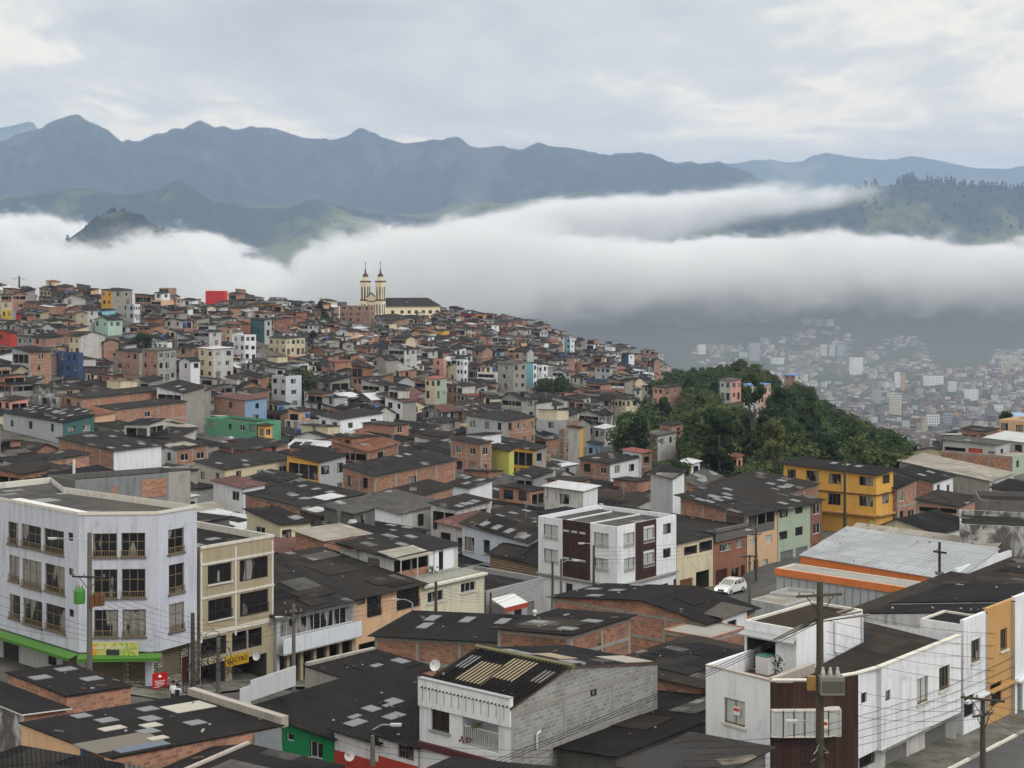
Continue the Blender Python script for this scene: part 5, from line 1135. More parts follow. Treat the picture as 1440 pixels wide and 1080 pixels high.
# lower left
H('house', 'brick house with a plain black roof in front of the bluish white corner building', 11, 94, 184, 979, 85, mL=BRICK, roof=('shed', .15, -.25), rm=rf('black', 3), hL=[], nR=0, z0=-28, nsky=4, frame=False, over=.12, yv=1000)
H('house', 'weathered stone-walled house with a white-edged black roof at the left edge', -70, 34, 92, 1004, 77, mL=PEEL, mR=BRICK, roof=('shed', .1, -.2), rm=rf('black', 0), edge=PVC, hL=[], nR=0, z0=-28, frame=False, over=.25, yv=1040)
def post_rubble(sk, i):
    rp = i['rp']; mb = sk.new('loose_sheet')
    S = simple('cracked_board', (.42, .40, .35)); G = simple('blue_tarp', (.12, .15, .19)); 
    for k, (s, t_, ds, dt, m_) in enumerate(((.62, .72, .2, .25, S), (.78, .6, .1, .1, SKYL), (.55, .5, .12, .09, SKYL), (.42, .42, .09, .1, S), (.5, .22, .08, .13, S), (.3, .34, .1, .1, SKYL), (.68, .3, .1, .1, SKYL), (.3, .62, .1, .1, SKYL), (.02, .06, .1, .28, G), (.14, .3, .07, .1, S), (.86, .25, .1, .09, SKYL))):
        z = .03+.003*k; slab(mb, [rp(s, t_)+Z*z, rp(s, t_+dt)+Z*z, rp(s+ds, t_+dt)+Z*z, rp(s+ds, t_)+Z*z], m_, .04)
    bp = sk.new('roof_patch'); mm = simple('ochre_grey_sheet', (.15, .135, .11))
    slab(bp, [rp(.1, -.03)+Z*.03, rp(.1, .35)+Z*.03, rp(.36, .38)+Z*.03, rp(.36, -.03)+Z*.03], mm, .025)
    K, Rr = i['K'], i['R']; zf = i['zf']; pw = sk.new('parapet')
    d = (Rr-K).normalized(); L_ = (Rr-K).length; n = Vector((d.y, -d.x, 0))
    for k in range(1): pw.box(K+Z*(zf(1, 1)-.1), (Rr-K)+Z*(zf(0, 1)-zf(1, 1)), -n*.4, Z*.5, PARB)
    bl = sk.new('tarpaulin'); N, b = i['N'], i['b']; nr = Vector((b.y, -b.x, 0)); z = i['zt']; wb = i['wb']
    bl.poly([N+b*(wb*.82)+nr*.12+Z*(z-1.9), N+b*wb*.99+nr*.2+Z*(z-1.9), N+b*wb*.99+nr*.05+Z*(z-.55), N+b*wb*.82+nr*.05+Z*(z-.5)], simple('grey_tarp', (.22, .24, .27), var=.5))
    bd = sk.new('boarding'); a = i['a']; nl = Vector((-a.y, a.x, 0))
    bd.box(N+a*.6+nl*.05+Z*(z-1.6), a*1.4, -nl*.045, Z*1.5, WOOD); bd.box(N+a*2.0+nl*.05+Z*(z-1.6), a*.5, -nl*.045, Z*1.5, BLUEP)
H('house', 'brick house whose black roof is littered with loose pale sheets, at the lower left', 30, 157, 396, 1066, 70, aL=-45, aR=42, mL=PEACH, mR=BRICK, roof=('shed', 0, -.5), rm=rf('black', 3), hL=[], nR=0, z0=-26, frame=False, over=.1, post=post_rubble, yv=1080)
H('house', 'black corrugated roof in the bottom left corner', -60, 150, 215, 1120, 60, aL=-75, wa=6, mL=DCONC, roof=('shed', .5, .2), rm=rf('black', 2), hL=[], nR=0, z0=-24, frame=False, npatch=3, wb=2.5, yv=1080)
H('house', 'black gable roof with a pale ridge at the bottom, left of the green wall', 181, 358, 470, 1134, 65.5, aL=-64, aR=26, mL=DCONC, roof=('ridgeL', .3, .75), rm=rf('black', 1), hL=[], nR=0, z0=-25, frame=False, npatch=2, cap=PARB, yv=1080)
q6 = lambda *a, **k: cw(340, 860, 3.6, *a, **k)
def dado(col, h_=1.35, z=-27.0):
    def f(sk, i):
        N, a = i['N'], i['a']; nl = Vector((-a.y, a.x, 0)); sk.new('dado').box(N+nl*.03+Z*(i['zt']-1.0-2.2), a*i['wa'], -nl*.027, Z*(2.2), col)
    return f
H('house', 'emerald green walled house with a black roof and a white framed window', 352, 470, 560, 1038, 86.4, aL=-48, mL=GREENP, roof=('shed', .35, .4), rm=rf('black', 3), z0=-28, wb=11, over=.3, nsky=5, frame=False, hL=[q6(345,410,650,735,fm=FR_W,n=2,sill=1), q6(225,265,610,650,fm=FR_W)], nR=0, yv=1075)
H('house', 'white house with a red painted base right of the emerald green wall', 470.5, 532, 600, 1044, 84.1, aL=-48, mL=WHITE, roof=('shed', .1, .4), rm=rf('black', 0), z0=-28, wb=10, nsky=6, frame=False, hL=[], nR=0, post=dado(REDP), yv=1080)
H('house', 'white house with a louvred window and red base, left of the grey block house', 532.5, 588, 640, 1050, 82.2, aL=-48, mL=WHITE, roof=('shed', .1, .3), rm=rf('black', 2), z0=-28, wb=9, frame=False, hL=[q6(790,872,655,738,fm=simple('dusky_frame', (.2, .12, .12)),n=5,t=.5)], nR=0, post=dado(REDP), yv=1080)
def post_par(sk, i):
    L, K = i['L'], i['K']; d = (K-L); z = i['zt']; n = Vector((d.normalized().y, -d.normalized().x, 0)); sk.new('parapet').box(L+Z*(z-.3), d, n*.3, Z*.75, PARB)
H('house', 'black-roofed house with a pale parapet, between the green wall and the balcony house', 429, 518, 613, 965, 98, aR=42, mL=CONC, mR=BRICK, roof=('shed', .2, .1), rm=rf('black', 0), hL=[], nR=0, z0=-29, nsky=2, npatch=1, frame=False, over=.1, post=post_par, yv=985)
def screen():
    A = V2((352-CX)/F*91.5, 91.5); d = ad(36); mb = MB(); W = hit(A, d, 415)
    m_ = rf('white', 2); z = -23.3
    mb.box(A+Z*z, d*W+Z*.15, V2(.05, -.04), Z*1.15, plaster((.5, .52, .55), .3)); mb.box(A+Z*(z-.6), V2(-.45, -.9), V2(.05, -.02), Z*1.5, plaster((.5, .52, .55), .3))
    tag(mb.build('metal_screen', origin=A+Z*z), 'pale corrugated metal screen along the black roof left of the balcony house', 'screen')
    HANDS.append(dict(poly=[A, A+d*W], D=91, x0=343, x1=415, y0=936, y1=990))
screen()
# ---------------------------------------------------------------- middle distance: the houses one can pick out
def M(label, xL, xN, xR, y, h, mL, mR=None, roof=('shed', .5, .8), rk='dark', **k):
    H(k.pop('name', 'house'), label, xL, xN, xR, y, h=h, mL=mL, mR=mR, roof=roof, rm=rf(rk, hash_(label) % 4), lod=k.pop('lod', 1), **k)
def post_patch(sk, i):
    N, b = i['N'], i['b']; n = Vector((b.y, -b.x, 0)); z = i['zt']; wb = i['wb']
    for u0, u1, za, zb_, m_ in ((.56, .78, -2.2, -.5, BRICK), (.30, .36, -2.6, -.9, BRICK), (.80, .995, -4, .05, plaster((.34, .33, .31), .5))):
        mb = sk.new('bare_patch'); mb.box(N+b*wb*u0+n*.03+Z*(z+za), b*wb*(u1-u0), -n*.027, Z*(zb_-za), m_)
M('grey plastered wall house with a bare brick patch, behind the bluish white corner building', 100, 106, 268, 675, 5, DCONC, plaster((.21, .225, .24), .6), ('flat',), 'black', nL=0, nR=0, wa=5, D=150, yv=715, frame=False, aR=52, post=post_patch)
M('navy blue walled house with a black roof behind the grey plastered wall', 62, 105, 180, 683, 4, BLUEP, BLUEP, ('shed', .6, .4), 'black', nL=2, nR=3, ns=1, D=172, yv=690)
M('small yellow house with maroon windows left of the navy blue house', 38, 62, 70, 683, 5.5, plaster((.6, .5, .2), .5), CREAM, ('shed', .1, .2), 'dark', nL=2, ns=1, D=170, fm=DKRED, yv=693)
M('long house with open upper gallery and brick parapet at the left edge', 5, 30, 125, 652, 5, GREYW, BRICK, ('shed', .2, .7), 'dark', nL=2, nR=2, yv=672, aR=52)
M('house with open laundry balconies and a brick side wall, at the left', 82, 160, 227, 634, 6, BRICK, WHITE, ('shed', 1.1, .2), 'dark', nL=0, nsky=6, aL=-52, hR=[dict(k='v', u0=.8, u1=3.8, z0=-30.8, z1=-29), dict(k='v', u0=4, u1=6.2, z0=-30.8, z1=-29), dict(k='v', u0=.3, u1=6.2, z0=-33.4, z1=-31.6, rail=0)], yv=662)
M('white house with a beige sheet canopy over a brick terrace', 212, 247, 293, 632, 5, WHITE, BRICK, ('shed', .6, .3), 'dark', nL=2, nR=2, ns=1, npatch=2, patch=rf('beige', 2), yv=648)
M('orange framed brick house with a long brick side wall on the left slope', 90, 116, 262, 560, 6, BRICK, BRICK, ('shed', .4, .8), 'dark', nL=2, nR=0, yv=590)
M('cream house front with a long brick party wall below the orange framed house', 134, 161, 262, 576, 5, CREAM, BRICK, ('shed', .3, .6), 'dark', nL=2, nR=1, yv=592)
M('vast dark workshop roof dotted with white roof lights at the left edge', 5, 88, 132, 594, 4, GREYW, TEAL, ('shed', .6, .9), 'black', nsky=12, nL=3, nR=2, ns=1, wmax=22)
M('glazed white front under a dark roof with many roof lights, left slope', 62, 92, 128, 588, 4.5, CREAM, WHITE, ('shed', .6, .9), 'dark', nsky=8, nR=4, ns=1)
M('cobalt blue three-storey house on the left slope', 75, 110, 117, 496, 7.5, BLUEP, BLUEP, ('flat',), 'dark', nL=4, ns=3, lod=1)
M('red painted house at the left edge of the slope', -10, 14, 24, 468, 4, REDP, REDP, ('ridgeL', .8, .5), 'dark', nL=1, ns=1)
M('tall bare house of brick and grey block with small windows, above the small round tree', 200, 222, 248, 493, 9, BRICK, BLOCK, ('shed', .2, .3), 'grey', nL=2, nR=3, ns=3)
M('long brick house with white window surrounds left of the tall bare block house', 163, 196, 222, 495, 6, BRICK, CONC, ('shed', .2, .3), 'dark', nL=3, nR=1, ns=2)
M('white house with a row of windows on top of the brick houses', 208, 236, 242, 482, 2.8, WHITE, WHITE, ('flat',), 'white', nL=4, ns=1)
M('mint green long house with flat parapet in the middle of the slope', 290, 361, 364, 594, 5, MINT, MINT, ('flat',), 'dark', nL=5, ns=1, wb=6, yv=618)
M('small orange house attached to the right end of the mint green house', 363, 372, 383, 599, 4.5, YELLOW, YELLOW, ('shed', .1, .1), 'dark', nL=1, nR=1, ns=1)
M('windowless bright orange wall between the brick houses below the mint green house', 320, 342, 345, 622, 4.2, ORANGE, ORANGE, ('shed', 0, .1), 'dark', nL=0, nR=0, wb=3, yv=640)
M('dark red house with pale windows right of the bright orange wall', 343, 388, 405, 628, 4.6, plaster((.26, .07, .05), .4), BRICK, ('shed', .3, .5), 'dark', nL=4, nR=0, ns=1, fm=FR_W, yv=645)
M('house with a sky-blue mural wall beside a long brick wall', 301, 345, 375, 563, 6, BRICK, SKYB, ('shed', .3, .3), 'maroon', nL=1, nR=1, ns=2, yv=592)
M('pale blue-grey three-storey house with broad windows on the slope', 382, 402, 424, 529, 7.5, GREYW, plaster((.5, .55, .62), .3), ('flat',), 'dark', nL=2, nR=1, ns=3)
M('white house with a sloping roof line and brown windows above the mint green house', 449, 478, 538, 590, 5, WHITE, WHITE, ('shed', .5, .6), 'dark', nL=2, nR=2, ns=1, fm=FR_B, yv=606)
M('white triple-window house beside the brick wall, above the mural house', 333, 352, 378, 552, 3.2, WHITE, BRICK, ('shed', .4, .4), 'brown', nL=3, nR=1, ns=1)
M('mustard yellow two-storey house with white upper balcony, centre left', 404, 449, 486, 650, 6.5, YELLOW, GREYW, ('shed', .6, .6), 'black', nL=2, nR=2, ns=2, voidp=1.0, yv=684)
M('long brick house with red curtains and a white painted side wall, centre', 482, 527, 640, 669, 7, BRICK, BRICK, ('shed', .8, .9), 'dark', nL=2, nR=1, ns=3, nsky=2, yv=712, D=218)
M('beige house with slit windows left of the mustard yellow house', 275, 316, 412, 660, 4.5, plaster((.45, .43, .38), .4), CREAM, ('shed', .6, .5), 'dark', nL=2, nR=3, ns=1, nsky=3, yv=676)
M('maroon-roofed house with white walls left of centre', 300, 343, 372, 686, 5, WHITE, WHITE, ('shed', .4, .2), 'maroon', nL=2, nR=1, ns=2, yv=715)
M('pale yellow house with a plain black roof, above the beige three-storey building', 347, 394, 437, 737, 4.5, plaster((.62, .58, .42), .35), None, ('shed', .9, -.2), 'black', nL=1, nR=2, ns=1, nsky=3, yv=757, D=163)
M('brick house whose dark roof carries a bright white panel, centre left', 345, 425, 512, 712, 4, BRICK, BRICK, ('shed', .5, .5), 'dark', nL=1, nR=0, ns=1, nsky=9, npatch=1, patch=rf('white', 1), yv=730, D=190)
M('weathered timber shack with patched pale roof, centre', 422, 452, 496, 725, 3, WOOD, WOOD, ('shed', .3, .3), 'patched', nL=1, nR=2, ns=1, npatch=2, patch=rf('white', 0), yv=737, D=178)
M('open-fronted dark workshop with a brick side wall and sloping white verge', 527, 562, 637, 704, 4.5, DCONC, BRICK, ('shed', .4, .8), 'dark', hL=[dict(k='v', u0=.3, u1=5, z0=-30, z1=-26.9, rail=0)], nR=0, yv=722, D=195)
M('white cube house with a sloping dark roof, centre', 627, 660, 692, 686, 4, WHITE, WHITE, ('shed', .1, .6), 'dark', nL=0, nR=0, nsky=4, yv=703, D=210)
M('long white curved wall house with a grey ribbed roof, centre', 490, 560, 625, 722, 3.2, WHITE, OLDWHITE, ('shed', .7, .4), 'grey', nL=0, nR=1, ns=1, D=186, yv=735)
M('whitish house with brown framed windows and an open upstairs room, centre', 606, 642, 690, 716, 4.5, OLDWHITE, OLDWHITE, ('shed', .3, .4), 'dark', nL=2, nR=2, ns=1, fm=FR_B, nsky=6, voidp=.5, D=184, yv=740)
M('maroon sheet-roofed lean-to right of the rooftop dwelling', 640, 700, 730, 742, 3, OLDWHITE, OLDWHITE, ('shed', .5, .2), 'maroon', nL=2, nR=0, ns=1, D=176, yv=752)
M('orange-yellow house with wide balconies in the middle of the town', 716, 751, 768, 633, 8, YELLOW, CONC, ('shed', .4, .4), 'dark', nL=3, nR=1, ns=3, voidp=1.0, solid=YELLOW, yv=672)
M('lime-yellow and grey party wall beside the orange-yellow balcony house', 690, 716, 722, 634, 8, LIME, LIME, ('shed', .3, .3), 'dark', nL=0, nR=0, yv=670)
M('tall bare brick house with a concrete frame left of the lime-yellow wall', 634, 676, 691, 624, 9, BRICK, BRICK, ('shed', .3, .2), 'dark', nL=2, nR=1, ns=3, yv=672)
M('squat brick house with grey block end, left of the tall bare brick house', 595, 622, 640, 648, 5, BRICK, BLOCK, ('shed', .4, .3), 'dark', nL=1, nR=1, ns=2, yv=672)
M('long block of brick and grey render with an orange canopy roof, upper centre', 656, 712, 752, 592, 8, GREYW, BRICK, ('shed', .5, .4), 'dark', nL=3, nR=4, ns=2, yv=620)
M('brick tower house with a whitewashed neighbour, upper centre right', 786, 794, 802, 604, 6, BRICK, BRICK, ('flat',), 'dark', nL=1, nR=1, ns=3)
M('white graffiti-stained wall with a yellow edge beside the brick tower house', 799, 815, 820, 602, 7, OLDWHITE, YELLOW, ('shed', .1, .1), 'dark', nL=0, nR=0, yv=622)
M('small sky-blue house wall near the foot of the wood', 826, 843, 845, 625, 5, SKYB, SKYB, ('shed', .2, .2), 'dark', nL=2, nR=0, ns=1)
M('raw grey concrete tower house with a dark slot, upper centre', 700, 722, 740, 512, 9, BLOCK, CONC, ('shed', .1, .6), 'grey', nL=1, nR=2, ns=3)
M('turquoise house among grey ones, upper centre', 737, 750, 755, 512, 7.5, CYAN, WHITE, ('flat',), 'dark', nL=0, nR=1, ns=3)
M('white house with dark windows right of the turquoise house', 752, 762, 770, 514, 6, WHITE, WHITE, ('flat',), 'dark', nL=2, nR=1, ns=2)
M('brick house with a dazzling white flat roof below the turquoise house', 758, 778, 790, 534, 4.5, BRICK, BRICK, ('shed', .2, .2), 'white', nL=2, nR=1, ns=1)
M('salmon pink cube house, upper centre', 609, 624, 627, 505, 6, PINK, PINK, ('flat',), 'dark', nL=1, nR=0, ns=2)
M('bright white slender house with small windows, upper centre', 642, 652, 658, 506, 7, WHITE, WHITE, ('flat',), 'dark', nL=2, nR=1, ns=3)
M('red-roofed house at the foot of the upper centre slope', 598, 612, 628, 533, 7, CREAM, SAGE, ('shed', .2, .2), 'red', nL=2, nR=2, ns=2)
M('long cream house with a yellow neighbour on the upper slope below the church', 378, 402, 429, 476, 5.5, CREAM, CREAM, ('shed', .3, .3), 'dark', nL=3, nR=4, ns=2)
M('white house with green trim left of the long cream house', 328, 344, 360, 471, 7, WHITE, WHITE, ('flat',), 'dark', nL=2, nR=2, ns=3)
M('dark teal house on the upper slope', 352, 372, 382, 450, 8, TEAL, GREYW, ('shed', .3, .3), 'dark', nL=1, nR=1, ns=2)
M('brick apartment block standing in front of the church', 478, 520, 527, 430, 9, BRICK, BRICK, ('flat',), 'dark', nL=4, nR=1, ns=3, aL=-62, aR=28)
M('bright yellow house under a wide dark roof on the left skyline', 142, 158, 186, 409, 8, YELLOW, CONC, ('shed', .5, .4), 'dark', nL=2, nR=2, ns=2)
M('white house right below the yellow house on the left skyline', 173, 188, 197, 428, 6, GREYW, WHITE, ('flat',), 'dark', nL=2, nR=3, ns=2)
M('vivid red water tank housing on the skyline between yellow house and church', 289, 316, 320, 409, 7.5, plaster((.62, .03, .03), .1), None, ('flat',), 'red', nL=0, nR=0, frame=False)
M('yellow house at the far left edge of the slope', 2, 16, 22, 437, 3, plaster((.6, .45, .05), .4), CONC, ('flat',), 'dark', nL=2, nR=0, ns=1)
M('pale mint house with a dark roof on the left slope', 133, 152, 172, 450, 5, plaster((.42, .58, .5), .3), None, ('ridgeL', 1, .5), 'dark', nL=2, nR=2, ns=1)
M('house with a stained white gable and a terrace on the left slope', 97, 112, 148, 473, 7, CREAM, OLDWHITE, ('ridgeR', 1.2, .5), 'dark', nL=2, nR=0, ns=3)
M('cream apartment house at left centre of the slope', 279, 300, 328, 491, 8.5, CREAM, OLDWHITE, ('shed', .2, .2), 'white', nL=2, nR=2, ns=3)
M('white barn-like house with two small windows, left centre', 252, 268, 281, 508, 6, WHITE, WHITE, ('ridgeL', .9, .5), 'dark', nL=1, nR=1, ns=1)
M('blue-fronted house in a white terrace, upper right centre', 874, 884, 892, 498, 4, BLUEP, WHITE, ('shed', .2, .2), 'dark', nL=2, nR=1, ns=1, D=640)
M('cyan and white tall house near the right skyline of the slope', 796, 802, 808, 476, 8, CYAN, WHITE, ('flat',), 'dark', nL=1, nR=1, ns=3)
M('lone cream house standing in the trees', 864, 880, 896, 562, 5, CREAM, CREAM, ('shed', .4, .3), 'dark', nL=3, nR=2, ns=1)
M('white sheet-roofed house at the foot of the slope trees', 836, 850, 866, 603, 4, OLDWHITE, OLDWHITE, ('shed', .2, .3), 'white', nL=2, nR=2, ns=1)
M('house with a bright white roof panel left of the white and brown building', 766, 820, 868, 690, 3.2, OLDWHITE, WHITE, ('shed', .3, .3), 'white', nL=1, nR=0, D=205, aL=-62, wb=3, yv=697)
M('salmon sheet-roofed house near the wood', 876, 902, 916, 637, 4.5, WHITE, BRICK, ('shed', .3, .1), 'red', nL=2, nR=1, ns=1)
M('white walled dark-roofed house right of the salmon roof', 815, 858, 900, 652, 4, BRICK, WHITE, ('shed', .4, .5), 'dark', nL=2, nR=2, ns=1, nsky=3)
M('stepped white party walls with a tall white gable by the grey-roofed brick shed', 915, 946, 962, 672, 5.2, GREYW, WHITE, ('shed', .4, .6), 'dark', nL=0, nR=0, D=192, yv=700)
M('lime green and white house beside the wood fence', 957, 972, 984, 652, 4, LIME, WHITE, ('shed', .2, .2), 'white', nL=1, nR=1, ns=1, D=245)
M('orange house glimpsed between the tall trees', 1022, 1036, 1044, 643, 5, YELLOW, PINK, ('shed', .2, .2), 'tile', nL=2, nR=1, ns=1, D=262)
# houses among the trees on the wooded spur
M('three-storey brick and white house with a blue-grey flat roof on the wooded spur', 1046, 1066, 1084, 542, 8, WHITE, plaster((.6, .4, .32), .4), ('shed', .1, .1), 'blue', nL=2, nR=4, ns=3)
M('pair of pale houses on the wooded spur left of the blue-grey flat roof', 1012, 1028, 1042, 536, 6, OLDWHITE, PINK, ('shed', .3, .3), 'grey', nL=2, nR=2, ns=2)
M('small brick house under a vivid blue roof on the wooded spur', 1103, 1118, 1130, 528, 6, BRICK, OLDWHITE, ('shed', .1, .1), 'blue', nL=2, nR=1, ns=1)
M('slim brick house at the edge of the wood', 918, 932, 958, 545, 6, PINK, BRICK, ('shed', .2, .2), 'dark', nL=2, nR=2, ns=2)
M('two brick houses one above the other on the bank left of the wood', 928, 945, 960, 598, 6.5, BRICK, BRICK, ('shed', .2, .2), 'dark', nL=1, nR=1, ns=2)
M('plain brick house at the low end of the bank by the wood', 905, 925, 950, 612, 5, BRICK, OLDWHITE, ('shed', .3, .2), 'grey', nL=2, nR=2, ns=1)

# ---------------------------------------------------------------- church on the ridge
def church():
    D = 880; s = D/F            # metres per photo pixel there
    base = HY-447; z0 = base*s; X = lambda px: (px-CX)*s
    rt = root('church', (X(540), D, z0), 'cream twin-towered church with dark red domes and a long maroon roof on the ridge', 'church')
    O = Vector((X(540), D, z0)); R45 = ad(28); L45 = ad(-62)
    z = lambda py: (HY-py)*s
    DK = plaster((.10, .045, .04), .2); RF_ = rf('brown', 3)
    cs = [V2(X(512.5), D+6), V2(X(535), D)]
    for i, c in enumerate(cs):
        t_ = MB(); w = 12.5*s*.42
        def ring(ww, za, zb, m, mb=t_): 
            q = [c-R45*ww-L45*ww, c+R45*ww-L45*ww, c+R45*ww+L45*ww, c-R45*ww+L45*ww]
            # order anticlockwise from above
            for k in range(4): mb.poly([q[k]+Z*za, q[(k+1)%4]+Z*za, q[(k+1)%4]+Z*zb, q[k]+Z*zb], m)
            mb.poly([p+Z*zb for p in q], m)
        ring(w, z0-6, z(424), CHURCH); ring(w*.97, z(424), z(396.5), CHURCH); ring(w*1.13, z(396.5), z(394.8), DK); ring(w*1.06, z(423), z(421), DK)
        t_.lathe(c+Z*z(395), [(w*.72, 0), (w*.72, 6*s), (w*.78, 6*s), (w*.78, 6.6*s)], CHURCH, 8)
        tw = t_.build('tower', rt)
        op = MB()
        for dd in (R45, L45):
            n = -L45 if dd is R45 else -R45
            for f in (-.45, .45):
                for (ya, yb) in ((421, 402), (441, 427)):
                    p = c+n*(w*1.004+.02)+dd*(f*w); ww = w*.2; h1 = z(yb)-z(ya)
                    pts = [p-dd*ww+Z*z(ya), p+dd*ww+Z*z(ya), p+dd*ww+Z*(z(ya)+h1*.85), p+dd*ww*.5+Z*(z(ya)+h1*.97), p+Z*(z(ya)+h1), p-dd*ww*.5+Z*(z(ya)+h1*.97), p-dd*ww+Z*(z(ya)+h1*.85)]
                    if (pts[1]-pts[0]).cross(pts[2]-pts[1]).dot(n) < 0: pts = pts[::-1]
                    op.poly(pts, GLASS)
        op.build('window', tw)
        dm = MB(); zc = z(389); r = w*.8
        dm.lathe(c+Z*zc, [(r, 0)]+[(r*math.cos(a)*1.0, 5.2*s*math.sin(a)) for a in (.3, .6, .9, 1.2)]+[(r*.18, 5.4*s)], DK, 12)
        dm.lathe(c+Z*zc, [(r*.3, 5*s), (r*.33, 6.5*s), (r*.22, 8*s), (r*.3, 9*s), (r*.08, 12*s), (r*.05, 18*s), (0, 18.4*s)], simple('lead_spire', (.1, .1, .11)), 8)
        dm.build('dome', tw)
        cr = MB(); cr.box(c+Z*(zc+17.5*s)+V2(-.12, -.12), V2(.24, 0), V2(0, .24), Z*3.4*s, FR_D); cr.box(c+Z*(zc+19.4*s)-R45*.8, R45*1.6, V2(0, .2), Z*.3, FR_D); cr.build('cross', tw)
    f = MB(); A, B = cs[0], cs[1]; d = (B-A).normalized(); n = Vector((d.y, -d.x, 0)); W = (B-A).length; q = n*1.2
    f.poly([A+q+Z*(z0-6), B+q+Z*(z0-6), B+q+Z*z(423), (A+B)/2+q+Z*z(412.5), A+q+Z*z(423)], CHURCH); fo = f.build('facade', rt)
    m = MB(); p0, p1, p2 = A+q*1.25+Z*z(421.5), (A+B)/2+q*1.25+Z*z(411.5), B+q*1.25+Z*z(421.5); m.bar(p0, p1, .35, DK, 4); m.bar(p1, p2, .35, DK, 4); m.bar(A+q*1.1+Z*z(423.5), B+q*1.1+Z*z(423.5), .3, DK, 4); m.build('cornice', fo)
    dr = MB()
    for k in range(3):
        p = A+d*(W*(.3+.2*k))+q*1.03; ww = .7; ya, h1 = z(440), z(428)-z(440); dr.poly([p-d*ww+Z*ya, p+d*ww+Z*ya, p+d*ww+Z*(ya+h1*.8), p+Z*(ya+h1), p-d*ww+Z*(ya+h1*.8)], GLASS)
    dr.build('window', fo)
    # nave
    nv = MB(); N0 = V2(X(541.5), D+3); E0 = V2(X(617), D+17); d = (E0-N0).normalized(); n = Vector((d.y, -d.x, 0)); Wd = -n*13; W = (E0-N0).length
    ze, zr = z(431), z(419)
    hs = []
    for k in range(7):
        u = W*(.1+.13*k+(0.04 if k else 0)); hs.append(dict(k='w', u0=u, u1=u+1.9, z0=z(441.5), z1=z(436.8), dep=.3))
    sk = Sink(); w_ = sk.new('nave'); wall_face(sk, w_, N0, E0, z0-8, ze, ze, CHURCH, hs, 1); wall_face(sk, w_, E0, E0+Wd, z0-8, ze, ze, CHURCH, (), 2)
    wall_face(sk, w_, E0+Wd, N0+Wd, z0-8, ze, ze, CHURCH, (), 2)
    rr = sk.new('roof'); o = n*.8; Rg0 = N0+Wd*.5; Rg1 = E0+Wd*.5-d*12*s*1.0
    rr.poly([N0+o+Z*ze, E0+o+d*.8+Z*ze, Rg1+Z*zr, Rg0+Z*zr], RF_); rr.poly([E0+o+d*.8+Z*ze, E0+Wd-o+d*.8+Z*ze, Rg1+Z*zr], RF_); rr.poly([E0+Wd-o+d*.8+Z*ze, N0+Wd-o+Z*ze, Rg0+Z*zr, Rg1+Z*zr], RF_)
    sk.flush(rt)
    HANDS.append(dict(poly=[cs[0]+n*3, cs[1]+n*3, E0+n, E0+Wd, N0+Wd, cs[0]+Wd], D=D, x0=500, x1=620, y0=368, y1=441))
church()
# ---------------------------------------------------------------- the rest of the town
import itertools
WALLS = [(BRICK, 'bare brick', 30), (WHITE, 'white', 9), (OLDWHITE, 'weathered white', 14), (CREAM, 'cream', 9), (BLOCK, 'grey block', 9), (CONC, 'rendered grey', 13), (GREYW, 'pale grey', 9), (FBRICK, 'rust-brick', 6), (PEACH, 'peach', 2), (SAGE, 'sage green', 1.5),
         (YELLOW, 'yellow', 1), (BLUEP, 'blue', .5), (SKYB, 'sky-blue', .6), (CYAN, 'turquoise', .5), (REDP, 'dull red', .5), (PINK, 'salmon', 2), (MINT, 'mint', .2), (DCONC, 'dark stained', 7), (PEEL, 'flaking', 3), (BEIGE, 'beige', 3)]
ROOFS = [('dark', 'dark', 46), ('black', 'black', 20), ('brown', 'brown', 18), ('grey', 'grey', 7), ('beige', 'beige', 3), ('maroon', 'maroon', 3), ('white', 'bright white', 4), ('tile', 'tiled', 1.5), ('red', 'red', .8)]
def wpick(rng, L):
    s = sum(x[2] for x in L); r = rng.uniform(0, s)
    for x in L:
        r -= x[2]
        if r <= 0: return x
    return L[-1]
def pip(x, y, poly):
    ins = False; n = len(poly)
    for i in range(n):
        a, b = poly[i], poly[(i+1) % n]
        if (a.y > y) != (b.y > y) and x < (b.x-a.x)*(y-a.y)/(b.y-a.y)+a.x: ins = not ins
    return ins
def in_hull(x, y, poly):        # footprints are listed loosely: use their convex hull
    return pip(x, y, poly)
def hull(pts):
    p = sorted((q.x, q.y) for q in pts)
    def half(seq):
        h = []
        for q in seq:
            while len(h) > 1 and (h[-1][0]-h[-2][0])*(q[1]-h[-2][1])-(h[-1][1]-h[-2][1])*(q[0]-h[-2][0]) <= 0: h.pop()
            h.append(q)
        return h[:-1]
    return [Vector((a, b, 0)) for a, b in half(p)+half(p[::-1])]
for h_ in HANDS: h_['hull'] = hull(h_['poly'])
def wood_mask(px, D):
    """where the wooded spur lies instead of houses"""
    e = lerp_table([(200, 960), (235, 948), (270, 900), (300, 870), (360, 845), (420, 850), (500, 905), (600, 915), (700, 925), (900, 940)], D)
    return px > e
GREENS = [(380, 445, 560, 592), (398, 452, 490, 512), (738, 850, 542, 572)]
def street_mask(x, y): return False
def screen(p): return CX+F*p.x/p.y, HY-F*p.z/p.y
cands = []
rng = random.Random(77)
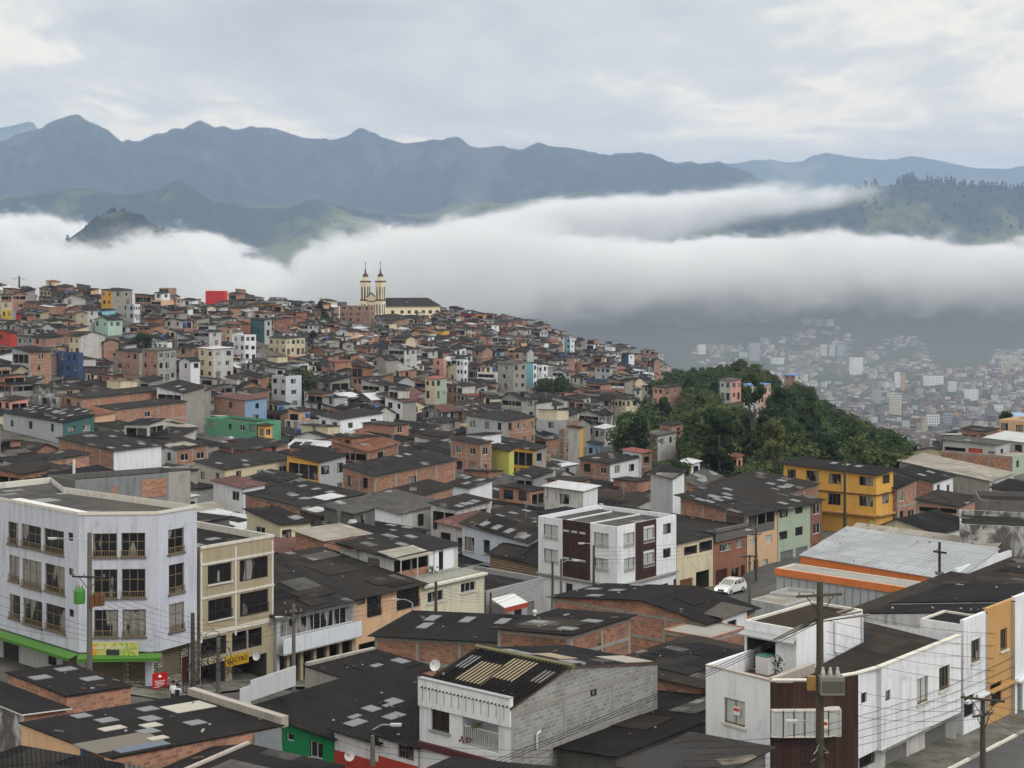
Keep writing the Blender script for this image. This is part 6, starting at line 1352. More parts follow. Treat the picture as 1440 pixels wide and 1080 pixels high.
for zone, (step_b, step_a) in enumerate(((6.0, 8.8), (4.5, 6.4))):        # frontage along the street, depth
    for i in range(-110, 180):
        for j in range(-160, 90):
            # streets every four rows
            gx = i*step_b; gy = j*step_a+(j//3)*3.2
            bear = 40
            b = ad(40); a = ad(-50)
            p = b*gx+a*gy+V2(40, 330)
            p = p+V2(fbm(p.x/90, p.y/90, 3)*22, fbm(p.x/80, p.y/80, 9)*18)
            D = p.y
            if D < 60 or D > 960 or (D < 330) != (zone == 0): continue
            px = CX+F*p.x/D
            if px < -90 or px > 1560: continue
            cands.append((p, px, D, i+zone*1000, j))
crest = [(-100, 600), (160, 610), (320, 700), (450, 800), (600, 930), (720, 950), (850, 880), (960, 840)]
houses = []
for p, px, D, i, j in cands:
    r = random.Random(i*7919+j*104729+5)
    right = px > 1240 and 160 < D < 300
    if D < 130: continue
    if px > 1225 and px < 1322 and D > 226: continue
    if not right:
        if wood_mask(px, D) and not (px < 1130 and D < 232): continue
        if D > lerp_table(crest, px): continue
    z = ground_z(p.x, p.y); py = HY-F*z/D
    if any(x0 < px < x1 and y0 < py < y1 for x0, x1, y0, y1 in GREENS): continue
    if 140 < D < 200 and px > 935 and px < 1120: continue      # the street of the white car
    if r.random() < .03: continue
    ns = r.choices((1, 2, 3, 4), (46, 42, 11, 1) if D < 330 else (46, 42, 11, 1))[0]
    if D < 230: ns = min(ns, 2)
    if px > 300 and D > 560: ns = min(ns, 3)
    fh = 2.4; h = ns*fh+.2+r.uniform(-.6, .6)
    wa, wb = (r.uniform(7.2, 11.0), r.uniform(5.2, 7.2)) if D < 330 else (r.uniform(4.8, 8.2), r.uniform(3.8, 5.8))
    aL = -50+fbm(p.x/160, p.y/160, 1)*34+r.uniform(-2, 2); aR = aL+90+r.uniform(-3, 3)
    if r.random() < .12: aL += r.choice((-18, 15)); aR = aL+90
    a, b = ad(aL), ad(aR); c4 = [p, p+a*wa, p+b*wb, p+a*wa+b*wb]; cen = p+a*wa/2+b*wb/2
    bad = False
    for hd in HANDS:
        if abs(hd['D']-D) > 45: continue
        if any(pip(q.x, q.y, hd['hull']) for q in (p+a*.6+b*.6, p+a*(wa-.6)+b*.6, p+b*(wb-.6)+a*.6, cen, p+a*(wa-.6)+b*(wb-.6))): bad = True; break
        if pip(hd['poly'][0].x, hd['poly'][0].y, [c4[0], c4[2], c4[3], c4[1]]): bad = True; break
    if bad: continue
    z0 = min(ground_z(q.x, q.y) for q in c4)-.5; zt = max(ground_z(p.x, p.y), z0+.5)+h
    # never stand in front of a house that the photograph shows
    q0, q1 = screen(c4[1])[0], screen(c4[2])[0]
    xl, xr = min(q0, q1), max(q0, q1)
    for hd in HANDS:
        if hd['D'] <= D-3: continue
        if xr < hd['x0'] or xl > hd['x1']: continue
        Dm = D+4; top = HY-F*(zt+.8)/Dm
        if top < hd['y1']:
            zt = min(zt, (HY-hd['y1']-1)*Dm/F-.8)
    if zt-ground_z(p.x, p.y) < 1.9: continue
    ns = max(1, min(ns, int((zt-ground_z(p.x, p.y)+.4)/fh)))
    # size in the picture
    area = (xr-xl)*(F*(zt-ground_z(p.x, p.y)+1)/D)
    vis = -20 < xr and xl < 1460 and HY-F*(zt+1)/D < 1080
    if not vis: continue
    houses.append(dict(p=p, px=(xl+xr)/2, D=D, wa=wa, wb=wb, aL=aL, aR=aR, z0=z0, zt=zt, ns=ns, area=area, r=r, xl=xl, xr=xr, py=HY-F*(zt)/D))
# how much of each shows: walk from near to far over a coarse picture grid
G = 3; gw, gh = 1440//G+1, 1080//G+1; cover = bytearray(gw*gh)
def rast(x0, x1, y0, y1, write):
    x0 = max(0, int(x0/G)); x1 = min(gw-1, int(x1/G)); y0 = max(0, int(y0/G)); y1 = min(gh-1, int(y1/G)); n = 0
    for yy in range(y0, y1+1):
        for xx in range(x0, x1+1):
            k = yy*gw+xx
            if not cover[k]:
                n += 1
                if write: cover[k] = 1
    return n
ev = [(h_['D'], 0, h_) for h_ in houses]+[(h_['D'], 1, h_) for h_ in HANDS]
for D, kind, h_ in sorted(ev, key=lambda e: e[0]):
    if kind: rast(h_['x0'], h_['x1'], h_['y0'], 1080 if h_['D'] < 150 else h_['y1']+10, True)
    else: h_['seen'] = rast(h_['xl'], h_['xr'], HY-F*(h_['zt']+.6)/(h_['D']+5), HY-F*h_['z0']/h_['D'], True)
houses = [h_ for h_ in houses if h_['seen'] > 0]
houses.sort(key=lambda h_: -h_['seen'])
NI = 225
MARKS = [(h_['x0']/2+h_['x1']/2, (h_['y0']+min(h_['y1'], 1080))/2, h_.get('mark')) for h_ in HANDS]
LM = [(96, 510, 'the cobalt blue house'), (327, 605, 'the mint green house'), (340, 575, 'the sky-blue mural'), (12, 475, 'the red house'), (165, 410, 'the yellow skyline house'), (304, 411, 'the red skyline tank'), (540, 420, 'the church'),
      (746, 520, 'the turquoise house'), (735, 650, 'the orange-yellow balcony house'), (493, 595, 'the white mid-slope house'), (445, 668, 'the mustard yellow house'), (618, 515, 'the salmon cube'), (560, 685, 'the long brick house'), (880, 570, 'the lone cream house'),
      (835, 635, 'the small sky-blue wall'), (850, 780, 'the white and brown building'), (1180, 700, 'the yellow three-storey house'), (1370, 650, 'the long brick terrace'), (150, 760, 'the bluish white corner building'), (655, 650, 'the tall bare brick house'), (230, 515, 'the tall block house'), (404, 483, 'the long cream house'), (800, 480, 'the cyan tall house'), (85, 590, 'the vast workshop roof'), (1065, 560, 'the blue-grey flat roof')]
used_labels = {}
ORD = ['nearest', 'second', 'third', 'fourth', 'fifth', 'sixth', 'seventh', 'eighth', 'ninth', 'tenth', 'eleventh', 'twelfth']
mass = {}
def make_filler(h_, idx):
    r = h_['r']; indiv = idx < NI; lod = 1 if indiv else 2
    ml = wpick(r, WALLS); mr = ml if r.random() < .42 else wpick(r, WALLS)
    if r.random() < .3: mr = WALLS[0] if r.random() < .6 else WALLS[5]
    rk = wpick(r, ROOFS); rf_ = r.random()
    if rf_ < .62: roof = ('shed', r.uniform(.2, 1.3), r.uniform(-.3, 1.0)); rw = 'sloping'
    elif rf_ < .8: roof = ('ridgeL', r.uniform(.6, 1.4), r.uniform(.35, .65)); rw = 'gabled'
    elif rf_ < .9: roof = ('ridgeR', r.uniform(.6, 1.4), .5); rw = 'gabled'
    else: roof = ('flat',); rw = 'flat'
    nL = r.choice((1, 2, 3, 3)); nR = r.choice((0, 1, 1, 2)) if mr[0] is not BRICK else r.choice((0, 0, 1))
    kw_ = dict(ns=h_['ns'], nL=nL, nR=nR, fh=2.4, rng=r, lod=lod, voidp=.45, solid=r.choice((ml[0], BRICK, WHITE, CONC)), nsky=(r.choice((0, 2, 3, 5)) if indiv else r.choice((0, 1, 2))), npatch=(r.choice((0, 1, 2)) if indiv else 0), over=.4, frame=True if lod == 1 else r.random() < .5)
    def extra(sk_):
        if r.random() < .42 and h_['wa'] > 5.5:
            f1, f2 = r.uniform(.4, .7), r.uniform(.55, .95); q = h_['p']+ad(h_['aL'])*h_['wa']*(1-f1)*.97+ad(h_['aR'])*h_['wb']*(1-f2)*r.choice((.03, .97)); m2 = wpick(r, WALLS)[0]
            box_house(sk_, q, h_['aL'], h_['aR'], h_['wa']*f1, h_['wb']*f2, h_['zt']-.3, h_['zt']+r.uniform(1.5, 2.5), ('shed', r.uniform(-.4, .6), r.uniform(-.4, .6)), rf(wpick(r, ROOFS)[0], r.randrange(3)), m2, m2, ns=1, nL=r.choice((0, 1, 2)), nR=r.choice((0, 1)), fh=2.2, rng=r, lod=lod, voidp=.5, frame=False, over=.3)
    if indiv:
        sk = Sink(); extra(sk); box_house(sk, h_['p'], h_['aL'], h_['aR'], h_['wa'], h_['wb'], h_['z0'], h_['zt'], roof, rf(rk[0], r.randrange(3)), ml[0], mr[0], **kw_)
        if r.random() < .16:
            t_ = sk.new('water_tank'); c = h_['p']+ad(h_['aL'])*2+ad(h_['aR'])*2+Z*(h_['zt']+.7); m_ = r.choice((BLACKM, simple('blue_tank', (.05, .12, .35)), GALV)); t_.lathe(c, [(0, -.3), (.5, -.3), (.55, .6), (.35, .85), (0, .9)], m_, 10)
        if r.random() < .3:
            an = sk.new('aerial'); c = h_['p']+ad(h_['aL'])*r.uniform(1, 5)+ad(h_['aR'])*r.uniform(1, 4)+Z*(h_['zt']); an.bar(c, c+Z*2.6, .035, GALV, 4)
            for q_ in range(4): an.bar(c+Z*(2.5-.18*q_)-V2(.35-.04*q_, 0), c+Z*(2.5-.18*q_)+V2(.35-.04*q_, .1), .02, GALV, 3)
        rt = root('house', (h_['p'].x, h_['p'].y, h_['z0']), None, 'house', 'houses crowding the hillside town'); sk.flush(rt)
        px, py = h_['px'], h_['py']
        st = {1: 'one-storey', 2: 'two-storey', 3: 'three-storey', 4: 'four-storey'}[h_['ns']]
        L = sorted(LM, key=lambda m: math.hypot(m[0]-px, (m[1]-py)*1.5))[0]
        dx, dy = px-L[0], (py-L[1])*1.5
        rel = ('left of' if dx < 0 else 'right of') if abs(dx) > abs(dy) else ('above' if dy < 0 else 'below')
        key = f'{st} {ml[1]} house with {rk[1]} {rw} roof' if ml[1] == mr[1] else f'{st} {ml[1]} house, {rk[1]} {rw} roof'
        used_labels.setdefault((key, rel, L[2]), []).append((math.hypot(dx, dy), rt))
    else:
        k = int(h_['D'] > 430)
        if k not in mass: mass[k] = MB()
        extra(Sink(mass[k])); box_house(Sink(mass[k]), h_['p'], h_['aL'], h_['aR'], h_['wa'], h_['wb'], h_['z0'], h_['zt'], roof, rf(rk[0], r.randrange(3)), ml[0], mr[0], **kw_)
for idx, h_ in enumerate(houses): make_filler(h_, idx)
for (key, rel, lm), lst in used_labels.items():
    lst.sort(key=lambda e: e[0])
    for n_, (d_, rt) in enumerate(lst):
        rt['label'] = (f'{key}, {rel} {lm}' if len(lst) == 1 else f'{ORD[min(n_, 11)]} {key}, {rel} {lm}')
for k, mb in mass.items():
    o = mb.build('crowded_houses'); tag(o, ('small crowded houses filling the gaps of the near hillside', 'distant crowded houses on the upper hillside and skyline')[k], kind='stuff')
print('houses', len(houses), 'cands', len(cands))
# aerials, dishes and posts on the skyline and roofs
# ---------------------------------------------------------------- trees
def leafmat(name, a, b):
    m, t = new_mat(name); ri = t.n('ShaderNodeObjectInfo').outputs['Random']; pos = t.n('ShaderNodeNewGeometry').outputs['Position']
    n = t.noise(pos, 0.35, 3, 0.6); n2 = t.noise(pos, 2.5, 2, 0.5)
    k = t.math('ADD', t.math('MULTIPLY', n, 0.9), t.math('MULTIPLY', t.math('SUBTRACT', ri, 0.5), 0.5))
    c = t.mix(t.ramp(k, [(0.25, 0.0), (0.65, 1.0)]), a, b)
    c = t.mix(t.math('MULTIPLY', n2, 0.5), c, tuple(x*0.5 for x in a))
    d = t.n('ShaderNodeBsdfDiffuse', i_Color=c); tr = t.n('ShaderNodeBsdfTranslucent', i_Color=c)
    mx = t.n('ShaderNodeMixShader', i_0=0.25); t.t.links.new(d.outputs[0], mx.inputs[1]); t.t.links.new(tr.outputs[0], mx.inputs[2])
    t.n('ShaderNodeOutputMaterial', i_Surface=mx.outputs[0]); return m
LEAF = [leafmat('dark_leaf', (0.042, 0.066, 0.032), (0.10, 0.135, 0.06)), leafmat('olive_leaf', (0.066, 0.086, 0.036), (0.155, 0.175, 0.07)), leafmat('deep_leaf', (0.028, 0.048, 0.026), (0.062, 0.092, 0.042)), leafmat('pine_needles', (0.012, 0.026, 0.014), (0.026, 0.045, 0.022))]
BARK = simple('bark', (0.10, 0.085, 0.07), 0.95, var=0.5)
def crown_mesh(seed, Hh, Rr, nclump, nleaf, ls, z0f=.3, shape='round'):
    r = random.Random(seed); V = []; Fc = []
    cl = []
    for k in range(nclump):
        if shape == 'tall': t_ = r.random(); z = Hh*(z0f+(1-z0f)*t_); rad = Rr*math.sin(math.pi*min(.95, .12+.85*t_))**.7*r.uniform(.3, 1); 
        elif shape == 'cone': t_ = r.random()**1.3; z = Hh*(z0f+(1-z0f)*t_); rad = Rr*(1-t_)*r.uniform(.5, 1)
        else: t_ = r.random(); z = Hh*(z0f+(1-z0f)*t_); rad = Rr*math.sqrt(max(.05, 1-(1.7*t_-.75)**2))*r.uniform(.35, 1)
        an = r.uniform(0, 6.283); cl.append((Vector((rad*math.cos(an), rad*math.sin(an), z)), r.uniform(.4, 1.3)*Rr*.36*(.7 if shape != 'round' else 1)))
    for k in range(nleaf):
        c, cr = r.choice(cl)
        d = Vector((r.gauss(0, 1), r.gauss(0, 1), r.gauss(0, .75))).normalized()*cr*r.choice((r.uniform(.5, 1.05), r.uniform(.8, 1.5)))
        p = c+d; n = (d.normalized()+Vector((r.uniform(-.6, .6), r.uniform(-.6, .6), r.uniform(-.2, .9)))).normalized()
        x = n.orthogonal().normalized(); y = n.cross(x); a = r.uniform(0, 3.14); x, y = x*math.cos(a)+y*math.sin(a), y*math.cos(a)-x*math.sin(a)
        s = ls*r.uniform(.6, 1.3); b = len(V)
        V += [p-x*s-y*s*.5, p+x*s*.2-y*s*.7, p+x*s+y*s*.4, p-x*s*.2+y*s*.7]; Fc.append((b, b+1, b+2, b+3))
    return V, Fc, cl
def make_tree(name, seed, Hh, Rr, nclump, nleaf, ls, mat, shape='round', label='', group=None, z0f=.3):
    V, Fc, cl = crown_mesh(seed, Hh, Rr, nclump, nleaf, ls, z0f, shape); r = random.Random(seed)
    rt = root(name, (0, 0, 0), label, 'tree', group)
    me = bpy.data.meshes.new('crown'); me.from_pydata(V, [], Fc); me.materials.append(mat); c = bpy.data.objects.new('crown', me); link(c); c.parent = rt
    tk = MB(); top = Vector((r.uniform(-.3, .3), r.uniform(-.3, .3), Hh*.75)); tk.bar((0, 0, -.8), top*.5, Hh*.028, BARK, 7, Hh*.02); tk.bar(top*.5, top, Hh*.02, BARK, 6, Hh*.006)
    for p, cr in cl[:9]: q = top*r.uniform(.35, .8); tk.bar(q, p, Hh*.009, BARK, 5, Hh*.003)
    tk.build('trunk', rt); return rt
def dup(rt, loc, rz, sx, label=None, group=None):
    n = rt.copy(); link(n); n.location = loc; n.rotation_euler = (0, 0, rz); n.scale = sx
    if label: n['label'] = label
    if group: n['group'] = group
    for ch in list(rt.children):
        c = ch.copy(); link(c); c.parent = n
        for g in ch.children: e = g.copy(); link(e); e.parent = c
    return n
PROT = []
LBL = ['dark green broadleaf tree in the dense wood on the spur right of the town', 'olive green spreading tree in the wood on the spur right of the town', 'deep green narrow tree in the wood on the spur right of the town']
for k in range(6):
    kd = k % 3
    PROT.append((kd, make_tree('broadleaf_tree' if kd < 2 else 'narrow_tree', 100+k, (8.5, 7.5, 11)[kd], (3.6, 4.2, 2.4)[kd], (34, 30, 30)[kd], 2300, .34, LEAF[kd], 'round' if kd < 2 else 'tall', LBL[kd], ('dark broadleaf trees of the wood', 'olive trees of the wood', 'narrow trees of the wood')[kd], z0f=.22)))
used = set()
def plant(kind_i, px, D, sc_=1.0, label=None, group=None, dz=0.0):
    kd, pr = PROT[kind_i]; x = (px-CX)/F*D; loc = (x, D, ground_z(x, D)-.3+dz); r = random.Random(int(px*31+D*17)); s = sc_*r.uniform(.85, 1.2)
    if kind_i not in used and not label:
        used.add(kind_i); pr.location = loc; pr.scale = (s, s, s); return pr
    return dup(pr, loc, r.uniform(0, 6.28), (s, s, s*r.uniform(.9, 1.15)), label, group)
rg = random.Random(9); spots = []
D = 232
while D < 640:
    step = 3.2 if D < 420 else 4.4; px = 830
    while px < 1345:
        q = px+rg.uniform(-.5, .5)*step*F/D; dd = D+rg.uniform(-.45, .45)*step
        right_lim = lerp_table([(232, 1230), (260, 1300), (300, 1350), (360, 1330), (450, 1300), (640, 1210)], dd)
        if wood_mask(q, dd) and q < right_lim and not (q < 1130 and dd < 240):
            ok = True
            zt_ = ground_z((q-CX)/F*dd, dd)
            for hd in HANDS:
                if hd['x0']-8 < q < hd['x1']+8 and dd < hd['D']+6 and hd['D'] > 225:
                    if HY-F*(zt_+6)/dd < hd['y1']-2: ok = False; break
            if ok and 985 < q < 1005 and dd < 300: ok = False
            if ok: spots.append((q, dd))
        px += step*F/D
    D += step
# which trees show: walk near to far over the coarse grid used for the houses
for h_ in ():
    pass
vis = []
for q, dd in sorted(spots, key=lambda s: s[1]):
    z = ground_z((q-CX)/F*dd, dd); w = 1.9*F/dd; n = rast(q-w, q+w, HY-F*(z+5)/dd, HY-F*(z+1)/dd, True)
    if n > 0: vis.append((n, q, dd))
vis.sort(key=lambda v: -v[0])
for k, (n, q, dd) in enumerate(vis[:270]):
    plant((0, 1, 2, 3, 4, 5, 0, 3, 4)[random.Random(int(q*7+dd)).randrange(9)], q, dd, .6*(1 if dd < 420 else 1.2)*random.Random(int(q*3+dd)).choice((.75, .9, 1, 1, 1.25, 1.5)))
V, Fc, _ = crown_mesh(55, 8.5, 3.8, 24, 620, .62, .2); MV = []; MF = []
for n, q, dd in vis[270:]:
    x = (q-CX)/F*dd; z = ground_z(x, dd)-.3; r = random.Random(int(q*13+dd)); s = r.uniform(.42, .85); ca, sa = math.cos(q), math.sin(q); b = len(MV)
    MV += [(x+(v.x*ca-v.y*sa)*s, dd+(v.x*sa+v.y*ca)*s, z+v.z*s) for v in V]; MF += [tuple(i+b for i in f_) for f_ in Fc]
if MF: tag(mesh_obj('distant_wood', MV, MF, [LEAF[0]]), 'far part of the wood on the spur, reading as one dark green mass', kind='stuff')
print('trees', len(vis))
# tall trees by the town and single trees among the houses
for k, (px, D, Hh, Rr, lab) in enumerate(((1060, 272, 14.5, 3.0, 'tallest dark tree at the near edge of the wood behind the grey roofs'), (1012, 262, 10, 2.6, 'tall round-headed dark tree left of the tallest one at the near edge of the wood'), (1035, 285, 9.5, 2.6, 'bushy tree between the two tallest trees at the edge of the wood'), (1085, 268, 9, 3.0, 'olive tree right of the tallest dark tree'))):
    t_ = make_tree('tall_tree', 300+k, Hh*1.35, Rr*1.1, 40, 5200, .32, LEAF[(2, 2, 0, 1)[k]], 'tall', lab, z0f=.12); x = (px-CX)/F*D; t_.location = (x, D, ground_z(x, D)-.3)
for k, (px, D, lab) in enumerate(((398, 395, 'leftmost tree of the green clump beside the sky-blue mural'), (412, 400, 'middle tree of the green clump beside the sky-blue mural'), (428, 397, 'rightmost tree of the green clump beside the sky-blue mural'), (420, 408, 'rear tree of the green clump beside the sky-blue mural'),
        (200, 460, 'round dark tree in front of the tall block house on the left slope'), (661, 760, 'flat green tree below the right end of the church'), (447, 640, 'tree at the right end of the green bank below the cream house'), (455, 655, 'small tree beside the blue hut on the green bank'), (452, 700, 'narrow dark tree between houses below the church'),
        (768, 480, 'leftmost tree on the green bank below the white-roofed brick house'), (790, 474, 'second tree on the green bank below the white-roofed brick house'), (812, 468, 'third tree on the green bank below the white-roofed brick house'), (835, 462, 'tree at the right end of the green bank above the lone cream house'), (440, 560, 'small tree above the long white-fronted houses'), (757, 870, 'dark tree breaking the right skyline of the slope'),
        (1418, 300, 'dark conical tree at the right edge beside the ochre tower room'))):
    plant((0, 1, 0, 3, 0, 1, 0, 2, 5, 1, 0, 4, 3, 2, 2, 5)[k], px, D, .75 if k in (4, 5, 13, 14) else .85, lab, 'single trees among the houses')
# grassy bank
def bank(px0, px1, D0, D1, label):
    V = []; Fc = []; n = 10
    for j in range(n+1):
        for i in range(n+1):
            D = D0+(D1-D0)*j/n; x = ((px0+(px1-px0)*i/n)-CX)/F*D; V.append((x, D, ground_z(x, D)+.25))
    for j in range(n):
        for i in range(n): Fc.append((j*(n+1)+i, j*(n+1)+i+1, (j+1)*(n+1)+i+1, (j+1)*(n+1)+i))
    tag(mesh_obj('grass_bank', V, Fc, [m_ground], smooth=True), label, kind='structure')
bank(392, 452, 600, 690, 'green bank below the long cream house')
# pines on the green hill
pine = make_tree('pine_tree', 77, 42, 11, 26, 900, 3.0, LEAF[3], 'tall', 'dark pine on the crest of the green hill at the right', 'pines along the crest of the green hill', z0f=.1); first = True
rg = random.Random(4)
from mathutils.bvhtree import BVHTree
_m = bpy.data.objects['green_hill'].data; hill_tree = BVHTree.FromPolygons([v.co for v in _m.vertices], [tuple(p.vertices) for p in _m.polygons])
def hillD(px, D):
    r = hill_tree.ray_cast(Vector(((px-CX)/F*D, D, 3000)), Vector((0, 0, -1))); return r[0].z if r[0] else None
lst = [(px, rg.uniform(6760, 6980)) for px in [1262+i*3.1+rg.uniform(-1.5, 1.5) for i in range(66)]]+[(1188+rg.uniform(0, 46), rg.uniform(6760, 6980)) for i in range(24)]+[(rg.uniform(1190, 1470), rg.uniform(6300, 6740)) for i in range(110)]+[(rg.uniform(920, 1190), rg.uniform(6200, 6740)) for i in range(60)]
for px, D in lst:
    z = hillD(px, D)
    if z is None: continue
    s = rg.uniform(.45, .85) if D > 6750 else rg.uniform(.25, .6); loc = ((px-CX)/F*D, D, z-2)
    if first: pine.location = loc; pine.scale = (s, s, s); first = False
    else:
        lb = None
        if D <= 6750: dup(pine, loc, rg.uniform(0, 6), (s*1.4, s*1.4, s*.8), 'dark tree scattered on the face of the green hill at the right', 'trees scattered on the green hill')
        else: dup(pine, loc, rg.uniform(0, 6), (s, s, s*rg.uniform(.8, 1.1)))

_m = bpy.data.objects['misty_knoll'].data; knoll_tree = BVHTree.FromPolygons([v.co for v in _m.vertices], [tuple(p.vertices) for p in _m.polygons])
for k in range(70):
    px = rg.gauss(168, 34); D = rg.uniform(4350, 4560); h_ = knoll_tree.ray_cast(Vector(((px-CX)/F*D, D, 3000)), Vector((0, 0, -1)))[0]
    if h_ and h_.z > 120: s = rg.uniform(.25, .5); dup(pine, h_-Z*2, rg.uniform(0, 6), (s*1.3, s*1.3, s*.8), 'dark tree on the small knoll standing out of the fog', 'trees on the misty knoll')
# ---------------------------------------------------------------- the town in the valley
def far_ground(px, py):
    D = 1000.0
    while D < 7000:
        if (HY-py)*D/F <= ground_z((px-CX)/F*D, D): return D
        D += 25
    return None
fm = {k: simple('valley_'+k, c, .9, var=.3, scale=.02) for k, c in dict(white=(.55, .55, .55), cream=(.42, .38, .31), brick=(.22, .14, .105), grey=(.2, .2, .2), dark=(.09, .085, .085), ochre=(.55, .33, .1), rust=(.15, .115, .095)).items()}
def far_box(mb, x, y, z, w, d, h, m, rm, rot):
    ca, sa = math.cos(rot), math.sin(rot); A = V2(ca*w, sa*w); B = V2(-sa*d, ca*d); o = V2(x, y, z)-A/2-B/2
    mb.box(o-Z*4, A, B, Z*(h+4), m, skip=(0, 1)); q = o+Z*h; mb.poly([q, q+A, q+A+B, q+B], rm)
    return o, A, B
TW = [(980, 993, 487, 501, 'white', 'white apartment tower at the left end of the valley city, above the wood'), (1053, 1069, 486, 510, 'grey', 'broad grey tower in the valley behind the wooded spur'), (1153, 1164, 486, 501, 'cream', 'leftmost of three joined cream towers on the valley slope'), (1165, 1175, 486.5, 501, 'cream', 'middle one of three joined cream towers on the valley slope'), (1176, 1187, 486, 501, 'grey', 'rightmost greyer one of three joined towers on the valley slope'),
      (1194, 1214, 506, 528, 'white', 'bright white broad tower in the valley, left of centre'), (1258, 1266, 525, 545, 'white', 'slim white tower joined to the ochre one in the valley'), (1266.5, 1274, 527, 549, 'ochre', 'slim ochre tower in the valley'), (1249, 1269, 557, 582, 'cream', 'tallest cream tower with balcony bands in the near valley'), (1298, 1327, 529, 543, 'white', 'long low white block in the middle of the valley city'), (1333, 1346, 537, 551, 'white', 'white tower right of the long low white block'),
      (1356, 1376, 549, 565, 'white', 'white twin-faced tower at the right of the valley city'), (1226, 1240, 551, 567, 'grey', 'blue-grey tower left of the tallest cream tower'), (1301, 1323, 584, 599, 'white', 'white block in the near valley below the long low block'), (1325, 1343, 584, 599, 'grey', 'grey block beside the white block in the near valley'), (1128, 1142, 450, 458, 'white', 'left white block high on the valley slope under the fog'), (1144, 1158, 450.5, 458, 'cream', 'middle pale block high on the valley slope under the fog'), (1160, 1173, 449.5, 458, 'white', 'right white block high on the valley slope under the fog'), (1083, 1104, 504, 511, 'white', 'low white hall in the valley left of the joined towers'), (1398, 1411, 570, 580, 'white', 'small white block at the right of the valley city'), (1040, 1052, 497, 506, 'white', 'small white block left of the broad grey tower')]
mb = MB(); rg = random.Random(21); cnt = 0
def in_town(px, py):
    if px < 975 or py > 655: return False
    top = lerp_table([(975, 492), (1020, 490), (1060, 488), (1100, 478), (1125, 455), (1170, 453), (1195, 470), (1200, 505), (1215, 512), (1225, 480), (1250, 470), (1285, 474), (1300, 492), (1312, 518), (1350, 522), (1395, 515), (1412, 496), (1500, 492)], px)
    if py < top: return False
    nz = noise.noise(Vector((px/38, py/16, 3)))
    if any(x0-2 < px < x1+2 and yb-3 < py < yb+10 for x0, x1, ya, yb, c, lab in TW): return False
    return nz > (-.1 if py < 520 else -.33)
for k in range(7600):
    px, py = rg.uniform(975, 1490), 453+(660-453)*rg.random()**1.1
    if not in_town(px, py): continue
    D = far_ground(px, py)
    if not D: continue
    x = (px-CX)/F*D; s = max(1, D/3300)
    far_box(mb, x, D, ground_z(x, D), rg.uniform(6, 14)*s, rg.uniform(7, 13), rg.uniform(3.5, 8)*(1 if rg.random() < .93 else 2.2), fm[rg.choices(('white', 'cream', 'brick', 'grey', 'rust', 'ochre'), (18, 20, 24, 24, 12, 2))[0]], fm[rg.choices(('dark', 'rust', 'grey', 'white', 'brick'), (46, 30, 12, 4, 14))[0]], rg.uniform(-.9, .9)); cnt += 1
for j in range(9):                       # terraces of pale roofs at the right edge
    for i in range(7):
        px, py = 1404+i*7+j*-1.5, 497+j*3.0; D = far_ground(px, py)
        if D: x = (px-CX)/F*D; far_box(mb, x, D, ground_z(x, D), 11, 9, 6, fm['cream'], fm['white'], .3)
tag(mb.build('valley_town'), 'countless small houses of the city in the valley below the fog', kind='stuff')
for x0, x1, ya, yb, c, lab in TW:
    D = far_ground((x0+x1)/2, yb)
    if not D: continue
    w = (x1-x0)*D/F*.92; h = (yb-ya)*D/F; xx = ((x0+x1)/2-CX)/F*D; z = ground_z(xx, D); rt = root('apartment_tower', (xx, D, z), lab, 'tower'); m_ = MB(); o, A, B = far_box(m_, xx, D, z, w*.86, w*.6, h*1.05, simple('tower_'+c, {'white': (.8, .8, .8), 'cream': (.7, .66, .56), 'grey': (.36, .39, .42), 'ochre': (.62, .36, .1)}[c], var=.1, scale=.02), fm['grey'], -.35 if (x0 % 2) else .3); m_.build('wall', rt)
    wn = MB(); nf = max(3, int(h/3.4)); ncol = max(3, int(w/4)); n = Vector((A.y, -A.x, 0)).normalized()*.15; n2 = Vector((B.y, -B.x, 0)).normalized()*.15
    for f_ in range(nf):
        for g in range(ncol):
            q = o+n+A*((g+.25)/ncol)+Z*(h*(f_+.3)/nf); wn.poly([q, q+A*(.5/ncol), q+A*(.5/ncol)+Z*h*.42/nf, q+Z*h*.42/nf], fm['dark'])
        for g in range(2):
            q = o+A+A.normalized()*.15+B*((g+.25)/2); wn.poly([q+Z*(h*(f_+.3)/nf), q+B*.25+Z*(h*(f_+.3)/nf), q+B*.25+Z*(h*(f_+.72)/nf), q+Z*(h*(f_+.72)/nf)], fm['dark'])
    w_ = wn.build('windows', rt); w_['kind'] = 'stuff'
    tp = MB(); q = o+A*.35+B*.3+Z*h; tp.box(q, A*.3, B*.4, Z*2.6, fm['grey']); tp.build('lift_room', rt)
def dome():
    D = far_ground(1428, 592) or 3000; x = (1430-CX)/F*D; z = ground_z(x, D); r = 17*D/F; mb = MB(); mb.lathe((x, D, z), [(r, 0), (r, 4*D/F), (r*1.05, 4*D/F), (r*.8, 8*D/F), (r*.4, 10.5*D/F), (0, 11.5*D/F)], simple('pale_blue_roof', (.3, .45, .62)), 24)
    tag(mb.build('sports_hall', origin=(x, D, z)), 'round hall with a pale blue domed roof at the right edge of the valley city', 'hall')
dome()

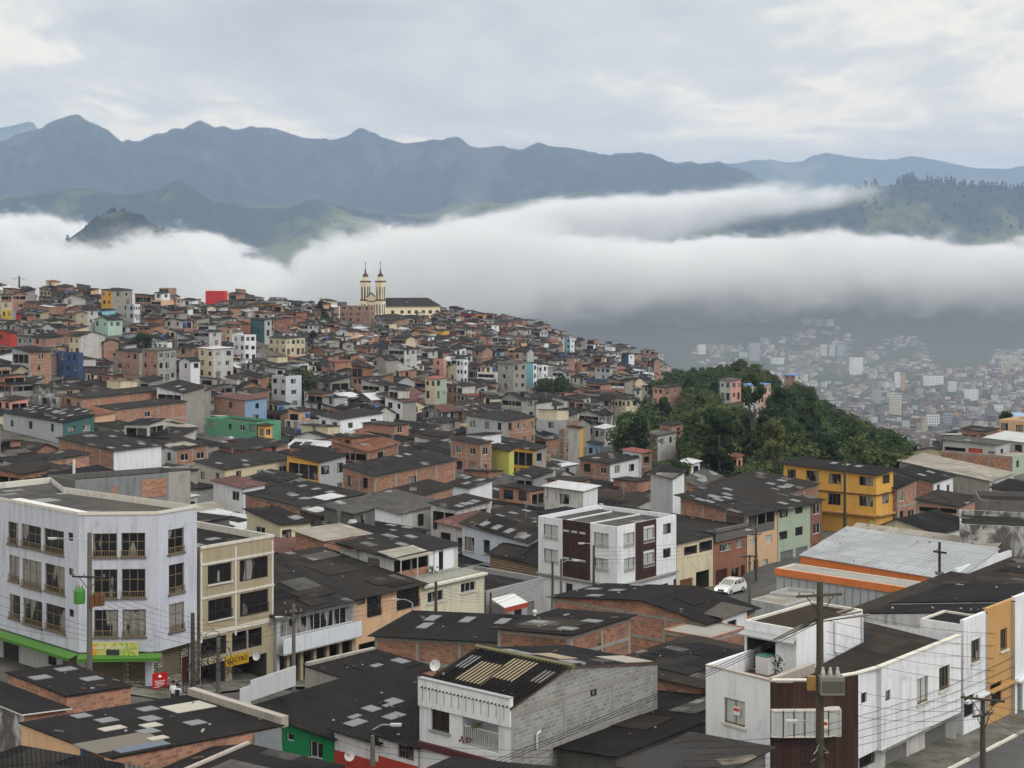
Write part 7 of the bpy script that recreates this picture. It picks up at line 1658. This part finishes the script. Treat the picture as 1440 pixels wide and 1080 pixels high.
# ---------------------------------------------------------------- streets
def ribbon(name, pts, w, mat, dz, label):
    V = []; Fc = []; L = []
    for a, b in zip(pts, pts[1:]):
        n = max(2, int((b-a).length/2)); L += [a+(b-a)*i/n for i in range(n)]
    L.append(pts[-1])
    for i, p in enumerate(L):
        d = (L[min(i+1, len(L)-1)]-L[max(i-1, 0)]).normalized(); s = Vector((d.y, -d.x, 0))
        for k in range(5): q = p+s*(w*(k/4-.5)); V.append((q.x, q.y, ground_z(p.x, p.y)+dz))
    for i in range(len(L)-1):
        for k in range(4): Fc.append((i*5+k+1, i*5+k, (i+1)*5+k, (i+1)*5+k+1))
    tag(mesh_obj(name, V, Fc, [mat], smooth=True), label, kind='structure')
d38 = ad(38); nr = Vector((d38.y, -d38.x, 0))
A = V2(-30, 106); s0 = V2(-22.27, 115.6)
ribbon('pavement', [s0+nr*1.3-d38*3, s0+nr*1.3+d38*48], 3.0, PAVE, .16, 'cracked pavement in front of the beige and balcony houses')
ribbon('road', [s0+nr*5.6-d38*12, s0+nr*5.6+d38*90], 6.4, ASPH, .1, 'asphalt street running past the bluish white building and the white and brown building')
s1 = V2(16.4, 163); ribbon('pavement', [s1+nr*1.1, s1+nr*1.1+d38*34], 2.2, PAVE, .22, 'pavement along the street row at the right')
ribbon('road', [s1+nr*5.4-d38*12, s1+nr*5.4+d38*48], 7.5, ASPH, .14, 'street of the white car')
d39 = ad(39); n39 = Vector((d39.y, -d39.x, 0)); s2 = V2(16.4, 77.4)
ribbon('pavement', [s2+n39*.6-d39*4, s2+n39*.6+d39*40], 2.6, PAVE, .17, 'mossy pavement below the white houses at the lower right')
ribbon('road', [s2+n39*5.6-d39*14, s2+n39*5.6+d39*40], 7.4, ASPH, .06, 'asphalt street in the lower right corner')
kn = s2+n39*1.95; kb = MB()
for k in range(22): q = kn+d39*(k*2-4); g0 = ground_z(q.x, q.y); kb.box(q+Z*(g0-.2), d39*1.97, n39*.16, Z*.4, TRIM if k % 3 else CONC)
tag(kb.build('kerb'), 'pale concrete kerb of the lower right street', kind='structure')
ribbon('pavement', [V2(-34, 109.6), V2(-19, 110.0)], 2.6, PAVE, .2, 'pavement under the lime green awning')

# ---------------------------------------------------------------- poles, lamps, cables
def pole(px, yt, D, yb=None, lean=0, m=POLEM, r=.14, arms=(), label='', lamp=None, extra=None, name='utility_pole'):
    x = (px-CX)/F*D; zt = (HY-yt)*D/F; zb = (HY-yb)*D/F if yb else ground_z(x, D)-.2; rt = root(name, (x, D, zb), label, 'pole')
    mb = MB(); T = V2(x+lean, D, zt); B = V2(x, D, zb); mb.bar(B, T, r*1.25, m, 8, r*.85); mb.build('shaft', rt)
    for (ya, w, ang) in arms:
        z = (HY-ya)*D/F; d = ad(ang); c = V2(x, D, z); am = MB(); am.box(c-d*w/2-V2(.05, .18), d*w, V2(0, .1), Z*.1, FR_D if m is POLEM else POLEW); am.bar(c-V2(0, .12)-Z*.8, c-V2(0, .12)+d*w*.3, .025, FR_D, 4); am.bar(c-V2(0, .12)-Z*.8, c-V2(0, .12)-d*w*.3, .025, FR_D, 4); a_ = am.build('crossarm', rt)
        for k in range(4): ins = MB(); ins.lathe(c+d*(w*(k/3-.5)*.92)+Z*.08-V2(0, .13), [(0, 0), (.06, 0), (.07, .06), (.03, .08), (.06, .13), (0, .2)], simple('insulator', (.25, .22, .2)), 6); ins.build('insulator', a_)
    if lamp:
        lx, ly = lamp; q = V2((lx-CX)/F*D, D, (HY-ly)*D/F); c = V2(x, D, q.z-.25); lm = MB(); lm.bar(c, (c+q)/2+Z*.12, .03, GALV, 6); lm.bar((c+q)/2+Z*.12, q, .03, GALV, 6); l_ = lm.build('lamp_arm', rt)
        hd_ = MB(); d = (q-c); d.z = 0; d.normalize(); hd_.box(q-V2(0, .1)-Z*.05, d*.55, V2(0, .22), Z*.1, simple('lamp_head', (.5, .51, .52))); hd_.box(q-V2(0, .07)-Z*.09+d*.1, d*.4, V2(0, .15), Z*.045, CURT); hd_.build('lamp_head', l_)
    if extra: extra(rt, x, D)
    return V2(x, D, zt)
def xf_left(rt, x, D):
    m = MB(); z = (HY-848)*D/F; m.lathe((x-.62, D-.1, z), [(0, 0), (.33, 0), (.36, .1), (.36, .8), (.3, .92), (0, .95)], simple('green_transformer', (.06, .24, .045)), 14)
    for k in range(3): m.lathe((x-.8+k*.18, D-.1, z+.92), [(.05, 0), (.06, .15), (.03, .25), (0, .3)], simple('insulator', (.25, .22, .2)), 6)
    m.build('transformer', rt)
    for k in range(3): b = MB(); b.box(V2(x+.12+k*.3, D-.3, z-.2+k*.03), V2(.24, 0), V2(0, .3), Z*.75, simple('brown_meter_box', (.16, .07, .03))); b.build('meter_box', rt)
def xf_right(rt, x, D):
    z = (HY-972)*D/F; m = MB(); m.box(V2(x-.1, D-.75, z), V2(1.05, 0), V2(0, .6), Z*.78, simple('transformer_grey', (.2, .2, .17))); 
    for k in range(9): m.box(V2(x-.02+k*.11, D-.79, z+.12), V2(.05, 0), V2(0, .04), Z*.5, simple('transformer_fin', (.1, .1, .085)))
    for k in range(3): m.lathe((x+.05+k*.32, D-.45, z+.78), [(.08, 0), (.1, .15), (.06, .3), (.07, .36), (0, .4)], simple('grey_bushing', (.45, .46, .47)), 8)
    m.build('transformer', rt); b = MB(); b.box(V2(x-.62, D-.5, z+.15), V2(.36, 0), V2(0, .35), Z*.6, simple('rusty_box', (.28, .16, .05))); b.build('meter_box', rt)
    rg = random.Random(8); zc = (HY-1050)*D/F
    c = MB()
    for k in range(34):
        an = rg.uniform(0, 6.28); L = rg.uniform(.25, .85); p = V2(x, D, zc+rg.uniform(-.5, .3)); q = p+V2(math.cos(an)*L, math.sin(an)*L*.4-.2)+Z*rg.uniform(-.6, .35); c.bar(p, q, rg.uniform(.012, .025), BLACKM if k % 5 else GALV, 4)
    c.build('junction_bundle', rt)
    c = MB()
    for s in (-1, 1):
        for k in range(3):
            z1 = (HY-868)*D/F-k*.1; p = V2(x, D, z1); q = p+V2(s*(1.5+.3*k), -.2*k)+Z*(.55*s-.15); c.bar(p, q, .03, POLEW, 5); c.bar(p+(q-p)*.5, q, .055, simple('insulator', (.25, .22, .2)), 6)
    c.build('strain_insulators', rt)
rings = []
p126 = pole(126, 749, 104, arms=((812, 2.2, 100),), r=.17, label='grey concrete pole with green transformer in front of the bluish white building', lamp=(80, 757), extra=xf_left)
def armsx(rt, x, D):
    m = MB(); z = (HY-812)*D/F; m.box(V2(x-1.9, D-.2, z-.35), V2(2.6, 0, .7), V2(0, .09), Z*.09, FR_D); m.build('crossarm', rt)
p271 = pole(271, 862, 108.5, r=.15, label='dark pole at the corner between the bluish white and the beige buildings', m=POLEW)
p307 = pole(307, 897, 103, r=.14, label='pole wrapped in tangled cables in front of the beige building', m=POLEM)
p412 = pole(413, 850, 112, r=.13, label='pole in front of the house with the white balcony front', arms=((862, 1.2, 60),), lamp=(398, 868))
p613 = pole(613, 818, 128, r=.13, label='pole in front of the cream house with the green railed terrace', m=POLEW)
p580 = pole(580, 848, 124, yb=872, r=.06, label='thin street lamp post with a long arm by the peach house', lamp=(561, 843), name='street_lamp', m=GALV)
p690 = pole(690, 833, 134, yb=872, r=.1, label='short pole in front of the low grey house', m=POLEW)
p776 = pole(777, 790, 140, r=.11, label='left of two poles in front of the white and brown building', m=POLEW)
p788 = pole(789, 786, 141, r=.11, label='right of two poles in front of the white and brown building, with a lamp', lamp=(806, 788))
p836 = pole(835, 767, 144, r=.12, label='pole at the corner of the white and brown building with a white lamp', m=POLEW, lamp=(822, 764))
p1054 = pole(1054, 780, 150, r=.12, label='tall grey lamp pole right of the white car', arms=((783, 1.6, 80),))
p1064 = pole(1063, 742, 168, r=.12, label='pole against the yellowish house in the street row', arms=((752, 1.4, 60),), lamp=(1056, 745), m=POLEW)
p1152 = pole(1153, 818, 72.5, r=.17, m=POLEW, arms=((838, 2.2, 75),), lamp=(1122, 1014), extra=xf_right, label='tall mossy pole with transformer in front of the brown panelled corner')
p1382 = pole(1382, 985, 77, r=.13, m=POLEW, arms=((984, 2.0, 115), (1006, 1.3, 60)), label='mossy pole with two wooden crossarms at the lower right street')
p524 = pole(524, 1034, 80.5, yb=1076, r=.11, lamp=(549, 1019), label='lamp pole in front of the red based white house', name='street_lamp')
pole(27, 388, 560, r=.3, arms=((392, 5.5, 90),), label='pole with a wide crossarm on the left skyline', m=FR_D)
pole(1188, 649, 196, r=.16, label='dark metal flue pole in front of the yellow three-storey house', m=simple('dark_flue', (.05, .05, .045)))
for k, (px, yt, D) in enumerate(((158, 832, 103), (934, 640, 700), (857, 640, 330), (540, 600, 380), (1050, 650, 236))): pass
def cable(p, q, sag=.6, r=.018, n=14, label=None):
    sag *= .5; r *= .7
    pts = [p+(q-p)*(i/n)-Z*(sag*4*(i/n)*(1-i/n)) for i in range(n+1)]; mb = MB()
    for a, b in zip(pts, pts[1:]): mb.bar(a, b, r, BLACKM, 4)
    o = mb.build('power_cable', origin=p); tag(o, label or 'thin black cable of the web strung between the street poles', 'cable', 'overhead cables between the poles'); return o
def pt(px, py, D): return P(px, py, D)
rg = random.Random(6)
for k in range(6): cable(p126-Z*(3.2+k*.28), p271-Z*(.3+k*.35), .5+k*.08, .016)
for k in range(4): cable(p126-Z*(6.0+k*.3), pt(-40, 820+k*16, 118), .3, .018)
for k in range(5): cable(p271-Z*(.4+k*.3), p412-Z*(.3+k*.3), .8+k*.1, .016)
for k in range(4): cable(p412-Z*(.2+k*.35), p613-Z*(.1+k*.3), .9, .015)
for k in range(4): cable(p613-Z*(.2+k*.3), p690-Z*(.1+k*.2), .5, .014)
for k in range(4): cable(p690-Z*(.2+k*.3), p776-Z*(.2+k*.3), .5, .014)
for k in range(4): cable(p776-Z*(.1+k*.3), p836-Z*(.3+k*.3), .4, .014)
for k in range(5): cable(p836-Z*(.2+k*.35), p1064-Z*(.4+k*.35), .9, .014)
for k in range(3): cable(p1054-Z*(.2+k*.3), p1064-Z*(.2+k*.5), .3, .013)
for k in range(3): cable(p1152-Z*(1.55+k*.12), pt(640-k*6, 1090+k*6, 66), .5, .02)
for k in range(5): cable(p1152-Z*(1.2+k*.5)+V2(.3, 0), pt(1460, 890+k*18, 96), .8, .017)
for k in range(6): cable(p1152-Z*(6.6+k*.3), pt(960, 1042+k*9, 66), .35, .017)
for k in range(5): cable(p1152-Z*(6.4+k*.3), pt(1460, 905+k*14, 95), .9, .017)
for k in range(3): cable(p1382-Z*(.1+k*.3), pt(1470, 1000+k*22, 80), .3, .015)
for k in range(3): cable(p1152-Z*(4.5+k*.6), p1382-Z*(.05+k*.4), .6, .014)
for k in range(3): cable(p524-Z*(.2+k*.3), pt(1000, 1040+k*12, 70), 1.0, .015)
for k in range(3): cable(p524-Z*(.2+k*.3), p307-Z*(1+k*.5), 1.2, .014)
for k in range(3): cable(p307-Z*(.3+k*.4), p271-Z*(.8+k*.4), .3, .018)
def tangle(px, py, D, n, label):
    rg = random.Random(px); c = pt(px, py, D); mb = MB()
    for k in range(n):
        a = c+V2(rg.uniform(-.9, .9), rg.uniform(-.3, .3))+Z*rg.uniform(-1.2, 1.1); pr = a; d = Vector((rg.gauss(0, 1), rg.gauss(0, .4), rg.gauss(0, 1))).normalized()
        for j in range(5): d = (d+Vector((rg.gauss(0, .6), rg.gauss(0, .3), rg.gauss(0, .6)))).normalized(); q = pr+d*.28; mb.bar(pr, q, .022, BLACKM, 4); pr = q
    o = mb.build('cable_tangle', origin=c); tag(o, label, 'cables')
tangle(284, 938, 102.6, 26, 'knot of black cables between the two poles in front of the beige building')
tangle(305, 925, 102.4, 20, 'loops of black cable wound round the cable-wrapped pole')
# fence by the wood
def fence():
    rt = None; A = pt(984, 668, 236); B = pt(1098, 672, 226); A.z = ground_z(A.x, A.y); B.z = ground_z(B.x, B.y); rt = root('mesh_fence', A, 'tall wire fence with pale posts at the foot of the wood', 'fence')
    for k in range(14):
        m = MB(); p = A+(B-A)*k/13; m.bar(p, p+Z*5.6, .07, GALV, 5); m.build('post', rt)
    m = MB()
    for z in (1.5, 2.6, 3.6, 4.6, 5.5): m.bar(A+Z*z, B+Z*z, .025, GALV, 4)
    for k in range(60): p = A+(B-A)*k/59; m.bar(p+Z*1.5, p+Z*5.5, .012, GALV, 3)
    m.build('wire_mesh', rt)
fence()
# dishes, pipes, awnings
def dish(px, py, D, r, label, face=(-.5, -1, .5)):
    c = pt(px, py, D); n = Vector(face).normalized(); x = n.orthogonal().normalized(); y = n.cross(x); rt = root('satellite_dish', c, label, 'dish'); m = MB(); K = 14
    rings_ = [(r*f, .35*r*f*f) for f in (0, .35, .7, 1)]
    for (r0, h0), (r1, h1) in zip(rings_, rings_[1:]):
        for i in range(K):
            q = [c+x*(rr*math.cos(a))+y*(rr*math.sin(a))+n*hh for rr, hh, a in ((r0, h0, i*6.2832/K), (r0, h0, (i+1)*6.2832/K), (r1, h1, (i+1)*6.2832/K), (r1, h1, i*6.2832/K))]
            m.poly(q[1:] if r0 == 0 else q, PVC)
    m.build('reflector', rt); a_ = MB(); a_.bar(c-y*r, c+n*r*.9, .02, FR_D, 4); a_.bar(c, c-n*.3-Z*.5, .03, FR_D, 5); a_.build('arm', rt)
dish(613, 936, 94, .34, 'white satellite dish left of the corrugated roof of the grey block house')
dish(362, 923, 118.3, .33, 'satellite dish on the ground floor beam of the beige building')
dish(491, 1063, 84.6, .27, 'satellite dish on the red base of the white house', (.3, -1, .3))
dish(846, 712, 158, .3, 'small satellite dish on the roof edge of the white and brown building')
m = MB(); c = pt(752, 868, 106); m.lathe(c, [(.09, -1), (.09, .3), (.16, .3), (.16, .42), (0, .5)], PVC, 10); tag(m.build('vent_pipe', origin=c), 'short white vent pipe on the middle brick house', 'pipe')
m = MB(); c = pt(104, 655, 168); m.lathe(c, [(.14, -1), (.14, .6), (0, .65)], PVC, 8); tag(m.build('vent_pipe', origin=c), 'white vent pipe on the black roof of the navy blue house', 'pipe')
def awning():
    A = V2(-1.3, 142.3); A = V2((690-CX)/F*140.4, 140.4); d = ad(38); n = Vector((d.y, -d.x, 0)); z = (HY-842)*140.4/F; rt = root('shop_awning', A+Z*z, 'white and red shop awning on the low grey house', 'awning')
    m = MB(); slab(m, [A+n*1.6+Z*(z-.6), A+d*3.2+n*1.6+Z*(z-.6), A+d*3.2+Z*z, A+Z*z], PVC, .05); m.build('canopy', rt); m = MB(); m.box(A+n*1.65+Z*(z-1.0), d*3.2, -n*.04, Z*.42, SRD); m.build('valance', rt)
awning()
m = MB(); m.bar(pt(1218, 866, 100), pt(1306, 838, 112), .12, PVC, 8); tag(m.build('gutter', origin=pt(1218, 866, 100)), 'white rain gutter pipe running up to the chapel porch', 'pipe')
m = MB(); c = pt(595, 868, 131); c = V2(-7.0, 132.6, 0); d = ad(38); n = Vector((d.y, -d.x, 0))
m.box(c+n*.5+Z*-29.0, d*2.3, -n*.5, Z*.65, SRD); m.box(c+d*.5+n*.52+Z*-28.85, d*1.2, -n*.02, Z*.2, simple('sign_white', (.8, .8, .8))); tag(m.build('shop_sign', origin=c+Z*-29), 'red box sign at street level on the cream house', 'sign')
m = MB(); c = V2((308-CX)/F*116, 116.4); m.box(c+n*.6+Z*-27.2, d*2.2, -n*.1, Z*.75, simple('amber_sign', (.55, .33, .02), .5, var=.5, scale=2)); o = m.build('shop_sign', origin=c+Z*-27); tag(o, 'amber shop sign hanging on the ground floor of the beige building', 'sign'); text_on('ELECTRO', c+d*1.1+n*.63+Z*-26.8, .45, 52, FR_D, o, 'lettering')
m = MB(); c = pt(703, 868, 118); 
# washing machine and plants on the terrace
def washer():
    c = V2(12.35, 80.9, -19.28); rt = root('washing_machine', c, 'white washing machine in the open laundry room on the terrace', 'washing machine'); m = MB(); a = ad(-45)*-.75; b = ad(41)*.7; m.box(c-a*.5, a, b, Z*.85, PVC); m.build('body', rt); m = MB(); m.box(c-a*.5+Z*.85, a, b, Z*.06, simple('teal_lid', (.1, .25, .22))); m.build('lid', rt)
washer()
m = MB(); c = pt(1093, 935, 78.6); rg = random.Random(2)
for k in range(50): q = c+Vector((rg.gauss(0, .12), rg.gauss(0, .08), rg.uniform(-.5, .4))); m.poly([q, q+V2(.1, 0)+Z*.04, q+V2(.02, 0)+Z*.12], LEAF[2])
tag(m.build('potted_plant', origin=c), 'small potted plant by the wall of the laundry room', 'plant')

# ---------------------------------------------------------------- white car
def car():
    D = 164; x = (1027-CX)/F*D; z = ground_z(x, D)+.17; rt = root('parked_car', (x, D, z), 'white hatchback with lit headlights driving down the street', 'car'); rt.name = 'car'
    W = .8; CW = simple('white_car_paint', (.72, .73, .74), .25, .5, var=.03); BK = BLACKM
    # side profile, front at +x
    body = [(-1.85, .3), (-1.9, .62), (-1.78, .98), (-1.0, 1.0), (.55, .96), (1.5, .82), (1.8, .66), (1.86, .42), (1.8, .26)]
    def ext(mb, prof, w0, w1f, m):
        Lp = [Vector((px_, -w1f(pz)*w0, pz)) for px_, pz in prof]; Rp = [Vector((px_, w1f(pz)*w0, pz)) for px_, pz in prof]
        n = len(prof)
        for i in range(n): j = (i+1) % n; mb.poly([Lp[i], Rp[i], Rp[j], Lp[j]], m)
        mb.poly(Lp, m); mb.poly(Rp[::-1], m)
    def part(nm, mb, par): return mesh_obj(nm, mb.v, mb.f, mb.mats, par, False, mb.mi, mb.uv)
    b = MB(); ext(b, body, W, lambda h: 1 if h < .9 else .96, CW)
    cab = [(-1.72, .97), (-1.5, 1.38), (-.9, 1.46), (.05, 1.42), (.85, .95)]; ext(b, cab, W, lambda h: .96 if h < 1.1 else .8, CW); bo = part('body', b, rt)
    g = MB(); g.poly([(.80, -.68, .985), (.80, .68, .985), (.11, .58, 1.39), (.11, -.58, 1.39)], GLASS); part('windscreen', g, rt)
    g = MB(); g.poly([(-1.73, .6, 1.03), (-1.73, -.6, 1.03), (-1.56, -.55, 1.32), (-1.56, .55, 1.32)], GLASS); part('rear_window', g, rt)
    for s in (-1, 1):
        for a0, a1, t0, t1 in ((.62, -.25, .1, -.22), (-.32, -.95, -.3, -.9), (-1.02, -1.5, -.98, -1.42)):
            g = MB(); q = [(a0, s*.785, 1.0), (a1, s*.785, 1.0), (t1, s*.668, 1.37), (t0, s*.668, 1.36)]; g.poly(q if s > 0 else q[::-1], GLASS); part('side_window', g, rt)
        for wx in (-1.15, 1.2):
            g = MB(); g.bar((wx, s*.62, .29), (wx, s*.83, .29), .29, BK, 18); wo = part('wheel', g, rt); g = MB(); g.bar((wx, s*.83, .29), (wx, s*.845, .29), .17, GALV, 12); part('rim', g, wo)
        g = MB(); m_, t = new_mat('lit_headlamp'); t.n('ShaderNodeOutputMaterial', i_Surface=t.n('ShaderNodeEmission', i_Color=(1, .93, .75, 1), i_Strength=9.0).outputs[0]); g.lathe((1.78, s*.55, .58), [(0, -.11), (.11, -.05), (.13, 0), (.11, .07), (0, .11)], m_, 10); part('headlight', g, rt)
        g = MB(); g.box((.55, s*.82, .95), (.1, 0, 0), (0, s*.14, 0), (0, 0, .1), CW); part('wing_mirror', g, rt)
    g = MB(); g.box((1.78, -.76, .24), (.14, 0, 0), (0, 1.52, 0), (0, 0, .16), BK); part('bumper', g, rt)
    g = MB(); g.box((1.83, -.35, .48), (.05, 0, 0), (0, .7, 0), (0, 0, .12), BK); part('grille', g, rt)
    d = ad(38+180); rt.rotation_euler = (0, 0, math.atan2(d.y, d.x))
car()
# ---------------------------------------------------------------- people on the pavement
def person(x, y, face, shirt, trousers, label, bag=None):
    z = -28.0; rt = root('person', (x, y, z), label, 'person'); SK = simple('skin', (.32, .18, .11), .6)
    J = {'pel': (0, 0, .95, .15), 'che': (0, 0, 1.3, .165), 'nek': (0, 0, 1.47, .06), 'hd1': (0, -.01, 1.58, .085), 'hd2': (0, -.01, 1.68, .095), 'hd3': (0, 0, 1.76, .05)}
    for s, n in ((-1, 'l'), (1, 'r')):
        J.update({n+'hp': (s*.1, 0, .88, .1), n+'kn': (s*.11, -.05*s, .5, .065), n+'an': (s*.11, .06*s, .09, .045), n+'to': (s*.11, .06*s-.14, .05, .04), n+'sh': (s*.19, 0, 1.4, .065), n+'el': (s*.25, .03, 1.13, .048), n+'wr': (s*.24, -.07, .9, .033), n+'ha': (s*.235, -.1, .82, .035)})
    E = [('pel', 'che'), ('che', 'nek'), ('nek', 'hd1'), ('hd1', 'hd2'), ('hd2', 'hd3')]
    for n in 'lr': E += [('pel', n+'hp'), (n+'hp', n+'kn'), (n+'kn', n+'an'), (n+'an', n+'to'), ('che', n+'sh'), (n+'sh', n+'el'), (n+'el', n+'wr'), (n+'wr', n+'ha')]
    ks = list(J); me = bpy.data.meshes.new('body'); me.from_pydata([J[k][:3] for k in ks], [(ks.index(a), ks.index(b)) for a, b in E], []); o = bpy.data.objects.new('body', me); link(o); o.parent = rt
    sm = o.modifiers.new('skin', 'SKIN'); sm.use_smooth_shade = True
    for i, k in enumerate(ks): me.skin_vertices[0].data[i].radius = (J[k][3], J[k][3])
    me.skin_vertices[0].data[0].use_root = True; o.modifiers.new('sub', 'SUBSURF').levels = 1; o.modifiers['sub'].render_levels = 1
    m, t = new_mat('clothed_body'); oc = t.n('ShaderNodeTexCoord').outputs['Object']; s = t.n('ShaderNodeSeparateXYZ', i_0=oc)
    c = t.mix(t.math('GREATER_THAN', s.outputs[2], .97), trousers, shirt); c = t.mix(t.math('GREATER_THAN', s.outputs[2], 1.48), c, (.32, .18, .11)); ax = t.math('ABSOLUTE', s.outputs[0])
    c = t.mix(t.math('MULTIPLY', t.math('GREATER_THAN', ax, .205), t.math('LESS_THAN', s.outputs[2], 1.12)), c, (.32, .18, .11)); c = t.mix(t.math('LESS_THAN', s.outputs[2], .08), c, (.02, .02, .02)); finish(t, c, .8, .2); me.materials.append(m)
    h = MB(); h.lathe((0, .012, 1.70), [(.0, -.06), (.11, -.05), (.118, .03), (.09, .1), (0, .125)], simple('black_hair', (.012, .01, .01)), 14); mesh_obj('hair', h.v, h.f, h.mats, rt, True, h.mi, h.uv)
    if bag: h = MB(); h.box((-.14, .12, 1.0), (.28, 0, 0), (0, .14, 0), (0, 0, .4), bag); mesh_obj('backpack', h.v, h.f, h.mats, rt, False, h.mi, h.uv)
    rt.rotation_euler = (0, 0, face)
yy = 108.2
person((244-CX)/F*yy, yy, 2.9, (.7, .72, .74), (.04, .05, .09), 'person in a white shirt below the red notice board, left of the pair')
person((249.5-CX)/F*(yy-.7), yy-.7, 3.3, (.6, .62, .66), (.03, .03, .04), 'person in a pale shirt with a dark backpack, on the right of the walking pair', simple('navy_bag', (.012, .015, .03)))
